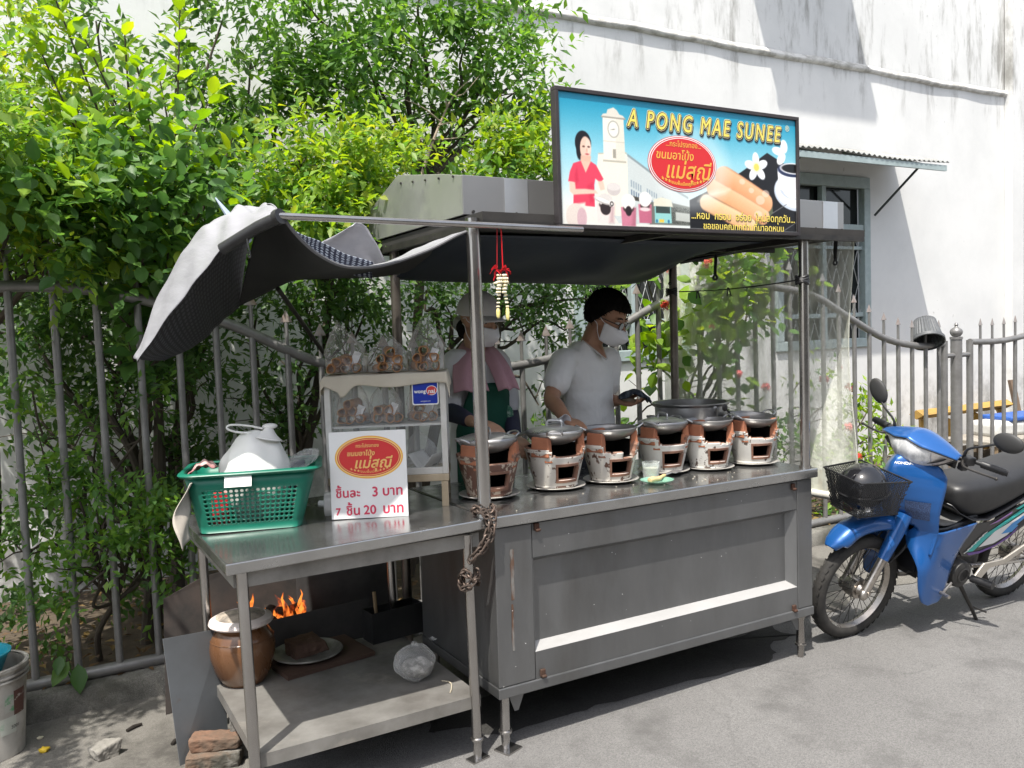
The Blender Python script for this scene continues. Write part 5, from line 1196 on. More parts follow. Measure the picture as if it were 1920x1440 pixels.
# ================================================================== charcoal stoves, woks and pots on the counter
def chipped(name, paint, under, s, th):
    m = bpy.data.materials.new(name); m.use_nodes = True; nt = m.node_tree; L = nt.links.new; b = nt.nodes['Principled BSDF']
    tc = nt.nodes.new('ShaderNodeTexCoord'); oi = nt.nodes.new('ShaderNodeObjectInfo'); ad = nt.nodes.new('ShaderNodeVectorMath'); L(tc.outputs['Object'], ad.inputs[0])
    ml = nt.nodes.new('ShaderNodeVectorMath'); ml.operation = 'SCALE'; ml.inputs[3].default_value = 9; cc = nt.nodes.new('ShaderNodeCombineXYZ')
    for i in range(3): L(oi.outputs['Random'], cc.inputs[i])
    L(cc.outputs[0], ml.inputs[0]); L(ml.outputs[0], ad.inputs[1])
    mp = nt.nodes.new('ShaderNodeMapping'); mp.inputs['Scale'].default_value = (1, 1, .75); L(ad.outputs[0], mp.inputs[0])
    def N(sc_, d): n = nt.nodes.new('ShaderNodeTexNoise'); n.inputs['Scale'].default_value = sc_; n.inputs['Detail'].default_value = d; n.inputs['Roughness'].default_value = .65; L(mp.outputs[0], n.inputs['Vector']); return n.outputs['Fac']
    a = N(s, 9); bl = N(s*.28, 3); sm = nt.nodes.new('ShaderNodeMath'); sm.operation = 'MULTIPLY_ADD'; sm.inputs[1].default_value = .55; L(bl, sm.inputs[0]); L(a, sm.inputs[2])
    r_ = nt.nodes.new('ShaderNodeMapRange'); r_.inputs[1].default_value = th; r_.inputs[2].default_value = th+.03; L(sm.outputs[0], r_.inputs[0])
    pr = nt.nodes.new('ShaderNodeValToRGB'); e = pr.color_ramp.elements; e[0].color = (*[c*.72 for c in paint], 1); e[1].color = (*paint, 1); e[0].position = .35; e[1].position = .6; L(N(4, 5), pr.inputs[0])
    ur = nt.nodes.new('ShaderNodeValToRGB'); e = ur.color_ramp.elements; e[0].color = (*[c*.55 for c in under], 1); e[1].color = (*under, 1); L(N(30, 4), ur.inputs[0])
    mx = nt.nodes.new('ShaderNodeMix'); mx.data_type = 'RGBA'; L(r_.outputs[0], mx.inputs[0]); L(pr.outputs[0], mx.inputs[6]); L(ur.outputs[0], mx.inputs[7]); L(mx.outputs[2], b.inputs['Base Color'])
    b.inputs['Roughness'].default_value = .6; bp = nt.nodes.new('ShaderNodeBump'); bp.invert = True; bp.inputs['Strength'].default_value = .5; bp.inputs['Distance'].default_value = .003; L(r_.outputs[0], bp.inputs['Height']); L(bp.outputs[0], b.inputs['Normal']); return m
PAINT = [chipped('chipped_white_paint', (.74, .70, .63), (.15, .075, .05), 34, .855), chipped('peeling_white_paint', (.50, .42, .33), (.17, .085, .06), 30, .72), chipped('light_chipped_paint', (.76, .74, .69), (.13, .09, .07), 38, .885)]
CLAY = pm('fired_clay', (.42, .17, .09), .9, c2=(.33, .13, .075), scale=9, c3=(.14, .08, .06), scale3=10, thr3=(.60, .72), bump=.3, bscale=50)
CLAYD = pm('worn_clay', (.33, .17, .11), .9, c2=(.22, .12, .085), scale=14, c3=(.45, .38, .32), scale3=16, thr3=(.58, .66), bump=.5, bscale=40)
ALU = pm('worn_aluminium', (.58, .58, .58), .34, .8, c2=(.46, .46, .46), scale=7, rvar=.1)
WOKM = pm('wok_steel', (.36, .35, .34), .42, .7, c2=(.22, .215, .21), scale=6, rvar=.12)
PLT = pm('grey_enamel_plate', (.50, .48, .44), .35, .3, c2=(.38, .36, .33), scale=9, rvar=.1)
def clamp_ang(a): return (a+math.pi) % (2*math.pi)-math.pi
def stove(px, py, rot, paint, label, wok='lid', sc_=1.0, bricktop=.235, notch=42, worn=0, hd=0.0, woklabel='', lidlabel='', tilt=0):
    p = at(px, py, Z=HC+.003-.0066*0); y0 = p.y+.012; x0 = p.x+.004; z0 = HC-TILT*x0+.0005; F0 = -math.pi/2
    r_ = random.Random(int(px))
    m = MB(); m.lathe([(0, .001), (.085, .001), (.118, .008), (.128, .014), (.125, .0165), (.085, .006), (0, .005)], n=48); o = m.build('stove_plate', PLT); o.location = (x0, y0, z0); o.scale = (sc_,)*3
    tag(o, 'grey plate under the '+label.replace('charcoal ', '').replace(' with mostly peeled brown paint right', '').replace(' with a wide ash door, second from the front post', ' with the wide ash door'), 'plate', 'plates under the charcoal stoves')
    s = thing('charcoal_stove', label, 'charcoal stove', (x0, y0, z0+.0075*sc_), R(rot), 'charcoal stoves on the counter'); s.scale = (sc_,)*3
    H_ = .172; nr = 30; nu = 96
    prof = [(.089+.044*(i/nr)**.95, H_*i/nr) for i in range(nr+1)]
    def cut(a_, k):
        d = clamp_ang(a_-F0); z = H_*(k+.5)/nr; jag = .004*math.sin(a_*17+worn)+.002*math.sin(a_*29)
        if abs(d) < R(25) and .038 < z < .098: return True
        lim = .138+jag*.6-worn*.03*(1 if d > 0 else 0)
        sl = R(notch)-max(0, (.172-z))*2.2
        return z > lim and abs(d) < sl
    m = MB(); m.lathe(prof, n=nu, cut=cut, a0=F0)
    o = m.build('bucket', [paint, SOOT, CLAYD], s, angle=60); md = o.modifiers.new('solid', 'SOLIDIFY'); md.thickness = .017; md.offset = -1; md.material_offset = 1; md.material_offset_rim = 2
    m = MB(); m.lathe([(0, .0), (.093, .0)], n=40); m.build('base', SOOT, s)
    m = MB(); m.lathe([(.094, .12), (.085, .10), (0, .095)], n=40); m.build('ash_grate', SOOT, s)
    for z, rr_ in ((.160, .1300), (.010, .0925)):
        m = MB(); m.lathe([(rr_-.002, z-.004), (rr_+.002, z-.003), (rr_+.002, z+.003), (rr_-.002, z+.004)], n=60, cut=lambda a_, k: z > .1 and abs(clamp_ang(a_-F0)) < R(notch-3)); m.build('rim_band', paint, s)
    fr = MB()                                                              # clay frame of the ash door
    for (da0, da1, za, zb_) in ((-30, 30, .098, .109), (-30, 30, .027, .038), (-30, -25, .038, .098), (25, 30, .038, .098)):
        n_ = 10; vs = []
        for i in range(n_+1):
            a_ = F0+R(da0+(da1-da0)*i/n_)
            for (rr_, z) in ((.0, za), (.0, zb_), (-.012, zb_), (-.012, za)):
                rad = .089+.044*(z/H_)**.95+.0035+rr_; vs.append(Vector((rad*math.cos(a_), rad*math.sin(a_), z)))
        fr.loft([vs[i*4:i*4+4] for i in range(n_+1)])
    fr.build('door_frame', CLAYD, s, smooth=False)
    for da in (-notch-22, notch+22, 180):
        a_ = F0+R(da+r_.uniform(-4, 4)); bk_ = MB(); hh = bricktop-.135; w_ = .088*(1 if da < 0 else .9)
        vs = [(-w_/2, -.017, 0), (w_/2, -.017, 0), (w_/2, .017, 0), (-w_/2, .017, 0), (-w_/2*.93, -.012, hh), (w_/2*.95, -.012, hh*.97), (w_/2*.93, .017, hh*.93), (-w_/2*.95, .017, hh*.96)]
        M_ = Matrix.Translation((math.cos(a_)*.110, math.sin(a_)*.110, .138)) @ Matrix.Rotation(a_+math.pi/2, 4, 'Z')
        bk_.add([M_ @ Vector(v) for v in vs], [(3, 2, 1, 0), (4, 5, 6, 7), (0, 1, 5, 4), (1, 2, 6, 5), (2, 3, 7, 6), (3, 0, 4, 7)])
        bk_.build('pot_support', CLAY, s, smooth=False, bevel=.005)
        if da != 180:                                                      # broken liner step beside the notch
            a2 = F0+R((notch+2)*(1 if da > 0 else -1)); st_ = MB(); M2 = Matrix.Translation((math.cos(a2)*.109, math.sin(a2)*.109, .125)) @ Matrix.Rotation(a2+math.pi/2, 4, 'Z')
            hs = .052+.01*r_.random(); wv = .018; sgn = 1 if da > 0 else -1
            st_.add([M2 @ Vector(v) for v in [(-wv, -.012, -.01), (wv, -.012, -.01), (wv, .014, -.01), (-wv, .014, -.01), (-wv*(.2 if sgn > 0 else 1), -.012, hs), (wv*(1 if sgn > 0 else .2), -.012, hs), (wv*(1 if sgn > 0 else .2), .014, hs), (-wv*(.2 if sgn > 0 else 1), .014, hs)]], [(3, 2, 1, 0), (4, 5, 6, 7), (0, 1, 5, 4), (1, 2, 6, 5), (2, 3, 7, 6), (3, 0, 4, 7)])
            st_.build('clay_step', CLAY if worn < .5 else CLAYD, s, smooth=False, bevel=.003)
    # wok
    W = thing('wok', woklabel, 'wok', (x0, y0, z0+(.0075+bricktop-.040)*sc_), R(rot+hd), 'woks on the charcoal stoves'); W.scale = (sc_,)*3
    W.rotation_euler = (R(tilt), 0, R(rot+hd))
    m = MB(); pr = [(.124*math.sin(t_), .062-.066*math.cos(t_)*1.0) for t_ in [i*1.5/14 for i in range(15)]]
    m.lathe([(r, z-.0) for r, z in pr], n=48); m.build('bowl', WOKM, W, solid=.003, angle=180)
    for sg_ in (-1, 1):
        h = MB(); h.tube(smoothpath([(sg_*.122, -.032, .052), (sg_*.148, -.028, .066), (sg_*.156, 0, .071), (sg_*.148, .028, .066), (sg_*.122, .032, .052)], 5), .0042, 8); h.build('handle', ALU, W)
    if wok == 'lid':
        ld = thing('aluminium_lid', lidlabel, 'lid', (x0, y0, z0+(.0075+bricktop-.040+.060)*sc_), R(rot+hd+70), 'aluminium lids on the woks'); ld.scale = (sc_,)*3
        m = MB(); m.lathe([(0, .020), (.04, .0185), (.08, .013), (.112, .004), (.119, .001), (.120, -.002), (.110, .001)], n=48); m.build('cover', ALU, ld, angle=50)
        h = MB(); h.tube(smoothpath([(-.034, 0, .017), (-.032, 0, .034), (-.02, 0, .040), (.02, 0, .040), (.032, 0, .034), (.034, 0, .017)], 5), .0065, 8, flat=.45, up=(0, 1, 0)); h.build('handle', ALU, ld)
    return s
stove(919, 929, -8, PAINT[1], 'charcoal stove with mostly peeled brown paint right behind the front post', 'lid', 1.03, .216, 40, .0, 20, 'lidded wok on the peeled brown stove behind the front post', 'aluminium lid under the woman\'s hand on the peeled stove')
stove(1044, 912, -2, PAINT[0], 'white chipped stove with a wide ash door, second from the front post', 'lid', 1.03, .222, 42, .0, 60, 'lidded wok on the stove with the wide ash door', 'aluminium lid with raised handle touched by the man\'s hand')
stove(1147, 899, -8, PAINT[0], 'white stove with a broken clay front left of the glass', 'open', 1.0, .224, 44, 1.0, -10, 'open wok on the broken fronted stove', '')
stove(1246, 881, -12, PAINT[2], 'white chipped stove right behind the glass and wooden handle', 'lid', .98, .222, 40, .0, 35, 'lidded wok on the stove behind the glass', 'shallow aluminium lid on the stove behind the glass')
stove(1331, 874, -14, PAINT[2], 'clean white stove second from the right end of the counter', 'open', .96, .228, 42, .3, 10, 'open dark wok in front of the big pot', '')
stove(1413, 864, -18, PAINT[2], 'white stove at the right end of the counter by the post', 'open', .97, .226, 42, .2, 25, 'open wok on the stove at the right counter end', '', 6)
# big pot with ladle
BP = pm('dull_pot_aluminium', (.40, .40, .40), .38, .9, c2=(.28, .28, .28), scale=4, stretch=(1, 1, 3), rvar=.1)
pt = thing('stock_pot', 'large dull aluminium pot standing behind the two right hand stoves', 'pot', (1.52, .585, HC-TILT*1.6)); pt.scale = (.98, .98, 1.22)
m = MB(); m.lathe([(0, .002), (.165, .002), (.185, .015), (.190, .235), (.203, .245), (.203, .250), (.187, .249), (.183, .02), (0, .010)], n=60); m.build('body', BP, pt)
for a_ in (-.35, math.pi-.35):
    h = MB(); c, s_ = math.cos(a_), math.sin(a_); h.tube(smoothpath([(.188*c-.05*s_*k, .188*s_+.05*c*k, .19) if abs(k) == 1 else (.235*c-.03*s_*k, .235*s_+.03*c*k, .195) for k in (-1, -.6, .6, 1)], 5), .006, 8); h.build('handle', BP, pt)
m = MB(); m.lathe([(0, .16), (.184, .16)], n=40); m.build('batter', pm('batter', (.45, .36, .24), .4), pt)
ld = thing('ladle', 'steel ladle and tongs sticking out of the large pot', 'ladle', (1.535, .46, HC+.13))
m = MB(); m.tube(smoothpath([(.03, -.02, -.06), (.0, -.05, .08), (-.03, -.08, .14), (-.05, -.09, .15)], 5), .006, 8); m.build('handle', ALU, ld)
m = MB(); m.tube(smoothpath([(.10, -.085, .02), (.055, -.095, .10), (.03, -.085, .135)], 5), .0045, 8); m.ball((.022, -.085, .142), (.018, .006, .018), 12, 8); m.build('spoon', DARK_METAL, ld)
# glass of oil, green dish, spatula
px_ = at(1221, 897, Z=HC-.004)
gl = thing('drinking_glass', 'glass of cloudy oil standing on the counter before a stove', 'glass', (px_.x, px_.y, HC-TILT*px_.x+.001))
m = MB(); m.lathe([(0, .001), (.036, .001), (.041, .078), (.0385, .078), (.034, .006), (0, .006)], n=36); m.build('tumbler', film_mat('clear_glass', c=(.85, .9, .88), alpha=.16, rough=.03, spec=.8), gl)
m = MB(); m.lathe([(0, .0065), (.0335, .0065), (.0365, .05), (0, .05)], n=32); m.build('oil', pm('cloudy_oil', (.40, .40, .30), .2), gl)
px_ = at(1232, 905, Z=HC-.004)
m = MB(); m.lathe([(0, .001), (.04, .001), (.072, .012), (.075, .016), (.071, .016), (.04, .006), (0, .005)], n=40); o = m.build('dish', film_mat('green_glass', c=(.25, .5, .38), alpha=.45, rough=.08)); o.location = (px_.x, px_.y, HC-TILT*px_.x+.001)
tag(o, 'pale green glass dish under the wooden handled spatula', 'dish')
sp = thing('spatula', 'steel spatula with a pale wooden handle lying across the green dish', 'spatula', (px_.x, px_.y, HC-TILT*px_.x+.019), R(12))
m = MB(); m.tube(smoothpath([(-.055, 0, .0), (-.03, 0, .003), (.01, 0, .0), (.045, .01, .002), (.085, .02, .004)], 5), [.004]+[.0125]*6+[.0105]*6+[.008]*6+[.006, .005], 10); m.build('handle', pm('pale_turned_wood', (.62, .42, .20), .55, c2=(.72, .52, .28), scale=9, stretch=(.3, 1, 1)), sp)
m = MB(); m.tube([(.085, .02, .004), (.15, .035, .004)], .004, 8); m.box((.19, .045, .003), (.08, .045, .002), R(14)); m.build('blade', ALU, sp)
# crumbs and a peg scattered on the counter
r_ = random.Random(6); m = MB()
for i in range(22):
    x = r_.uniform(.1, 1.7); y = r_.uniform(.01, .2); m.box((x, y, HC-TILT*x+.0022), (r_.uniform(.003, .010), r_.uniform(.002, .005), .002), r_.uniform(0, 3))
o = m.build('crumbs', pm('pale_crumbs', (.6, .55, .45), .8), smooth=False); tag(o, 'pale crumbs scattered along the steel counter front', 'crumbs', kind='stuff')
# ================================================================== the two cooks behind the counter
def skin_mat(name, c):
    return pm(name, c, .48, 0, c2=tuple(k*.82 for k in c), scale=14, spec=.4, bump=.06, bscale=120)
SKM = skin_mat('brown_skin', (.37, .20, .125)); SKW = skin_mat('tan_skin', (.42, .245, .16))
HAIR = pm('black_hair', (.005, .0045, .0045), .75, 0, c2=(.011, .010, .009), scale=60, bump=.6, bscale=150, spec=.12)
MASK = pm('white_face_mask', (.78, .78, .80), .8, 0, c2=(.72, .72, .74), scale=12, bump=.15, bscale=90)
class Person:
    def __init__(s, label, loc):
        s.root = thing('person', label, 'person', loc, -YAW); s.O = Vector(loc); s.e1 = _r0.copy(); s.e2 = Vector((_sy, _cy, 0)).normalized()
    def L(s, px, py, b):
        """person-local point of a photograph pixel at depth b behind the person's origin"""
        d = CF + CR*((px-960)/FPX) - CU*((py-720)/FPX); P0 = s.O+s.e2*b; t = (P0-CP).dot(s.e2)/d.dot(s.e2); q = CP+d*t-s.O
        return Vector((q.dot(s.e1), q.dot(s.e2), q.z))
def finish(m, name, mat, parent, voxel=.006, smooth=6, disp=0):
    o = m.build(name, mat, parent, angle=180)
    r_ = o.modifiers.new('remesh', 'REMESH'); r_.mode = 'VOXEL'; r_.voxel_size = voxel; r_.use_smooth_shade = True
    k = o.modifiers.new('smooth', 'SMOOTH'); k.factor = .5; k.iterations = smooth
    if disp:
        tx_ = bpy.data.textures.new(name+'_folds', 'CLOUDS'); tx_.noise_scale = .07; tx_.noise_depth = 2
        dm = o.modifiers.new('folds', 'DISPLACE'); dm.texture = tx_; dm.strength = disp; dm.texture_coords = 'LOCAL'
    return o
def limb(m, pts, rs, n=14, flat=1.0, up=None):
    P_ = smoothpath(pts, 5); k = len(pts)-1; out = []
    for i in range(len(P_)):
        q = i/5; j = min(int(q), k-1); f = q-j; out.append(rs[j]+(rs[j+1]-rs[j])*f)
    m.tube(P_, out, n, flat=flat, up=up); m.ball(P_[0], out[0]*.98, 12, 8); m.ball(P_[-1], out[-1]*.98, 12, 8)
def hand(m, M, curl=(.5, .55, .6, .65), thumb=.4, side=1, spread=.0):
    """palm with five separate bent fingers; M maps hand space (x to fingertips, y to the thumb side, z out of the back)"""
    T = lambda p: M @ Vector(p)
    for y in (-.026, -.009, .009, .026): m.tube([T((-.005, y*.55*side, 0)), T((.045, y*.9*side, .002)), T((.086, y*side, 0))], [.014, .0145, .0115], 10)
    for i, (y, L_) in enumerate(((.030, .070), (.0105, .079), (-.0095, .073), (-.029, .058))):
        a = 0; p = Vector((.084, y*side, 0)); pts = [p.copy()]; sp_ = (y*4+0)*spread*side
        for s_, f in ((.46, .7), (.30, 1.1), (.24, .9)):
            a += curl[i]*f; p = p+Vector((L_*s_*math.cos(a), L_*s_*math.cos(a)*sp_, -L_*s_*math.sin(a))); pts.append(p.copy())
        m.tube([T(q) for q in pts], [.0092, .0086, .0078, .0066], 10); m.ball(T(pts[-1]), .0066, 8, 6); [m.ball(T(q), r_, 8, 6) for q, r_ in zip(pts[:3], (.0094, .009, .0081))]
    b = Vector((.018, .026*side, -.004)); a = .75-thumb*.3; pts = [b, b+Vector((.028, .022*side, -.008)), b+Vector((.052, .030*side*(1-thumb*.4), -.016-.01*thumb)), b+Vector((.074, .030*side*(1-thumb*.7), -.024-.016*thumb))]
    m.tube([T(q) for q in pts], [.0135, .0115, .0098, .0075], 10); m.ball(T(pts[-1]), .0075, 8, 6)
def hand_matrix(w, d, back):
    x = (Vector(d)).normalized(); z = (Vector(back)-x*x.dot(Vector(back))).normalized(); y = z.cross(x)
    return Matrix.Translation(w) @ Matrix((x, y, z)).transposed().to_4x4()
def head_shape(m, H, fem=0):
    T = lambda p: H @ Vector(p); R3 = H.to_3x3()
    m.ball(T((-.008, 0, .03)), (.098, .076, .092), 22, 16, rot=R3)                     # skull
    m.ball(T((.022, 0, -.012)), (.074, .066, .085), 20, 14, rot=R3)                    # face
    m.ball(T((.038, 0, -.066)), (.052, .050-.004*fem, .042), 18, 12, rot=R3)           # jaw
    m.ball(T((.072, 0, -.092)), (.020, .022, .016), 12, 8, rot=R3)                     # chin
    m.tube([T((.088, 0, .022)), T((.102, 0, -.004)), T((.114, 0, -.022))], [.008, .0105, .0125], 10); m.ball(T((.108, 0, -.024)), (.013, .0165, .010), 10, 8, rot=R3)  # nose
    for s_ in (-1, 1):
        m.ball(T((.075, s_*.032, .030)), (.022, .024, .010), 10, 8, rot=R3)            # brow
        m.ball(T((.062, s_*.044, -.022)), (.024, .018, .020), 10, 8, rot=R3)           # cheek
        m.ball(T((-.002, s_*.077, .002)), (.020, .0075, .030), 12, 10, rot=R3 @ Matrix.Rotation(.25, 3, 'Y')); m.ball(T((.004, s_*.073, -.020)), (.010, .007, .012), 8, 6, rot=R3)  # ear
    m.tube([T((.090, -.022, -.052)), T((.098, 0, -.050)), T((.090, .022, -.052))], .006, 8); m.tube([T((.088, -.018, -.061)), T((.096, 0, -.062)), T((.088, .018, -.061))], .006, 8)  # lips
def face_bits(p, H, eyes=True):
    m = MB(H)
    for s_ in (-1, 1): m.ball((.078, s_*.031, .012), (.012, .0155, .0085), 12, 8)
    m.cur = 1
    for s_ in (-1, 1): m.ball((.0862, s_*.031, .010), (.005, .0066, .0062), 10, 8)
    m.cur = 2
    for s_ in (-1, 1): m.tube(smoothpath([(.088, s_*.013, .034), (.090, s_*.03, .040), (.080, s_*.052, .034)], 4), [.003]*4+[.0036]*4+[.0015], 6)
    m.build('eyes', [pm('eye_white', (.6, .58, .55), .2), pm('eye_dark', (.02, .012, .01), .1), HAIR], p.root)
def face_mask(p, H):
    def f(u, v):
        a = (u-.5)*2; ang = a*1.28; z = -.012-.092*v+.010*a*a; bulge = .030*math.sin(math.pi*min(1, v*.95+.05))*(1-a*a)+.022*(1-abs(a))**2*(1-abs(2*v-.7))
        rx = .098+bulge-.006*v; ry = .078
        return H @ Vector((rx*math.cos(ang)+.006, ry*math.sin(ang)*(1-.18*v), z+.004*math.sin(v*18)*(1-a*a)*.4))
    m = MB(); m.grid(f, 26, 14); o = m.build('face_mask', MASK, p.root, angle=180, solid=.002)
    st = MB()
    for s_, u in ((-1, 0), (1, 1)):
        for v, ez in ((.02, .018), (.95, -.022)): st.tube(smoothpath([f(u, v), f(u, v).lerp(H @ Vector((.004, s_*.088, ez)), .5)+(H.to_3x3() @ Vector((0, s_*.006, 0))), H @ Vector((.004, s_*.086, ez)), H @ Vector((-.016, s_*.085, ez*.6))], 4), .0016, 6)
    st.build('ear_loops', MASK, o)

# ------------------------------------------------------------------ man
man = Person('person in a pale v-neck t-shirt, glasses and white mask holding a dark cloth', (1.02, .88, 0))
L = man.L
HM = Matrix.Translation(L(1137, 598, -.02)) @ Matrix.Rotation(R(-34), 4, 'Z') @ Matrix.Rotation(R(26), 4, 'Y') @ Matrix.Scale(1.06, 4)
sR, sL = L(1058, 676, -.11), L(1140, 672, .13)                                # his right shoulder is the nearer one
eR, wR = L(1034, 748, -.26), L(1064, 789, -.47); eL, wL = L(1136, 752, .14), L(1160, 751, .02)
nb = L(1102, 668, .02); ch = L(1096, 720, .02); wa = L(1104, 800, .02); pv = L(1104, 880, .03)
m = MB(); head_shape(m, HM)
limb(m, [HM @ Vector((-.025, 0, -.04)), L(1108, 645, .0), nb, ch], [.058, .056, .060, .085])
limb(m, [ch+Vector((0, 0, .04)), ch, wa, pv], [.085, .10, .10, .10])
limb(m, [ch+Vector((0, 0, .05)), sR], [.06, .05]); limb(m, [ch+Vector((0, 0, .05)), sL], [.06, .05])
limb(m, [sR, sR.lerp(eR, .5), eR, eR.lerp(wR, .35), wR], [.052, .047, .040, .038, .026]); limb(m, [sL, sL.lerp(eL, .5), eL, eL.lerp(wL, .4), wL], [.052, .047, .040, .037, .026])
for s_ in (-1, 1):
    hp = pv+Vector((.075*s_*.7, .075*s_*.7, -.05)); limb(m, [hp, Vector((hp.x+.02*s_, hp.y+.02, .48)), Vector((hp.x+.015*s_, hp.y+.03, .08))], [.085, .058, .042]); limb(m, [Vector((hp.x+.015*s_, hp.y+.04, .045)), Vector((hp.x+.12, hp.y-.09, .035))], [.042, .034])
hdR = (L(1094, 803, -.62)-wR).normalized(); hand(m, hand_matrix(wR+hdR*.01, hdR, (0, -.25, 1)), (.45, .5, .6, .7), .5, 1)
hdL = (L(1200, 757, -.06)-wL).normalized(); hand(m, hand_matrix(wL+hdL*.01, hdL, (.1, .25, -1)), (.35, .4, .45, .5), .3, -1, .3)
# bare V below the neck
V0, V1, V2 = L(1098, 650, -.05), L(1146, 650, -.0), L(1125, 664, -.118)
finish(m, 'body', SKM, man.root, .005, 4)
face_bits(man, HM); face_mask(man, HM)
# hair: short, swept forward
def hairf(u, v):
    a = u*6.283; t = v*2.25; d = Vector((math.sin(t)*math.cos(a), math.sin(t)*math.sin(a), math.cos(t)))
    lim = 1.0
    front = max(0, d.x); zmin = -.62+1.0*max(0, min(1, (d.x+.25)/.75)); 
    if d.z < zmin: d = Vector((d.x, d.y, zmin)).normalized()
    k = 1+.02*math.sin(23*a+5*t)+.015*math.sin(41*a)
    return HM @ Vector((-.010+(.113+.006*front)*d.x*k, .089*d.y*k, .032+.112*d.z*k))
m = MB(); m.grid(hairf, 90, 30, cu=True); hr = m.build('hair', HAIR, man.root, angle=180, solid=.006)
tx_ = bpy.data.textures.new('locks', 'CLOUDS'); tx_.noise_scale = .018; dm = hr.modifiers.new('locks', 'DISPLACE'); dm.texture = tx_; dm.strength = .007; dm.texture_coords = 'LOCAL'
# glasses
g = MB(HM)
for s_ in (-1, 1):
    g.tube([(.104-.012*abs(math.cos(t_)) if 0 else .106-.010*(.5+.5*s_*math.cos(t_)*s_), s_*.033+.024*math.cos(t_), .006+.017*math.sin(t_)) for t_ in [i*6.283/18 for i in range(18)]], .0026, 6, closed=True)
    g.tube([(.098, s_*.057, .012), (.05, s_*.083, .014), (.0, s_*.086, .012)], .0022, 6)
g.tube([(.108, -.010, .010), (.112, 0, .013), (.108, .010, .010)], .0022, 6); gl_ = g.build('glasses', BLACK, man.root)
g = MB(HM)
for s_ in (-1, 1): g.add([(.106, s_*.033+.023*math.cos(t_), .006+.016*math.sin(t_)) for t_ in [i*6.283/18 for i in range(18)]], [tuple(range(18))])
g.build('lens', film_mat('lens_glass', c=(.7, .8, .85), alpha=.25, rough=.03, spec=1), gl_)
# shirt: torso rings turned towards his right, sleeves, then one skin
def shirt_ring(c, w_, d, rot, n=32): return [c+Vector((w_*math.cos(t_)*math.cos(rot)-d*math.sin(t_)*math.sin(rot), w_*math.cos(t_)*math.sin(rot)+d*math.sin(t_)*math.cos(rot), 0)) for t_ in [i*6.283/n for i in range(n)]]
m = MB(); rot = R(45); up = Vector((0, 0, 1))
rings = [(L(1110, 900, .02), .168, .128), (L(1108, 850, .02), .165, .124), (wa, .160, .122), (L(1100, 760, .02), .165, .124), (ch, .176, .126), (L(1095, 693, .02), .178, .120), (L(1094, 678, .02), .165, .110), (L(1094, 664, .02), .135, .095), (L(1096, 650, .02), .100, .080), (L(1098, 640, .02), .072, .066)]
m.loft([shirt_ring(c, w_, d, rot) for c, w_, d in rings])
for sh, el, o1 in ((sR, eR, .60), (sL, eL, .62)):
    limb(m, [nb.lerp(sh, .6)+Vector((0, 0, -.012)), sh+Vector((0, 0, -.004)), sh.lerp(el, .30), sh.lerp(el, o1)], [.058, .069, .071, .071], 18)
sh_o = finish(m, 'shirt', pm('pale_grey_cotton', (.76, .75, .73), .9, 0, c2=(.70, .69, .675), scale=5, bump=.2, bscale=160), man.root, .006, 5, .012)
# the V of bare skin with its hem
vc = L(1121, 648, -.05); m = MB()
fdir = Vector((math.cos(R(-45)), math.sin(R(-45)), 0)); sdir = Vector((fdir.y, -fdir.x, 0))
def vp(u, v):                                                              # u across, v from neck down to the point
    c = nb+Vector((0, 0, .085))+fdir*(.062+.062*v)+Vector((0, 0, -.10*v)); wv = .070*(1-v)+.002
    return c+sdir*(wv*u)-fdir*(.035*u*u*(1-v))
m.grid(lambda u, v: vp(u*2-1, v), 13, 10); m.build('neck_opening', SKM, man.root, angle=180, solid=.004)
m = MB(); m.tube(smoothpath([vp(-1, 0), vp(-1, .5), vp(0, 1), vp(1, .5), vp(1, 0)], 6), .0045, 6); m.build('collar', pm('pale_grey_rib', (.47, .46, .44), .9), man.root)
m = MB()
for s_ in (-1, 1):
    hp = pv+Vector((.075*s_*.7, .075*s_*.7, -.02)); limb(m, [hp+Vector((0, 0, .10)), hp, Vector((hp.x+.02*s_, hp.y+.02, .48)), Vector((hp.x+.015*s_, hp.y+.03, .10))], [.12, .115, .078, .065])
finish(m, 'trousers', pm('dark_trousers', (.03, .032, .04), .9), man.root, .009, 4)
# dark striped cloth in his left hand
cl = wL+hdL*.09+Vector((.005, -.01, .028))
def clothf(u, v):
    a = (u-.5)*2; b = (v-.5)*2; return cl+Vector((.078*a, .05*b, .035*(1-a*a*.9)-.012*b*b+.006*math.sin(7*a+4*b)-.018*max(0, a)))
m = MB(); m.grid(clothf, 22, 12); o = m.build('folded_cloth', pm('dark_striped_cloth', (.018, .024, .035), .95, c2=(.07, .085, .10), scale=9, stretch=(9, 1, 1), thr=(.5, .6), bump=.2), None, angle=180, solid=.012)
o.location = man.root.location; o.rotation_euler = man.root.rotation_euler; tag(o, 'dark navy striped cloth held in the hand of the man in grey', 'cloth')
# small white cup held on the lid
cu = wR+hdR*.055+Vector((-.045, -.01, .012)); m = MB(); m.lathe([(0, -.022), (.020, -.022), (.027, .026), (.0255, .026), (.0185, -.019), (0, -.019)], n=24); o = m.build('cup', pm('white_cup', (.6, .6, .62), .4)); o.location = man.root.matrix_basis @ cu if False else (Matrix.Translation(man.O) @ Matrix.Rotation(-YAW, 4, 'Z') @ cu); o.rotation_euler = (R(70), R(20), 0)
tag(o, 'small white cup held in the hand above the lid of the second stove', 'cup')

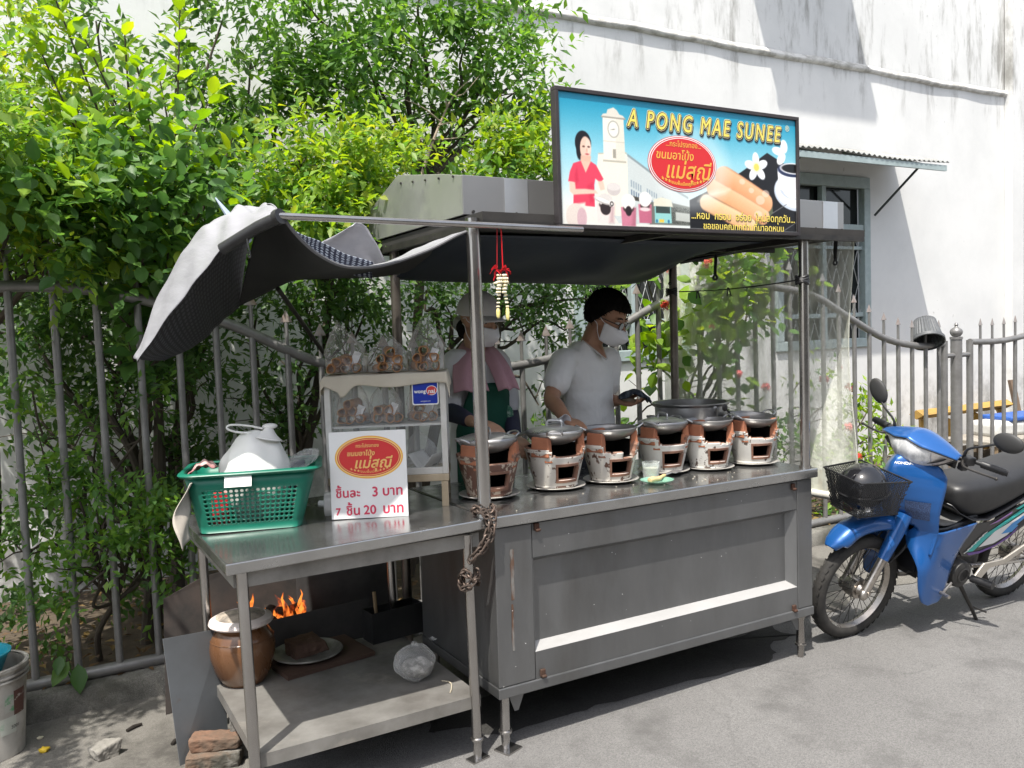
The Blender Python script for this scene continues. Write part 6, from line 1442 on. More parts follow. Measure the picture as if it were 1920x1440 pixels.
# ------------------------------------------------------------------ woman
wom = Person('person in white cap and mask with pink towel and green apron behind the post', (.43, .90, 0))
L = wom.L
HW = Matrix.Translation(L(897, 602, -.02)) @ Matrix.Rotation(R(-46), 4, 'Z') @ Matrix.Rotation(R(14), 4, 'Y') @ Matrix.Scale(1.02, 4)
sR, sL = L(853, 678, -.08), L(932, 676, .12); eR, wR = L(838, 768, -.16), L(888, 792, -.40); eL, wL = L(956, 778, .05), L(966, 822, -.16)
nb = L(892, 664, .0); ch = L(895, 718, .0); wa = L(898, 800, .0); pv = L(898, 880, .02)
m = MB(); head_shape(m, HW, 1)
limb(m, [HW @ Vector((-.025, 0, -.04)), L(889, 642, .0), nb, ch], [.052, .050, .055, .075]); limb(m, [ch+Vector((0, 0, .05)), ch, wa, pv], [.075, .09, .09, .10])
limb(m, [ch+Vector((0, 0, .08)), sR], [.06, .048]); limb(m, [ch+Vector((0, 0, .08)), sL], [.06, .048])
limb(m, [sR, sR.lerp(eR, .5), eR, eR.lerp(wR, .4), wR], [.046, .042, .038, .034, .024]); limb(m, [sL, sL.lerp(eL, .5), eL, eL.lerp(wL, .4), wL], [.046, .042, .038, .034, .024])
for s_ in (-1, 1):
    hp = pv+Vector((.07*s_*.7, .07*s_*.7, -.05)); limb(m, [hp, Vector((hp.x, hp.y+.02, .48)), Vector((hp.x, hp.y+.03, .08))], [.085, .056, .04]); limb(m, [Vector((hp.x, hp.y+.03, .045)), Vector((hp.x+.1, hp.y-.08, .035))], [.04, .033])
hd = (L(940, 806, -.50)-wR).normalized(); hand(m, hand_matrix(wR+hd*.01, hd, (.1, -.35, 1)), (.3, .35, .42, .5), .5, 1, .15)
hd2 = (L(985, 838, -.26)-wL).normalized(); hand(m, hand_matrix(wL+hd2*.01, hd2, (.2, -.4, 1)), (.4, .45, .5, .55), .4, -1)
finish(m, 'body', SKW, wom.root, .005, 4)
face_bits(wom, HW); face_mask(wom, HW)
CAPM = pm('grey_white_cap', (.58, .57, .555), .9, 0, c2=(.50, .495, .485), scale=8, bump=.2, bscale=150)
def capf(u, v):
    a = u*6.283; t = v*1.75; d = Vector((math.sin(t)*math.cos(a), math.sin(t)*math.sin(a), math.cos(t))); zmin = -.12+.22*max(0, d.x)
    if d.z < zmin: d = Vector((d.x, d.y, 0)).normalized()*math.sqrt(max(0, 1-zmin*zmin)); d.z = zmin
    k = 1+.010*math.cos(6*a); return HW @ Vector((-.008+.116*d.x*k, .094*d.y*k, .036+.108*d.z*k))
m = MB(); m.grid(capf, 60, 18, cu=True); cap = m.build('cap', CAPM, wom.root, angle=180, solid=.003)
m = MB(); m.grid(lambda u, v: HW @ Vector((.098+.066*v-.03*(2*u-1)**2*(1+v), .082*(2*u-1)*(1-.12*v), .046-.012*v-.020*(2*u-1)**2)), 18, 6); m.build('brim', CAPM, cap, angle=180, solid=.004)
m = MB(HW); m.ball((-.105, 0, -.035), (.045, .055, .045), 18, 12, fn=lambda p: 1+.05*math.sin(9*p.y+6*p.z)); m.build('hair_net', pm('pale_hair_net', (.42, .42, .40), .9, c2=(.32, .32, .31), scale=40), wom.root)
m = MB(HW); m.ball((-.062, 0, -.045), (.05, .07, .05), 18, 12); m.ball((-.075, .0, -.075), (.03, .05, .03), 12, 8); m.build('hair', HAIR, wom.root)
m = MB(); rot = R(40)
m.loft([shirt_ring(c, w_, d, rot) for c, w_, d in [(L(898, 900, .02), .165, .125), (wa, .150, .115), (ch, .162, .12), (L(894, 690, .0), .165, .108), (L(893, 676, .0), .145, .088), (L(892, 664, .0), .09, .065)]])
for sh, el, o1 in ((sR, eR, .85), (sL, eL, .8)): limb(m, [nb.lerp(sh, .6)+Vector((0, 0, -.012)), sh, sh.lerp(el, .35), sh.lerp(el, o1)], [.052, .062, .064, .066], 16)
finish(m, 'shirt', pm('white_tee', (.62, .62, .62), .9, c2=(.56, .56, .57), scale=5, bump=.15, bscale=150), wom.root, .006, 5, .012)
for el, wr, f, sh in ((eR, wR, .80, sR), (eL, wL, .85, sL)):
    m = MB(); limb(m, [sh.lerp(el, .72), el, el.lerp(wr, .4), el.lerp(wr, f)], [.052, .048, .043, .034], 14)
    finish(m, 'arm_sleeve', pm('navy_arm_sleeve', (.022, .025, .05), .85, c2=(.03, .033, .06), scale=8), wom.root, .005, 4)
fdir = Vector((math.cos(R(-52)), math.sin(R(-52)), 0)); sdir = Vector((-fdir.y, fdir.x, 0))
def apr(u, v):
    a = (u-.5)*2; z0 = L(895, 716, 0).z; z = z0-.72*v; wv = (.105+.085*min(1, v*3.2)); ang = a*wv/.15; r_ = .150+.012*math.sin(5*a+4*v)*.4+.03*max(0, v-.45)
    c = ch.lerp(wa, min(1, v*2)); c = Vector((c.x, c.y, 0))
    return c+fdir*(r_*math.cos(ang)*.92)+sdir*(r_*1.14*math.sin(ang))+Vector((0, 0, z))
APR = pm('green_apron', (.004, .07, .042), .8, c2=(.005, .058, .034), scale=6, bump=.15, bscale=120)
m = MB(); m.grid(apr, 26, 24); ap = m.build('apron', APR, wom.root, angle=180, solid=.004)
m = MB()
for u in (.12, .88): m.tube(smoothpath([apr(u, .0), apr(u, 0).lerp(nb, .6)+Vector((0, 0, .055)), nb+Vector((0, .03, .05))], 4), .010, 6, flat=.3)
m.build('apron_strap', APR, ap)
m = MB(); c_ = apr(.80, .20)+fdir*.006
m.ball(apr(.78, .22)+fdir*.004, (.028, .02, .040), 12, 8, rot=Matrix.Rotation(R(-40), 3, 'Z')); m.cur = 1; m.ball(apr(.78, .235)+fdir*.018, (.014, .010, .012), 10, 8)
m.build('printed_badge', [pm('badge_pale', (.30, .42, .34), .8, c2=(.05, .16, .10), scale=40, thr=(.45, .55)), pm('badge_red', (.45, .04, .04), .8)], ap)
TOW = pm('pink_towel', (.50, .29, .325), .95, 0, c2=(.43, .24, .275), scale=10, bump=.5, bscale=220)
def tow(side):
    def f(u, v):
        a = (u-.5)
        if side < 0: p0, p1, p2 = L(886, 640, .08), L(868, 664, -.15), L(884, 733, -.215); w0, w2 = .045, .082
        else: p0, p1, p2 = L(900, 642, .08), L(934, 668, -.10), L(954, 730, -.15); w0, w2 = .045, .048
        q = (p0*(1-v)**2+p1*2*v*(1-v)+p2*v*v); wv = w0+(w2-w0)*v
        dirv = (sdir*.85+Vector((.55, 0, 0))).normalized(); return q+dirv*(a*2*wv)+fdir*(.010*math.cos(a*9+2*v)+.012*(1-4*a*a))+Vector((0, 0, -.006*math.cos(a*12)*v))
    return f
m = MB()
for s_ in (-1, 1): m.grid(tow(s_), 20, 22)
m.tube(smoothpath([L(880, 650, .02), L(878, 642, .06), L(890, 638, .085), L(902, 642, .06)], 5), .022, 10, flat=.6)
tw = m.build('towel', TOW, None, angle=180, solid=.006); tw.location = wom.root.location; tw.rotation_euler = wom.root.rotation_euler
tag(tw, 'pink towel hung round the neck of the person in the green apron', 'towel')
m = MB(); limb(m, [pv+Vector((0, 0, .06)), pv, Vector((pv.x, pv.y+.01, .5)), Vector((pv.x, pv.y+.02, .12))], [.13, .15, .15, .14]); finish(m, 'skirt', pm('dark_skirt', (.025, .025, .03), .9), wom.root, .01, 4)
# pan held in her other hand
pn = wL+hd2*.06; wm = Matrix.Translation(wom.O) @ Matrix.Rotation(-YAW, 4, 'Z')
a, b = wm @ (wL+hd2*.05+Vector((-.02, -.02, .03))), at(1000, 806, Y=.52)
m = MB(); m.tube([a, a.lerp(b, .9)], .008, 8); tag(m.build('pan_handle', ALU), 'flat steel spatula pointing right from behind the peeled stove', 'spatula')
# ================================================================== blue motorbike on its side stand
BLUE = pm('blue_metallic_paint', (.012, .095, .32), .33, .25, c2=(.010, .08, .27), scale=3, coat=.6, rvar=.06)
BLKP = pm('satin_black_fairing', (.012, .012, .014), .3, 0, coat=.3)
RUBBER = pm('tyre_rubber', (.022, .021, .020), .8, 0, c2=(.045, .042, .038), scale=18, bump=.3, bscale=60)
CHROME = pm('dull_chrome', (.50, .47, .43), .32, .9, c2=(.34, .30, .26), scale=12, rvar=.12)
ENG = pm('engine_black', (.03, .03, .031), .45, .4, c2=(.06, .058, .055), scale=14, rvar=.12)
SEATM = pm('black_vinyl', (.017, .017, .018), .42, 0, c2=(.024, .024, .025), scale=20, bump=.1, bscale=90)
BIKE = thing('motorbike', 'blue motorbike with a black seat and wire front basket leaning on its side stand', 'motorbike', (2.14, .117, 0), rot=(R(13), 0, R(-3.6)))
def wheel(x, front):
    w = bpy.data.objects.new('wheel', None); col.objects.link(w); w.parent = BIKE; w.location = (x, 0, .283)
    AX = (0, 1, 0)
    m = MB(); rr_ = []
    for i in range(15):
        a = -2.35+4.7*i/14; rr_.append((.247+.036*math.cos(a), .033*math.sin(a)))
    n = 120; pts = [(r, z) for r, z in rr_]
    m.lathe(pts, n=n, axis=AX)
    for k in range(44):                                                    # tread blocks
        for s_ in (-1, 1):
            a0 = 6.283*(k+.5*(s_ % 2))/44; u, v = frame_of(AX); 
            P0 = lambda a, r, y: u*(r*math.cos(a))+v*(r*math.sin(a))+Vector((0, y, 0))
            y0 = s_*.016; q = [P0(a0-.05, .2832-.004*abs(s_), y0-.005), P0(a0+.05, .2832-.004*abs(s_), y0-.005+.006*s_), P0(a0+.05, .2832-.004*abs(s_), y0+.005+.006*s_), P0(a0-.05, .2832-.004*abs(s_), y0+.005)]
            q2 = [p*(1+.0012/.283) for p in q]; m.add(q+q2, [(4, 5, 6, 7), (0, 1, 5, 4), (1, 2, 6, 5), (2, 3, 7, 6), (3, 0, 4, 7)])
    m.build('tyre', RUBBER, w, angle=40)
    m = MB(); m.lathe([(.222, -.022), (.228, -.020), (.220, -.012), (.212, 0), (.220, .012), (.228, .020), (.222, .022), (.208, 0), (.222, -.022)], n=80, axis=AX); m.build('rim', CHROME, w)
    m = MB(); u, v = frame_of(AX)
    for k in range(36):
        a = 6.283*k/36; s_ = 1 if k % 2 else -1; a2 = a+(.32 if (k//2) % 2 else -.32)
        m.tube([u*(.045*math.cos(a2))+v*(.045*math.sin(a2))+Vector((0, .028*s_, 0)), u*(.214*math.cos(a))+v*(.214*math.sin(a))], .0016, 5)
    m.build('spokes', DARK_METAL, w)
    m = MB(); m.lathe([(0, -.052), (.022, -.052), (.030, -.036), (.052, -.034), (.055, -.02), (.055, .02), (.052, .034), (.030, .036), (.022, .052), (0, .052)], n=28, axis=AX); m.build('hub', CHROME, w)
    return w
wheel(-.02, True); wheel(1.215, False)
def mirror_y(fn): return [fn(1), fn(-1)]
# fork
for s_ in (-1, 1):
    m = MB(); m.tube([(-.032, s_*.066, .262), (.072, s_*.066, .475), (.10, s_*.064, .53)], [.022, .0225, .019], 14); m.ball((-.03, s_*.064, .27), (.024, .026, .03), 12, 8); m.cyl((-.02, s_*.045, .283), (-.02, s_*.092, .283), .012, n=10); m.build('fork_leg', CHROME, BIKE)
    m = MB(); m.tube([(.060, s_*.066, .455), (.12, s_*.066, .58), (.17, s_*.06, .68)], [.030, .036, .04], 14); m.build('fork_cover', BLUE, BIKE)
# front mudguard
FP = smoothpath([(-.268, 0, .548), (-.235, 0, .592), (-.16, 0, .648), (-.06, 0, .672), (.07, 0, .668), (.18, 0, .64), (.255, 0, .585), (.285, 0, .50)], 5)
def fend(u, v):
    q = v*(len(FP)-1); i = min(int(q), len(FP)-2); p = FP[i].lerp(FP[i+1], q-i); a = (u-.5)*2; wd = .066*min(1, .45+v*3)*(1-.1*max(0, v-.7)); 
    t_ = (FP[i+1]-FP[i]).normalized(); n_ = Vector((-t_.z, 0, t_.x)); drop = .055*(abs(a)**2.6)*(1 if v > .12 else .6)
    return p-n_*drop*(1 if n_.z > -.2 else 1)+Vector((0, wd*math.sin(a*1.45)/math.sin(1.45), 0))
m = MB(); m.grid(fend, 21, 36); m.build('front_mudguard', BLUE, BIKE, angle=180, solid=.003)
# leg shield: centre line and swept wings, by height
SH = [(.985, .135, .20, .045), (.965, .105, .23, .075), (.93, .085, .275, .13), (.89, .078, .285, .165), (.84, .078, .275, .178), (.78, .085, .265, .182), (.72, .105, .262, .182), (.66, .15, .27, .182), (.60, .20, .285, .182), (.55, .24, .275, .182), (.49, .25, .262, .181)]
def shield(u, v):
    q = v*(len(SH)-1); i = min(int(q), len(SH)-2); f = q-i; z, xc, xe, ye = [SH[i][k]*(1-f)+SH[i+1][k]*f for k in range(4)]
    a = (u-.5)*2; b = abs(a); yy = ye*b; x = xc+(xe-xc)*(b**1.55)
    return Vector((x, math.copysign(yy, a), z+.012*b*(1-v)))
m = MB(); m.grid(shield, 41, 50, cut=lambda i, j: j > 36 and abs(i-19.5) < 10+(j-36)*.45); m.build('leg_shield', BLUE, BIKE, angle=60, solid=.006)
m = MB(); m.grid(lambda u, v: Vector((.30-.02*v, -.15+.30*u, .86-.32*v)), 6, 6); m.build('inner_shield', BLKP, BIKE, smooth=False, solid=.004)
flap = smoothpath([(.225, .615, .61), (.213, .575, .575), (.206, .535, .535), (.203, .49, .50), (.205, .43, .472), (.216, .36, .455), (.234, .29, .445), (.262, .235, .432), (.315, .206, .395)], 3)
for s_ in (-1, 1):
    def flapf(u, v, s_=s_):
        q = v*(len(flap)-1); i = min(int(q), len(flap)-2); p = flap[i].lerp(flap[i+1], q-i); x = p.x+(p.z-p.x)*u
        t_ = max(0, min(1, (.60-p.y)/.20)); t_ = t_*t_*(3-2*t_); ys = .182*min(1, max(0.0, (x-.20)/.085))**.645 if x < .285 else .182-.10*max(0, x-.33); yb_ = .178-.10*max(0, x-.33)-.35*max(0, .25-x)
        return Vector((x, s_*(ys*(1-t_)+yb_*t_+.003), p.y))
    m = MB(); m.grid(flapf, 14, 25); m.build('lower_shield', BLUE, BIKE, angle=180, solid=.006)
    g = MB(); g.cur = 0
    g.grid(lambda u, v: shield(.5+s_*(.5-.5*(.12+.30*u)) if False else .5+s_*(.20+.22*u), .52+.16*v)+Vector((-.006, s_*.004, 0)), 12, 8); g.build('grille', pm('shield_grille', (.05, .09, .20), .5, c2=(.02, .03, .07), scale=220, thr=(.45, .55)), BIKE, smooth=False)
# centre tunnel and floor
tun = [(.27, .10, .60, .36), (.36, .10, .600, .36), (.46, .11, .592, .36), (.56, .12, .615, .40), (.66, .12, .66, .46)]
m = MB(); m.loft([[Vector((x, -w_, zb_)), Vector((x, -w_, zt_-.03)), Vector((x, -w_*.75, zt_)), Vector((x, w_*.75, zt_)), Vector((x, w_, zt_-.03)), Vector((x, w_, zb_))] for x, w_, zt_, zb_ in tun]); m.build('tunnel_cover', BLKP, BIKE, angle=50)
m = MB(); m.grid(lambda u, v: Vector((.40+.18*v, -.105+.21*u, .606+.022*v*v-.012*(1-v)*v*4)), 8, 10); m.build('floor_mat', pm('grey_floor_mat', (.13, .13, .128), .8, bump=.3, bscale=120), BIKE, solid=.006)
# seat
def sec(x, zl, zh, w_, n=20):
    out = []
    for i in range(n):
        t_ = 6.283*i/n; c, s_ = math.cos(t_), math.sin(t_); out.append(Vector((x, w_*math.copysign(abs(c)**.55, c), (zl+zh)/2+(zh-zl)/2*math.copysign(abs(s_)**.6, s_))))
    return out
SE = [(.478, .715, .745, .05), (.488, .69, .785, .085), (.52, .655, .805, .118), (.60, .615, .818, .138), (.72, .605, .828, .145), (.86, .645, .838, .145), (1.0, .69, .855, .142), (1.14, .735, .876, .135), (1.28, .78, .888, .118), (1.36, .80, .885, .09), (1.385, .825, .86, .05)]
m = MB(); m.loft([sec(*q) for q in SE]); m.build('seat', SEATM, BIKE, angle=180, sub=1)
m = MB(); m.loft([sec(x, zl-.004, zl+.010, w_+.003, 16) for x, zl, zh, w_ in SE[1:-1]]); m.build('seat_trim', BLKP, BIKE, angle=180)
# side covers with stripes
side = [(.50, .575), (.60, .60), (.74, .598), (.90, .64), (1.10, .71), (1.30, .775), (1.44, .80), (1.47, .74), (1.30, .64), (1.10, .55), (.94, .47), (.80, .425), (.66, .40), (.58, .415), (.52, .48)]
stripes = [('teal', [(.60, .435), (.70, .515), (.80, .555), (1.05, .665), (1.42, .785), (1.42, .77), (1.06, .64), (.86, .555), (.76, .505), (.665, .432)]), ('white', [(.70, .45), (.80, .53), (.90, .565), (1.40, .765), (1.42, .755), (.98, .575), (.90, .53), (.955, .525), (.92, .49), (.82, .455)]), ('purple', [(.615, .43), (.72, .425), (.84, .445), (.95, .495), (.99, .53), (.985, .505), (.93, .465), (.83, .43), (.72, .41), (.64, .412)]), ('blue', [(.86, .505), (.93, .56), (1.12, .64), (1.10, .62), (.97, .545), (.99, .54), (.95, .505)]), ('lilac', [(.73, .578), (.80, .60), (.90, .635), (.90, .625), (.80, .588)]), ('teal', [(.92, .645), (1.30, .77), (1.31, .76), (.95, .64)])]
SC = dict(teal=(.01, .36, .33), white=(.66, .66, .66), purple=(.10, .03, .24), blue=(.02, .22, .55), lilac=(.30, .14, .42))
for s_ in (-1, 1):
    m = MB(); sf = lambda u, v, w_, s_=s_: Vector((u, s_*(.146+w_-.10*max(0, .60-v)*.8-.03*max(0, u-1.2)), v)); m.prism(side, sf, -.006, 0); sc_ = m.build('side_cover', BLKP, BIKE, smooth=False, bevel=.003)
    m = MB()
    for i, (c, poly_) in enumerate(stripes): m.cur = list(SC).index(c); m.add([sf(u, v, .0012+.0005*i) for u, v in (poly_ if s_ < 0 else poly_[::-1])], [tuple(range(len(poly_)))])
    for k in range(6): m.cur = 1; x = .585+.022*k; m.add([sf(u, v, .005) for u, v in ((x, .435+.018*k), (x+.035, .452+.018*k), (x+.037, .447+.018*k), (x+.004, .430+.018*k))], [(0, 1, 2, 3)])
    m.build('stripes', [pm('decal_'+k, v, .3, coat=.3) for k, v in SC.items()], sc_, smooth=False)
# engine
m = MB(); m.lathe([(0, .085), (.055, .085), (.070, .078), (.074, .06), (.074, -.06), (.068, -.08), (0, -.085)], (.57, -.085, .325), 32, axis=(0, -1, 0)); m.lathe([(.028, .088), (.036, .092), (.044, .088)], (.57, -.085, .325), 28, axis=(0, -1, 0)); m.build('crankcase_cover', ENG, BIKE)
m = MB(); m.loft([sec(x, zl, zh, w_) for x, zl, zh, w_ in ((.30, .32, .41, .05), (.36, .30, .43, .06), (.46, .26, .43, .085), (.60, .235, .43, .10), (.76, .25, .42, .09), (.84, .28, .38, .06))]); 
for k in range(6): m.box((.335+.02*k, 0, .365), (.006, .15, .125))
m.build('engine', ENG, BIKE, angle=50)
m = MB(); m.tube(smoothpath([(.40, .09, .24), (.60, .13, .20), (.95, .14, .24), (1.35, .15, .33)], 5), [.018]*7+[.03]*9, 12); m.build('exhaust', CHROME, BIKE)
m = MB(); m.tube(smoothpath([(.70, -.105, .33), (.95, -.115, .31), (1.215, -.105, .287)], 4), .020, 10, flat=.6); m.tube([(.70, .105, .33), (1.215, .10, .287)], .018, 8); m.build('swing_arm', CHROME, BIKE)
m = MB(); m.prism([(.68, .29), (.74, .36), (.90, .36), (1.06, .42), (1.14, .45), (1.15, .42), (1.06, .385), (.93, .33), (.80, .325), (.74, .27)], lambda u, v, w_: Vector((u, -.150+w_, v)), -.012, 0); m.build('step_plate', pm('pale_alloy', (.60, .56, .50), .4, .7, c2=(.5, .46, .4), scale=9), BIKE, smooth=False, bevel=.004)
m = MB(); m.tube([(1.10, -.14, .35), (1.30, -.14, .62)], .02, 10); m.tube([(1.10, .14, .35), (1.30, .14, .62)], .02, 10); 
for k in range(9): m.tube([Vector((1.12+.02*k, -.14, .377+.027*k))+Vector((.028*math.cos(t_), .028*math.sin(t_), .006*math.cos(t_))) for t_ in [i*.4488 for i in range(14)]], .005, 5, closed=True)
m.build('shock_absorber', CHROME, BIKE)
for (x, z) in ((.60, .318),):
    for s_ in (-1, 1):
        m = MB(); m.tube([(x, s_*.10, z-.02), (x+.02, s_*.19, z-.01)], .009, 8); m.tube([(x+.02, s_*.185, z-.01), (x+.035, s_*.295, z)], .020, 12); m.build('foot_peg', BLACK, BIKE)
m = MB(); m.tube(smoothpath([(.50, -.16, .29), (.44, -.175, .27), (.40, -.19, .262)], 4), .008, 8); m.tube([(.405, -.165, .262), (.395, -.235, .266)], .010, 8); m.build('gear_lever', CHROME, BIKE)
m = MB(); m.tube([(.62, -.12, .255), (.70, -.165, .12), (.745, -.20, .022)], [.012, .010, .009], 10); m.box((.752, -.205, .014), (.05, .03, .008)); m.tube([(.70, -.16, .12), (.79, -.20, .085)], .006, 8); m.build('side_stand', DARK_METAL, BIKE)
m = MB(); m.tube(smoothpath([(.12, -.06, .42), (.20, -.075, .50), (.26, -.05, .58)], 4), .006, 8); m.tube(smoothpath([(-.02, .03, .30), (.12, .09, .40), (.26, .06, .6)], 4), .005, 8); m.build('cable', BLACK, BIKE)
m = MB(); m.prism([(1.30, .66), (1.52, .62), (1.56, .40), (1.53, .38), (1.47, .54), (1.36, .58)], lambda u, v, w_: Vector((u, w_, v)), -.07, .07); m.build('rear_mudguard', BLKP, BIKE, smooth=False, bevel=.01)
m = MB(); m.ball((1.50, 0, .73), (.05, .09, .045), 16, 10); m.build('tail_light', pm('red_lens', (.45, .01, .01), .15), BIKE)
# handlebar cowl, lamps, bars (turned a little to the left)
HB = bpy.data.objects.new('handlebar_unit', None); col.objects.link(HB); HB.parent = BIKE; HB.location = (.27, 0, 1.0); HB.rotation_euler = (R(4), 0, R(7))
def tedge(a): b = abs(a); return Vector((-.155+.125*b**1.8, .205*a, .060-.035*b**2.2+(.018*max(0, 1-b*3.0))))   # rim between lamp and cowl
def cowl(u, v):
    a = (u-.5)*2; b = abs(a); p = tedge(a); t_ = v
    peak = Vector((-.055+.06*b, .20*a, .132-.085*b**1.5+.006*math.cos(5*a)*(1-b)))
    back = Vector((.06-.02*b, .19*a, .085-.055*b**1.6))
    return p*(1-t_)**2+peak*2*t_*(1-t_)*1.0+back*t_*t_
m = MB(); m.grid(cowl, 45, 16); m.build('cowl', BLUE, HB, angle=60, solid=.004)
def lens(u, v):
    a = (u-.5)*2; b = abs(a); p = tedge(a*.86)+Vector((.004, 0, -.004)); low = Vector((-.115+.15*b**1.7,   .165*a, -.064+.066*b**2.4)); q = p.lerp(low, v); return q+Vector((-.022*math.sin(math.pi*v)*(1-b*b*.7), 0, 0))
LENS = pm('headlight_lens', (.90, .90, .90), .12, .08, c2=(.62, .63, .64), scale=16, stretch=(1, 2.2, 1), thr=(.40, .55), coat=1)
m = MB(); m.grid(lens, 45, 14, cut=lambda i, j: abs(i-22) > 14); m.build('headlight', LENS, HB, angle=180, solid=.004)
for s_ in (0, 1):
    m = MB(); m.grid(lens, 45, 14, cut=lambda i, j: not (abs(i-22) > 14 and ((i > 22) == bool(s_)))); m.build('indicator_lamp', pm('indicator_lens', (.88, .86, .83), .12, .08, c2=(.62, .54, .48), scale=20, coat=1), HB, angle=180, solid=.004)
m = MB(); m.tube([lens(i/40, 1)+Vector((.006, 0, -.002)) for i in range(41)], .006, 6); m.tube([tedge((i/20-1))+Vector((-.001, 0, -.002)) for i in range(41)], .0035, 6); m.build('lamp_trim', BLKP, HB)
m = MB(); m.grid(lambda u, v: Vector((-.10+.17*v+.03*abs(2*u-1), .16*(2*u-1), -.05+.012*math.sin(3*v)+.06*abs(2*u-1)**2)), 16, 6); m.grid(lambda u, v: Vector((.065-.02*abs(2*u-1), .17*(2*u-1), .075-.12*v+.0*u-.05*abs(2*u-1)**1.6*(1-v))), 14, 6); m.build('rear_cowl', BLACK, HB, angle=180, solid=.004)
for s_ in (-1, 1):
    m = MB(); m.tube(smoothpath([(.02, s_*.10, .0), (.055, s_*.17, .010), (.10, s_*.235, .008), (.145, s_*.36, .0)], 5), .011, 10); m.build('bar', BLACK, HB)
    a_, b_ = Vector((.106, s_*.255, .007)), Vector((.143, s_*.355, .0)); m = MB(); pts = [a_.lerp(b_, i/16) for i in range(17)]; m.tube(pts, [.0175+.0018*(i % 2) for i in range(17)], 14); m.cyl(b_, b_+(b_-a_)*.12, .0165, n=14); m.build('grip', BLACK, HB)
    m = MB(); m.box((.070, s_*.208, .012), (.05, .05, .045), R(18*s_)); m.box((.05, s_*.2, -.02), (.04, .035, .04), R(18*s_)); m.build('switch_housing', BLACK, HB, smooth=False, bevel=.008)
    m = MB(); m.tube(smoothpath([(.05, s_*.19, .008), (.005, s_*.225, -.002), (.005, s_*.28, -.004), (.045, s_*.365, -.012)], 5), [.007]*5+[.0055]*11, 8); m.ball((.045, s_*.367, -.012), .0085, 8, 6); m.build('lever', DARK_METAL, HB)
    m = MB(); m.tube(smoothpath([(.055, s_*.19, .03), (.045, s_*.205, .075), (.05, s_*.27, .115), (.06, s_*.31, .14)], 5), [.008]*4+[.0058]*12, 8); st_ = m.build('mirror_stem', BLACK, HB)
    m = MB(); m.ball((.062, s_*(.365 if s_ < 0 else .335), .168 if s_ < 0 else .185), (.018, .072, .047), 22, 14, rot=Matrix.Rotation(R(48 if s_ > 0 else -4), 3, 'X')); m.build('mirror', pm('mirror_shell', (.035, .035, .035), .55), HB, angle=180)
# maker's lettering on the nose
m = MB(); c = Vector((.080, -.012, .925)); ud = Vector((.30, -.95, -.03)).normalized(); vd = Vector((.15, 0, 1)).normalized(); nd = ud.cross(vd).normalized(); nd = nd if nd.x < 0 else -nd
def shp(u, v, w_):
    b = u/.30; p = shield(.5-(.055+u)/.34, .15-(v)/.46); return p+Vector((-.0075-w_, 0, .0))
put_text(m, 'HONDA', shp, 0, 0, width=.085, height=.014, bold=.0006); m.build('lettering', INKW, BIKE, smooth=False)
# wire basket with a black helmet
bt_ = [(-.255, -.115), (.045, -.155), (.045, .155), (-.255, .115)]; bb_ = [(-.20, -.085), (.035, -.12), (.035, .12), (-.20, .085)]
def bpt(sd_, u, v):
    a0, a1 = bt_[sd_], bt_[(sd_+1) % 4]; b0_, b1_ = bb_[sd_], bb_[(sd_+1) % 4]
    zt_ = [.915, .905, .905, .915]; z1 = zt_[sd_]*(1-u)+zt_[(sd_+1) % 4]*u
    p = Vector((a0[0]+(a1[0]-a0[0])*u, a0[1]+(a1[1]-a0[1])*u, z1)); q = Vector((b0_[0]+(b1_[0]-b0_[0])*u, b0_[1]+(b1_[1]-b0_[1])*u, .725)); return p.lerp(q, v)
m = MB()
for sd_ in range(4):
    nu = 22
    for i in range(-12, nu+1):                                              # diamond wires
        for sg_ in (1, -1):
            pts = []
            for k in range(9):
                u = i/nu+(sg_*(k/8)*.5 if sg_ > 0 else .5-(k/8)*.5); 
                if -.001 <= u <= 1.001: pts.append(bpt(sd_, min(1, max(0, u)), k/8))
            if len(pts) > 1: m.tube(pts, .0019, 4, caps=False)
for i in range(11): u = i/10; m.tube([bpt(0, u, 1), bpt(2, 1-u, 1)], .0016, 4); m.tube([bpt(1, u, 1), bpt(3, 1-u, 1)], .0016, 4)
m.build('basket_mesh', BLACK, BIKE)
m = MB(); m.tube([bpt(s_, u/6, 0) for s_ in range(4) for u in range(6)], .0045, 8, closed=True); m.tube([bpt(s_, u/6, 1) for s_ in range(4) for u in range(6)], .0035, 8, closed=True); m.tube([bpt(0, .9, .5), (.09, -.05, .80)], .005, 6); m.tube([bpt(2, .1, .5), (.09, .05, .80)], .005, 6); m.build('basket_frame', BLACK, BIKE)
tg = MB(); tg.box((-.155, -.098, .765), (.026, .003, .022), Matrix.Rotation(R(-12), 3, 'Z')); tg.build('basket_tag', WHITE, BIKE, smooth=False)
hm = thing('helmet', 'glossy black helmet lying in the motorbike basket', 'helmet', (2.14, .117, 0), rot=(R(13), 0, R(-3.6)))
m = MB(); m.ball((-.095, .0, .835), (.128, .118, .118), 36, 22, fn=lambda p: 1-.06*max(0, -p.z)); m.build('shell', pm('gloss_black', (.012, .012, .014), .12, coat=.6), hm, angle=180)
m = MB(); m.tube([(-.095+.131*math.cos(t_), .121*math.sin(t_), .825+.012*math.cos(t_)) for t_ in [i*6.283/40 for i in range(40)]], .006, 6, closed=True); m.build('trim', BLACK, hm)
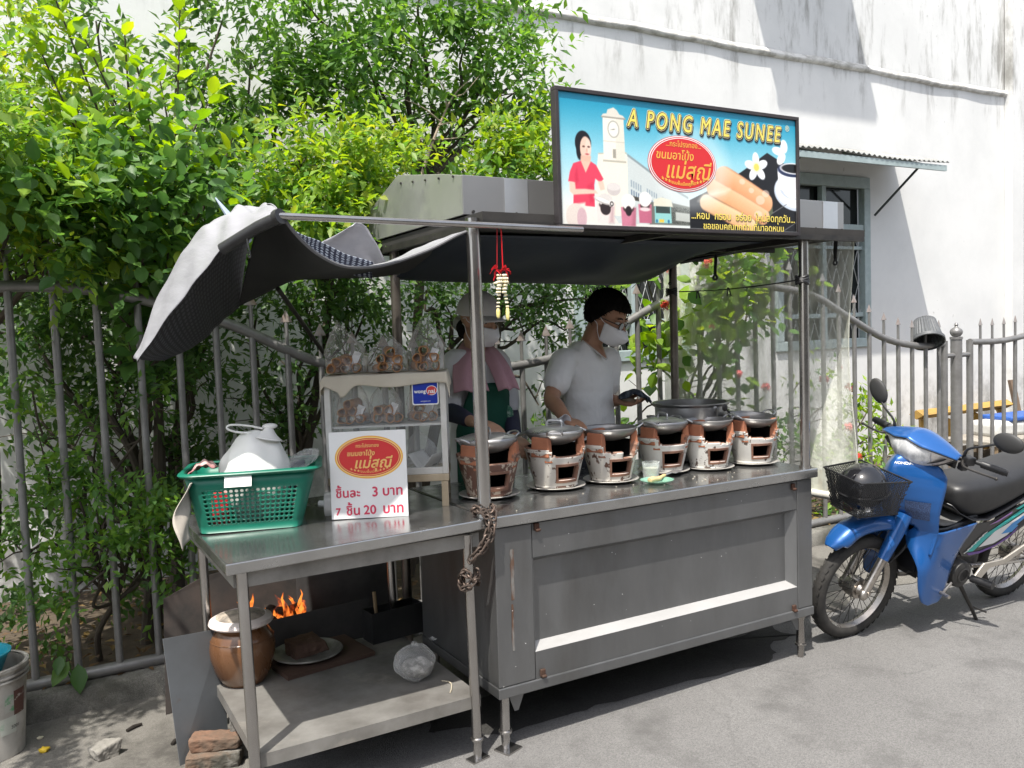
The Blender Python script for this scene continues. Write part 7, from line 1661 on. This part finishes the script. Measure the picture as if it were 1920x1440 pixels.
# ================================================================== plants behind the fence
nrng = np.random.RandomState(11)
def unit(a): return a/np.maximum(1e-9, np.linalg.norm(a, axis=-1, keepdims=True))
def leaf_mesh(name, pos, dr, up, size, mats, parent=None, wide=.42, big=False, mi=None, curl=.12):
    """many separate leaf blades as one mesh; pos/dr/up (N,3), size (N,)"""
    dr = unit(dr); sd_ = unit(np.cross(dr, up)); nn = np.cross(sd_, dr)
    if big: T = [(0, 0, 0), (.22, wide*.78, .05), (.52, wide, .06), (.80, wide*.55, .0), (1, 0, -curl), (.80, -wide*.55, .0), (.52, -wide, .06), (.22, -wide*.78, .05), (.35, 0, -.05), (.70, 0, -.05)]; Fc = [(0, 8, 2, 1), (8, 9, 3, 2), (9, 4, 3), (0, 7, 6, 8), (8, 6, 5, 9), (9, 5, 4)]
    else: T = [(0, 0, 0), (.42, wide, .06), (1, 0, -curl), (.42, -wide, .06), (.48, 0, -.04)]; Fc = [(0, 4, 1), (4, 2, 1), (0, 3, 4), (4, 3, 2)]
    N, k = len(pos), len(T); s_ = size[:, None]
    V = np.stack([pos+dr*(a*s_)+sd_*(b*.5*2*s_)+nn*(c*s_) for a, b, c in T], 1).reshape(-1, 3)
    tot = []; 
    me = bpy.data.meshes.new(name); me.vertices.add(N*k); me.vertices.foreach_set('co', V.astype(np.float32).ravel())
    lens_ = [len(f) for f in Fc]; flat = np.concatenate([np.array(f) for f in Fc]); idx = (flat[None, :]+(np.arange(N)*k)[:, None]).ravel()
    me.loops.add(len(idx)); me.loops.foreach_set('vertex_index', idx.astype(np.int32))
    starts = np.concatenate([[0], np.cumsum(lens_)[:-1]]); st_ = (starts[None, :]+(np.arange(N)*len(flat))[:, None]).ravel()
    me.polygons.add(len(st_)); me.polygons.foreach_set('loop_start', st_.astype(np.int32))
    mats = mats if isinstance(mats, list) else [mats]
    for m_ in mats: me.materials.append(m_)
    if mi is not None: me.polygons.foreach_set('material_index', np.repeat(mi, len(Fc)).astype(np.int32))
    me.update(calc_edges=True); me.polygons.foreach_set('use_smooth', [True]*len(st_))
    o = bpy.data.objects.new(name, me); col.objects.link(o); o.parent = parent; return o
def blob_leaves(blobs, leaf, per=9, spread=.9):
    """leafy sprays in blobs [(centre, (rx,ry,rz), twigs)]: returns pos, dir, up, size"""
    P, D, U_, S = [], [], [], []
    for c, r, nt_ in blobs:
        nt_ = max(6, int(nt_*.74)); nc = max(2, nt_//8); cc = unit(nrng.normal(size=(nc, 3)))*nrng.rand(nc, 1)**.42*np.array(r)
        own = nrng.randint(0, nc, nt_); d = unit(cc[own]/np.array(r)+nrng.normal(size=(nt_, 3))*.7+np.array([0, -.15, .15]))
        o = np.array(c)+cc[own]+nrng.normal(size=(nt_, 3))*np.minimum(.055, np.array(r)*.3); ax = unit(d*.7+nrng.normal(size=(nt_, 3))*.45+np.array([0, -.15, .28])); L_ = leaf*(2.0+2.0*nrng.rand(nt_, 1))
        sdv = unit(np.cross(ax, nrng.normal(size=(nt_, 3))))
        for k in range(per):
            t_ = (k+.5)/per; p = o+ax*L_*t_+np.array([0, 0, -1])*L_*.16*t_*t_; sg = 1 if k % 2 else -1
            dd = unit(ax*(.35+.5*t_)+sdv*sg*spread*(1-.4*t_)+nrng.normal(size=(nt_, 3))*.28+np.array([0, 0, -.18]))
            P.append(p); D.append(dd); U_.append(unit(np.array([0, -.25, 1.])+nrng.normal(size=(nt_, 3))*.45)); S.append(leaf*(.65+.6*nrng.rand(nt_))*(1-.25*t_))
    return np.concatenate(P), np.concatenate(D), np.concatenate(U_), np.concatenate(S)
def W(px, py, Y): return at(px, py, Y=Y)
def branches(name, base, tips, mat, parent, r0=.03, r1=.006, wig=.06, seed=1, fork=None):
    r_ = random.Random(seed); m = MB(); f = Vector(fork) if fork else Vector(base)+Vector((0, 0, .5))
    m.tube(smoothpath([base, Vector(base).lerp(f, .5)+Vector((r_.uniform(-wig, wig), 0, 0)), f], 4), [r0*1.15]+[r0]*3+[r0*.9]*4+[r0*.8], 9)
    for t_ in tips:
        t_ = Vector(t_); n_ = 4; pts = [f.lerp(t_, i/n_)+Vector((r_.uniform(-wig, wig), r_.uniform(-wig, wig), r_.uniform(-wig, wig)+.08*math.sin(math.pi*i/n_)))*(1 if 0 < i < n_ else 0) for i in range(n_+1)]
        sp_ = smoothpath(pts, 4); k = len(sp_)-1; m.tube(sp_, [r0*.62+(r1-r0*.62)*(i/k)**.7 for i in range(k+1)], 7)
        for q in range(3):                                                 # side twigs
            i = r_.randint(k//3, k-1); a = sp_[i]; d = Vector((r_.uniform(-1, 1), r_.uniform(-1, .6), r_.uniform(-.2, 1))).normalized()*r_.uniform(.12, .32); m.tube([a, a+d*.5+Vector((0, 0, .02)), a+d], [.005, .0035, .002], 5)
    return m.build(name, mat, parent)
BARK = pm('grey_brown_bark', (.10, .08, .06), .9, 0, c2=(.055, .045, .035), scale=9, stretch=(1, 1, .3), bump=.5, bscale=40)
BARKP = pm('pale_bare_bark', (.36, .29, .22), .9, 0, c2=(.24, .19, .14), scale=9, bump=.3)
LY = leaf_mat('young_yellow_green_leaf', [(.19, .32, .04), (.26, .40, .055), (.13, .25, .035), (.33, .43, .06)], .48)
LM = leaf_mat('mature_leaf', [(.07, .165, .04), (.105, .215, .05), (.055, .13, .038), (.145, .265, .055)], .42)
LD = leaf_mat('dark_small_leaf', [(.04, .10, .03), (.075, .155, .04), (.055, .115, .03), (.115, .20, .045)], .4)
LB = leaf_mat('bright_small_leaf', [(.11, .235, .045), (.15, .29, .055), (.085, .185, .04), (.20, .33, .06)], .48)
LYS = leaf_mat('yellowish_small_leaf', [(.19, .31, .045), (.26, .38, .055), (.14, .25, .04), (.34, .38, .06)], .48)
def V3(v): return np.array([v.x, v.y, v.z])

# ---- 1 big leaved shrub with upright young shoots
sh = thing('broadleaf_shrub', 'tall shrub with large yellow green leaves on upright shoots behind the left fence', 'shrub', (0, 0, 0))
base = Vector((-1.02, 1.95, .08)); fork = W(285, 560, 1.9); P, D, U_, S, M_ = [], [], [], [], []
stems = MB(); stems.tube(smoothpath([base, base.lerp(fork, .5)+Vector((.05, 0, 0)), fork], 4), [.034]*5+[.026]*4, 9)
shoots = [((93, -30), 1.75, 1), ((60, 60), 1.9, 1), ((154, 62), 1.7, 1), ((233, 54), 1.75, 1), ((338, -10), 1.8, 1), ((253, 105), 1.62, 1), ((195, 237), 1.5, 1), ((405, 167), 1.7, 1), ((300, 150), 1.9, 1), ((440, 250), 1.75, .6), ((130, 200), 1.6, .7), ((330, 240), 1.6, .8), ((160, 330), 1.5, .5), ((80, 260), 1.7, .5), ((370, 330), 1.55, .3), ((240, 330), 1.55, .4), ((210, 420), 1.5, .2), ((320, 420), 1.6, .1), ((420, 400), 1.7, .2), ((120, 420), 1.65, .2), ((270, 480), 1.5, .0), ((370, 520), 1.55, .0), ((200, 560), 1.62, .0), ((240, 640), 1.62, 0.0)]
for (px, py), Y, yg in shoots:
    Y = Y-.2
    tip = W(px, py, Y); r_ = random.Random(px*7+py); st0 = fork+Vector((r_.uniform(-.15, .15), r_.uniform(-.1, .1), r_.uniform(-.2, .5))) if py < 420 else fork+Vector((0, 0, r_.uniform(-.2, .1)))
    if st0.z > tip.z-.15: st0.z = tip.z-.15
    mid = st0.lerp(tip, .5)+Vector((r_.uniform(-.08, .08), r_.uniform(-.1, .02), -.05)); ax = smoothpath([st0, mid, tip], 8); k = len(ax)-1
    stems.tube([fork.lerp(st0, .5), st0], [.014, .011], 6); stems.tube(ax, [.010-.007*i/k for i in range(k+1)], 6)
    L_ = sum((b-a).length for a, b in zip(ax, ax[1:])); nl = int(L_/.030)
    for i in range(nl):
        t_ = (i+.5)/nl; 
        if t_ < .18: continue
        q = t_*k; j = min(int(q), k-1); p = ax[j].lerp(ax[j+1], q-j); tg = (ax[j+1]-ax[j]).normalized(); ph = i*2.4+r_.uniform(-.3, .3)
        u, v = frame_of(tg); out = u*math.cos(ph)+v*math.sin(ph); dd = (out*(1-.45*t_)+tg*(.35+.5*t_**4)+Vector((0, 0, -.22*(1-t_)))).normalized()
        P.append(V3(p)); D.append(V3(dd)); U_.append(V3((tg*.6+Vector((0, -.2, .7))+Vector((r_.uniform(-.3, .3), r_.uniform(-.3, .3), 0))).normalized())); S.append(r_.uniform(.085, .14)*(1-.4*max(0, t_-.75)*2)); M_.append(1 if r_.random() < yg*(.25+1.1*t_) else 0)
ib = [(V3(W(x, y, Y)), (.24, .16, .17), n_) for x, y, Y, n_ in ((120, 330, 1.4, 30), (220, 330, 1.4, 26), (320, 310, 1.3, 34), (420, 310, 1.35, 26), (300, 420, 1.25, 34), (190, 430, 1.3, 34), (90, 440, 1.3, 24), (380, 430, 1.35, 22), (20, 380, 1.2, 34), (260, 520, 1.35, 16))]
p2, d2, u2, s2 = blob_leaves(ib, .095, 6)
leaf_mesh('crown', np.concatenate([np.array(P), p2]), np.concatenate([np.array(D), d2]), np.concatenate([np.array(U_), u2]), np.concatenate([np.array(S), s2]), [LM, LY], sh, .30, True, np.concatenate([np.array(M_), (nrng.rand(len(p2)) < .12).astype(int)]), .18)
stems.build('trunk', BARK, sh)

def small_tree(name, label, blobs, leaf, mats, base, fork, r0=.03, seed=1, twig=9, pale=False, group=None, wide=.23, mix=None, cat='shrub', bark=None):
    t_ = thing(name, label, cat, (0, 0, 0), group=group)
    bl = [(V3(W(px, py, Y)), r, n_) for px, py, Y, r, n_, *_ in blobs]
    P, D, U_, S = blob_leaves(bl, leaf, twig)
    mi = None
    if isinstance(mats, list):
        mi = np.concatenate([np.tile(np.where(nrng.rand(b[4]) < (b[5] if len(b) > 5 else .3), 1, 0), 1) for b in blobs]); mi = None
        arr = []
        for k in range(twig): arr.append(0)
        out = []; 
        for b in blobs:
            f = b[5] if len(b) > 5 else .3; tw = (nrng.rand(b[4]) < f).astype(int); out.append(np.tile(tw, twig))
        mi = np.concatenate(out)
    leaf_mesh('crown', P, D, U_, S, mats, t_, wide, leaf > .10, mi)
    branches('trunk', base, [W(b[0], b[1], b[2]) for b in blobs], bark or BARK, t_, r0, .005, .07, seed, fork)
    return t_
# ---- 2 fine leaved tree right of centre, reaching over the roof
small_tree('jasmine_tree', 'fine leaved green tree rising behind the cart roof left of the sign', [
    (600, 40, 2.3, (.36, .4, .28), 129, 0.40), (740, 30, 2.3, (.34, .4, .26), 122, 0.40), (880, 60, 2.2, (.34, .35, .25), 115, 0.45), (985, 45, 2.2, (.22, .3, .17), 54, 0.55), (800, -60, 2.3, (.6, .4, .25), 115, 0.40), (540, -40, 2.3, (.5, .4, .25), 102, 0.40), (950, 290, 2.9, (.4, .2, .25), 54, 0.30), (700, 330, 2.85, (.6, .2, .3), 74, 0.30), (760, 345, 1.5, (.3, .18, .12), 47, 0.50), (880, 360, 1.5, (.3, .18, .12), 40, 0.50), (1000, 380, 1.55, (.3, .18, .12), 40, 0.50),
    (640, 160, 2.2, (.30, .35, .25), 102, 0.65), (760, 150, 2.3, (.28, .3, .20), 88, 0.50), (870, 180, 2.3, (.26, .3, .22), 81, 0.50), (970, 170, 2.2, (.22, .3, .20), 68, 0.65), (1005, 110, 2.2, (.10, .15, .12), 20, 0.70), (690, 240, 2.2, (.26, .3, .18), 68, 0.70), (990, 240, 2.2, (.20, .25, .15), 54, 0.70), (880, 265, 2.4, (.24, .3, .16), 47, 0.40), (580, 200, 2.4, (.3, .3, .25), 74, 0.40)],
    .086, [LM, LB], Vector((.72, 2.5, .08)), W(800, 345, 2.45), .035, 3, twig=8)
# bare pale branches in its middle
bt_ = thing('bare_branch', 'pale leafless branches showing in the middle of the fine leaved tree', 'branch', (0, 0, 0)); m = MB(); b0_ = W(788, 335, 2.05)
for pts in ([(788, 335), (810, 270), (830, 220), (850, 180), (880, 150)], [(812, 262), (860, 258), (885, 245)], [(826, 228), (790, 200), (752, 185)], [(838, 205), (832, 165), (812, 140)], [(805, 285), (770, 240), (750, 225)], [(850, 180), (870, 175), (900, 140)], [(822, 235), (850, 228), (880, 222)], [(815, 262), (778, 262), (765, 275)]):
    q = smoothpath([W(x, y, 2.05+.02*math.sin(x)) for x, y in pts], 4); k = len(q)-1; m.tube(q, [.012*(1-.8*i/k) if len(pts) > 4 else .006*(1-.7*i/k) for i in range(k+1)], 6)
m.build('twig', BARKP, bt_)
# ---- 3 sunlit yellowish clump above the tarpaulin, and one by the sign
small_tree('yellow_green_shrub', 'sunlit yellow green bush above the tarpaulin left of the roof hood', [(560, 300, 1.43, (.22, .25, .16), 110, .7), (640, 320, 1.38, (.24, .25, .20), 140, .85), (700, 310, 1.48, (.18, .22, .15), 90, .6), (600, 385, 1.33, (.26, .25, .16), 140, .9), (520, 350, 1.48, (.16, .2, .13), 60, .6), (690, 370, 1.43, (.17, .2, .15), 80, .7), (600, 432, 1.28, (.18, .2, .07), 60, .9), (650, 425, 1.20, (.10, .12, .06), 34, .95), (560, 425, 1.20, (.08, .1, .05), 20, .9)], .070, [LB, LYS], Vector((-.2, 2.05, .08)), W(620, 560, 2.0), .026, 4, twig=8)
small_tree('yellow_green_shrub', 'sunlit yellow green bush between the roof hood and the left edge of the sign', [(930, 285, 1.7, (.16, .2, .12), 80, .85), (990, 280, 1.7, (.16, .2, .13), 90, .85), (960, 320, 1.7, (.18, .2, .10), 80, .9), (890, 315, 1.8, (.12, .2, .08), 40, .7)], .070, [LB, LYS], Vector((.95, 2.1, .08)), W(940, 560, 2.0), .022, 5, twig=8)
# ---- 4 dense background growth, with unseen foliage past the left edge added for shade
small_tree('jasmine_tree', 'fine leaved tree in the top left corner with yellowish leaves', [(20, 60, 2.0, (.25, .35, .3), 120, .75), (60, 200, 2.1, (.28, .35, .3), 130, .5), (0, 250, 1.8, (.2, .3, .3), 100, .6), (40, 350, 1.5, (.28, .3, .22), 120, .5), (20, 430, 1.4, (.22, .3, .14), 90, .55), (90, 440, 1.45, (.18, .25, .12), 70, .4), (130, 490, 1.4, (.14, .15, .06), 34, .8), (160, 450, 1.5, (.10, .12, .07), 30, .9), (-60, 330, 1.5, (.25, .3, .5), 150, .4), (-160, 270, 1.2, (.35, .4, .35), 260, .4), (-260, 250, 1.0, (.4, .45, .35), 300, .4), (-420, 260, .9, (.4, .5, .35), 300, .4), (-200, 330, 1.2, (.3, .4, .25), 200, .4), (-560, 260, .7, (.4, .5, .35), 260, .4)], .072, [LB, LYS], Vector((-1.75, 2.2, .08)), Vector((-1.65, 2.1, 1.7)), .04, 6, twig=8)
small_tree('jasmine_tree', 'dark fine leaved tree filling the gap behind the broad leaved shrub', [(180, 40, 2.7, (.4, .35, .3), 50, .3), (330, 90, 2.7, (.42, .35, .3), 50, .3), (470, 110, 2.6, (.4, .35, .32), 71, .35), (430, 220, 2.5, (.35, .3, .25), 120, .35), (520, 220, 2.5, (.3, .3, .25), 96, .4), (200, 240, 2.6, (.4, .3, .3), 112, .2), (330, 330, 2.4, (.4, .3, .25), 120, .2), (120, 350, 2.5, (.35, .3, .3), 96, .1), (450, 350, 2.2, (.32, .3, .2), 104, .15), (240, 450, 2.3, (.4, .3, .22), 104, .05), (400, 450, 2.1, (.3, .25, .18), 88, .1), (420, 30, 2.5, (.3, .3, .2), 29, .5), (-140, 200, 2.8, (.5, .2, .5), 150, .1), (-120, 420, 2.8, (.5, .2, .35), 130, .1), (20, 440, 2.7, (.4, .2, .25), 104, .05), (60, 560, 2.75, (.5, .2, .25), 104, .05), (-60, 620, 2.6, (.4, .2, .4), 120, .05), (250, 330, 2.9, (.6, .2, .25), 80, .1), (150, 480, 2.85, (.6, .2, .3), 88, .1), (420, 480, 2.85, (.5, .2, .3), 80, .1), (300, 480, 1.75, (.3, .12, .15), 48, .1)],   .084, [LD, LB], Vector((-.75, 2.75, .08)), Vector((-.62, 2.65, 1.6)), .045, 7, twig=8)
# ---- 5 low growth along the fence on the left
small_tree('fence_shrub', 'bright small leaved bush growing through the left fence bars near the ground', [(150, 940, 1.5, (.16, .16, .08), 46, .7), (200, 900, 1.55, (.16, .14, .09), 46, .75), (250, 985, 1.48, (.18, .15, .12), 64, .7), (200, 1040, 1.5, (.2, .15, .08), 54, .7), (300, 960, 1.55, (.12, .15, .10), 34, .6), (180, 830, 1.6, (.14, .1, .08), 26, .7), (90, 880, 1.6, (.12, .1, .06), 20, .7), (40, 1050, 1.5, (.12, .1, .08), 34, .7), (150, 1110, 1.5, (.14, .1, .06), 30, .8), (330, 1060, 1.5, (.10, .1, .09), 34, .8), (310, 1110, 1.48, (.04, .06, .05), 12, .9), (255, 760, 1.62, (.14, .1, .08), 24, .7), (60, 730, 1.6, (.10, .1, .05), 18, .7)], .062, [LM, LB], Vector((-1.25, 1.85, .08)), W(215, 1130, 1.7), .016, 8, twig=7)
small_tree('fence_shrub', 'dark leggy shrub with bare stems behind the left fence bars', [(60, 620, 2.3, (.4, .3, .3), 100, .05), (170, 640, 2.3, (.35, .3, .3), 90, .1), (300, 620, 2.2, (.35, .3, .3), 100, .2), (70, 780, 2.3, (.4, .3, .25), 80, .05), (200, 760, 2.3, (.35, .3, .25), 70, .05), (330, 740, 2.2, (.3, .3, .28), 90, .05), (60, 950, 2.2, (.4, .3, .22), 70, .05), (330, 870, 2.1, (.28, .3, .2), 70, .05), (280, 700, 1.7, (.18, .12, .12), 40, .5), (390, 640, 2.0, (.25, .25, .2), 60, .2), (200, 560, 2.2, (.5, .3, .15), 90, .1), (330, 1000, 1.9, (.2, .2, .18), 60, .15), (120, 1120, 2.0, (.35, .25, .15), 60, .1)], .070, [LD, LM], Vector((-.95, 2.15, .08)), W(285, 960, 2.1), .05, 9, twig=7)
# ---- 6 growth behind the cooks
small_tree('leggy_shrub', 'leggy dark shrub behind the display case with thin bare branches', [(480, 600, 2.1, (.3, .3, .25), 60, .15), (570, 560, 2.0, (.26, .3, .15), 70, .3), (650, 560, 2.0, (.25, .3, .13), 70, .3), (540, 680, 2.0, (.25, .3, .2), 60, .1), (640, 620, 1.9, (.22, .25, .18), 70, .2), (690, 570, 1.9, (.18, .2, .12), 50, .3), (470, 760, 2.1, (.25, .3, .2), 50, .1), (560, 800, 2.0, (.25, .25, .2), 46, .1), (610, 560, 1.8, (.2, .2, .1), 46, .5), (430, 850, 2.1, (.25, .25, .2), 50, .1), (700, 680, 2.0, (.2, .2, .2), 40, .1)], .064, [LD, LM], Vector((-.30, 2.15, .08)), W(545, 900, 2.1), .028, 10, twig=7)
small_tree('leggy_shrub', 'leggy shrub between the two cooks with a dark slanting trunk', [(800, 545, 2.1, (.22, .25, .13), 70, .35), (840, 580, 2.0, (.16, .2, .14), 50, .35), (980, 545, 2.1, (.26, .3, .10), 80, .3), (1040, 560, 2.0, (.2, .25, .12), 60, .3), (950, 580, 2.0, (.16, .2, .12), 46, .4), (1060, 620, 2.0, (.14, .2, .10), 46, .35), (800, 660, 2.1, (.16, .2, .2), 46, .1), (1010, 600, 2.0, (.14, .2, .1), 36, .3), (830, 720, 2.1, (.15, .2, .15), 30, .1), (1010, 760, 1.8, (.14, .15, .10), 26, .4), (1100, 560, 1.9, (.2, .2, .08), 40, .5)], .064, [LD, LM], Vector((.55, 2.2, .08)), W(838, 690, 2.15), .04, 11, twig=7)
# ---- 7 large leaved bush seen through the clear sheet
small_tree('large_leaf_shrub', 'large leaved yellow green shrub behind the right half of the counter', [(1210, 510, 1.9, (.2, .25, .12), 22, .5), (1300, 520, 1.6, (.22, .25, .14), 30, .7), (1400, 510, 1.6, (.2, .25, .13), 28, .75), (1470, 500, 1.7, (.12, .2, .12), 14, .7), (1240, 600, 1.6, (.2, .25, .14), 26, .35), (1330, 590, 1.55, (.22, .25, .15), 30, .5), (1420, 580, 1.55, (.2, .25, .14), 26, .6), (1350, 640, 1.5, (.2, .15, .10), 16, .4), (1280, 680, 1.9, (.2, .25, .13), 10, .25), (1390, 650, 1.9, (.18, .25, .12), 9, .4), (1200, 690, 1.9, (.12, .2, .14), 8, .1), (1190, 790, 1.9, (.2, .2, .12), 9, .2), (1330, 770, 2.0, (.25, .2, .12), 8, .2)], .115, [LM, LY], Vector((1.95, 2.15, .08)), W(1300, 800, 2.05), .022, 12, twig=5, wide=.40)
fl_root = [o for o in col.objects if o.name.startswith('large_leaf_shrub')][0]
RF = pm('red_ixora_petal', (.60, .03, .02), .5, c2=(.72, .10, .05), scale=60); PF = pm('pink_ixora_petal', (.62, .10, .13), .5, c2=(.70, .22, .20), scale=60)
def flower_head(p, r, mat, parent, seed):
    r_ = np.random.RandomState(seed); d = unit(r_.normal(size=(46, 3))+np.array([0, -.4, .7])); Ps, Ds = [], []
    for k in range(4):
        a = unit(np.cross(d, r_.normal(size=(46, 3)))); Ps.append(V3(p)+d*r*(.55+.45*r_.rand(46, 1))); Ds.append(a)
    o = leaf_mesh('flower_head', np.concatenate(Ps), np.concatenate(Ds), np.tile(d, (4, 1)), np.full(46*4, r*.42), mat, parent, .34)
    return o
for i, (px, py, Y, r) in enumerate(((1247, 573, 1.30, .034), (1325, 492, 1.33, .040), (1258, 505, 1.30, .032), (1385, 702, 1.34, .030), (1436, 727, 1.36, .034), (1335, 614, 1.34, .022))): flower_head(W(px, py, Y), r, RF if i < 3 else PF, fl_root, i)
# ---- 8 ixora plants by the motorbike
def ixora(label, blobs, fl, base, seed, f=.6):
    t_ = small_tree('ixora_plant', label, blobs, .085, [LM, LY], base, base+Vector((0, 0, .25)), .012, seed, twig=6, wide=.20, group='red flowered plants behind the right fence', cat='plant')
    for i, (px, py, Y, r, mat) in enumerate(fl): flower_head(W(px, py, Y), r, mat, t_, seed*10+i)
ixora('red flowered plant beside the clear plastic sheet right of the cart', [(1545, 760, 1.75, (.12, .15, .14), 18, .6), (1530, 850, 1.75, (.14, .15, .14), 20, .5), (1550, 920, 1.7, (.14, .15, .12), 16, .4), (1520, 700, 1.8, (.12, .12, .10), 9, .7)], [(1545, 712, 1.7, .04, PF), (1592, 726, 1.66, .036, PF), (1575, 690, 1.7, .02, PF)], Vector((3.55, 1.85, .08)), 21)
ixora('red flowered plant between the plastic sheet and the motorbike basket', [(1600, 770, 1.7, (.14, .15, .12), 20, .8), (1620, 830, 1.65, (.16, .15, .11), 26, .75), (1590, 880, 1.65, (.12, .15, .10), 16, .5), (1650, 860, 1.7, (.12, .12, .08), 12, .7)], [(1591, 802, 1.6, .042, PF), (1606, 858, 1.6, .045, RF), (1598, 730, 1.62, .03, PF)], Vector((3.95, 1.8, .08)), 22)
ixora('thin yellow leaved plant behind the right handlebar grip of the motorbike', [(1640, 745, 1.8, (.06, .06, .08), 6, .9), (1655, 800, 1.8, (.10, .1, .08), 8, .8), (1680, 870, 1.8, (.10, .1, .08), 10, .7)], [], Vector((4.25, 1.9, .08)), 23)
small_tree('low_shrub', 'low leafy growth behind the stoves at the foot of the right fence', [(1180, 840, 1.8, (.2, .2, .12), 22, .4), (1290, 860, 1.8, (.25, .2, .12), 28, .5), (1420, 850, 1.8, (.25, .2, .14), 30, .5), (1490, 830, 1.8, (.15, .2, .14), 20, .6), (1540, 960, 1.75, (.15, .15, .10), 18, .3), (1000, 840, 1.8, (.2, .2, .10), 18, .3)], .075, [LM, LB], Vector((2.6, 1.9, .08)), Vector((2.6, 1.9, .3)), .014, 31, twig=6, wide=.26)
# ---- fallen leaves and arum on the bed
N = 2600; xs_ = nrng.uniform(-2.4, 6, N); ys_ = nrng.uniform(1.45, 3.1, N); P = np.stack([xs_, ys_, .118+.012*nrng.rand(N)-.0*ys_], 1)
a_ = nrng.uniform(0, 6.28, N); D = np.stack([np.cos(a_), np.sin(a_), nrng.normal(0, .15, N)], 1); U_ = np.stack([nrng.normal(0, .3, N), nrng.normal(0, .3, N), np.ones(N)], 1)
fo = leaf_mesh('fallen_leaves', P, D, U_, nrng.uniform(.03, .075, N), leaf_mat('dead_leaf', [(.16, .09, .03), (.09, .055, .03), (.24, .16, .05), (.07, .045, .03)], .15, .7), None, .24); tag(fo, 'dry brown fallen leaves lying on the bed behind the fence', 'leaf litter', kind='stuff')
ar = thing('arum_plant', 'small broad leaved weed growing on the kerb between the left fence bars', 'plant', (0, 0, 0)); m = MB()
P, D, U_ = [], [], []
for px, py, px2, py2 in ((146, 1245, 150, 1300), (128, 1240, 95, 1290), (112, 1230, 108, 1265)):
    a, b = W(px, py, 1.44), W(px2, py2, 1.38); P.append(V3(a)); D.append(V3(b-a)); U_.append(np.array([0, -.6, .6])); m.tube([Vector((-1.38, 1.46, .12)), a], [.004, .003], 5)
leaf_mesh('crown', np.array(P), np.array(D), np.array(U_), np.array([.13, .12, .09]), LM, ar, .28, True); m.build('stem', LM, ar)

# ================================================================== yard things by the wall on the right
YEL_ = pm('ochre_painted_steel', (.42, .26, .06), .6, c2=(.30, .18, .05), scale=9, c3=(.16, .08, .04), scale3=8, thr3=(.64, .72))
tr = thing('yellow_trestle', 'ochre painted steel trestle standing against the white wall', 'trestle', (0, 0, 0)); yb = 2.95
def beam(a, b, w_, d, par, mat, name): 
    A, B = at(*a, Y=yb), at(*b, Y=yb); m = MB(); m.tube([A, B], w_, 4, flat=d); return m.build(name, mat, par, smooth=False)
beam((1718, 778), (1888, 757), .085, .6, tr, YEL_, 'beam'); beam((1776, 786), (1795, 862), .05, .6, tr, YEL_, 'leg'); beam((1826, 775), (1848, 840), .05, .6, tr, YEL_, 'leg'); beam((1872, 765), (1900, 815), .05, .6, tr, YEL_, 'leg'); beam((1730, 786), (1734, 880), .05, .6, tr, YEL_, 'leg')
ct = thing('ice_box', 'long white box with a blue lid lying in the yard behind the gate', 'ice box', at(1880, 815, Y=2.6), R(-8)); A = at(1826, 815, Y=2.6)
m = MB(); m.span((-.32, -.18, .0), (.75, .18, .17)); m.build('body', pm('white_fibreglass', (.66, .66, .64), .5, c2=(.5, .5, .48), scale=6), ct, bevel=.05, segs=4)
m = MB(); m.span((-.10, -.19, .165), (.78, .19, .215)); m.build('lid', pm('blue_lid', (.03, .10, .36), .5), ct, bevel=.015)
tb = thing('low_table', 'low grey weathered table under the long white box in the yard', 'table', at(1840, 835, Y=2.55), 0)
m = MB(); m.span((-.25, -.3, .04), (1.1, .3, .075)); m.build('top', pm('weathered_board', (.36, .33, .28), .9, c2=(.24, .22, .19), scale=8), tb, smooth=False)
for x in (-.2, .4, 1.0):
    for y in (-.26, .26): m = MB(); m.span((x-.025, y-.025, -(tb.location.z)+.09), (x+.025, y+.025, .04)); m.build('leg', WOOD, tb, smooth=False)
A, B = at(1896, 712, Y=2.98), at(1912, 790, Y=2.9); m = MB(); m.tube([A, B, B+(B-A)*1.4], .045, 4, flat=.4); tag(m.build('plank', pm('weathered_plank', (.24, .17, .12), .9, c2=(.15, .11, .08), scale=8, stretch=(1, 1, .2)), smooth=False), 'weathered wooden plank leaning against the white wall behind the gate', 'plank')
tp_ = thing('terracotta_pot', 'small terracotta pot at the foot of the fence behind the motorbike basket', 'flower pot', at(1592, 985, Y=1.72)-Vector((0, 0, .03))); tp_.location.z = .115
m = MB(); m.lathe([(0, 0), (.08, 0), (.11, .17), (.12, .17), (.12, .20), (.105, .20), (.10, .17), (.07, .02), (0, .02)], n=32); m.build('tub', CLAY, tp_)

# loose locks over the man's cropped hair, combed forward
n_ = 1500; q_ = unit(nrng.normal(size=(n_, 3))+np.array([0, 0, .5])); q_ = q_[q_[:, 2] > -.45+.95*np.clip((q_[:, 0]+.25)/.75, 0, 1)-.12]
hp_ = np.stack([-.010+.117*q_[:, 0], .092*q_[:, 1], .032+.115*q_[:, 2]], 1); cd_ = unit(np.array([.9, 0, -.25])+nrng.normal(size=(len(q_), 3))*.35); cd_ = unit(cd_-q_*(np.sum(cd_*q_, 1, keepdims=True)-.12))
Hn = np.array(HM.to_3x3()); hp_ = hp_@Hn.T+np.array(HM.translation); cd_ = cd_@Hn.T; qn = q_@Hn.T
leaf_mesh('loose_locks', hp_, cd_, qn, nrng.uniform(.018, .036, len(q_)), HAIR, man.root, .07)
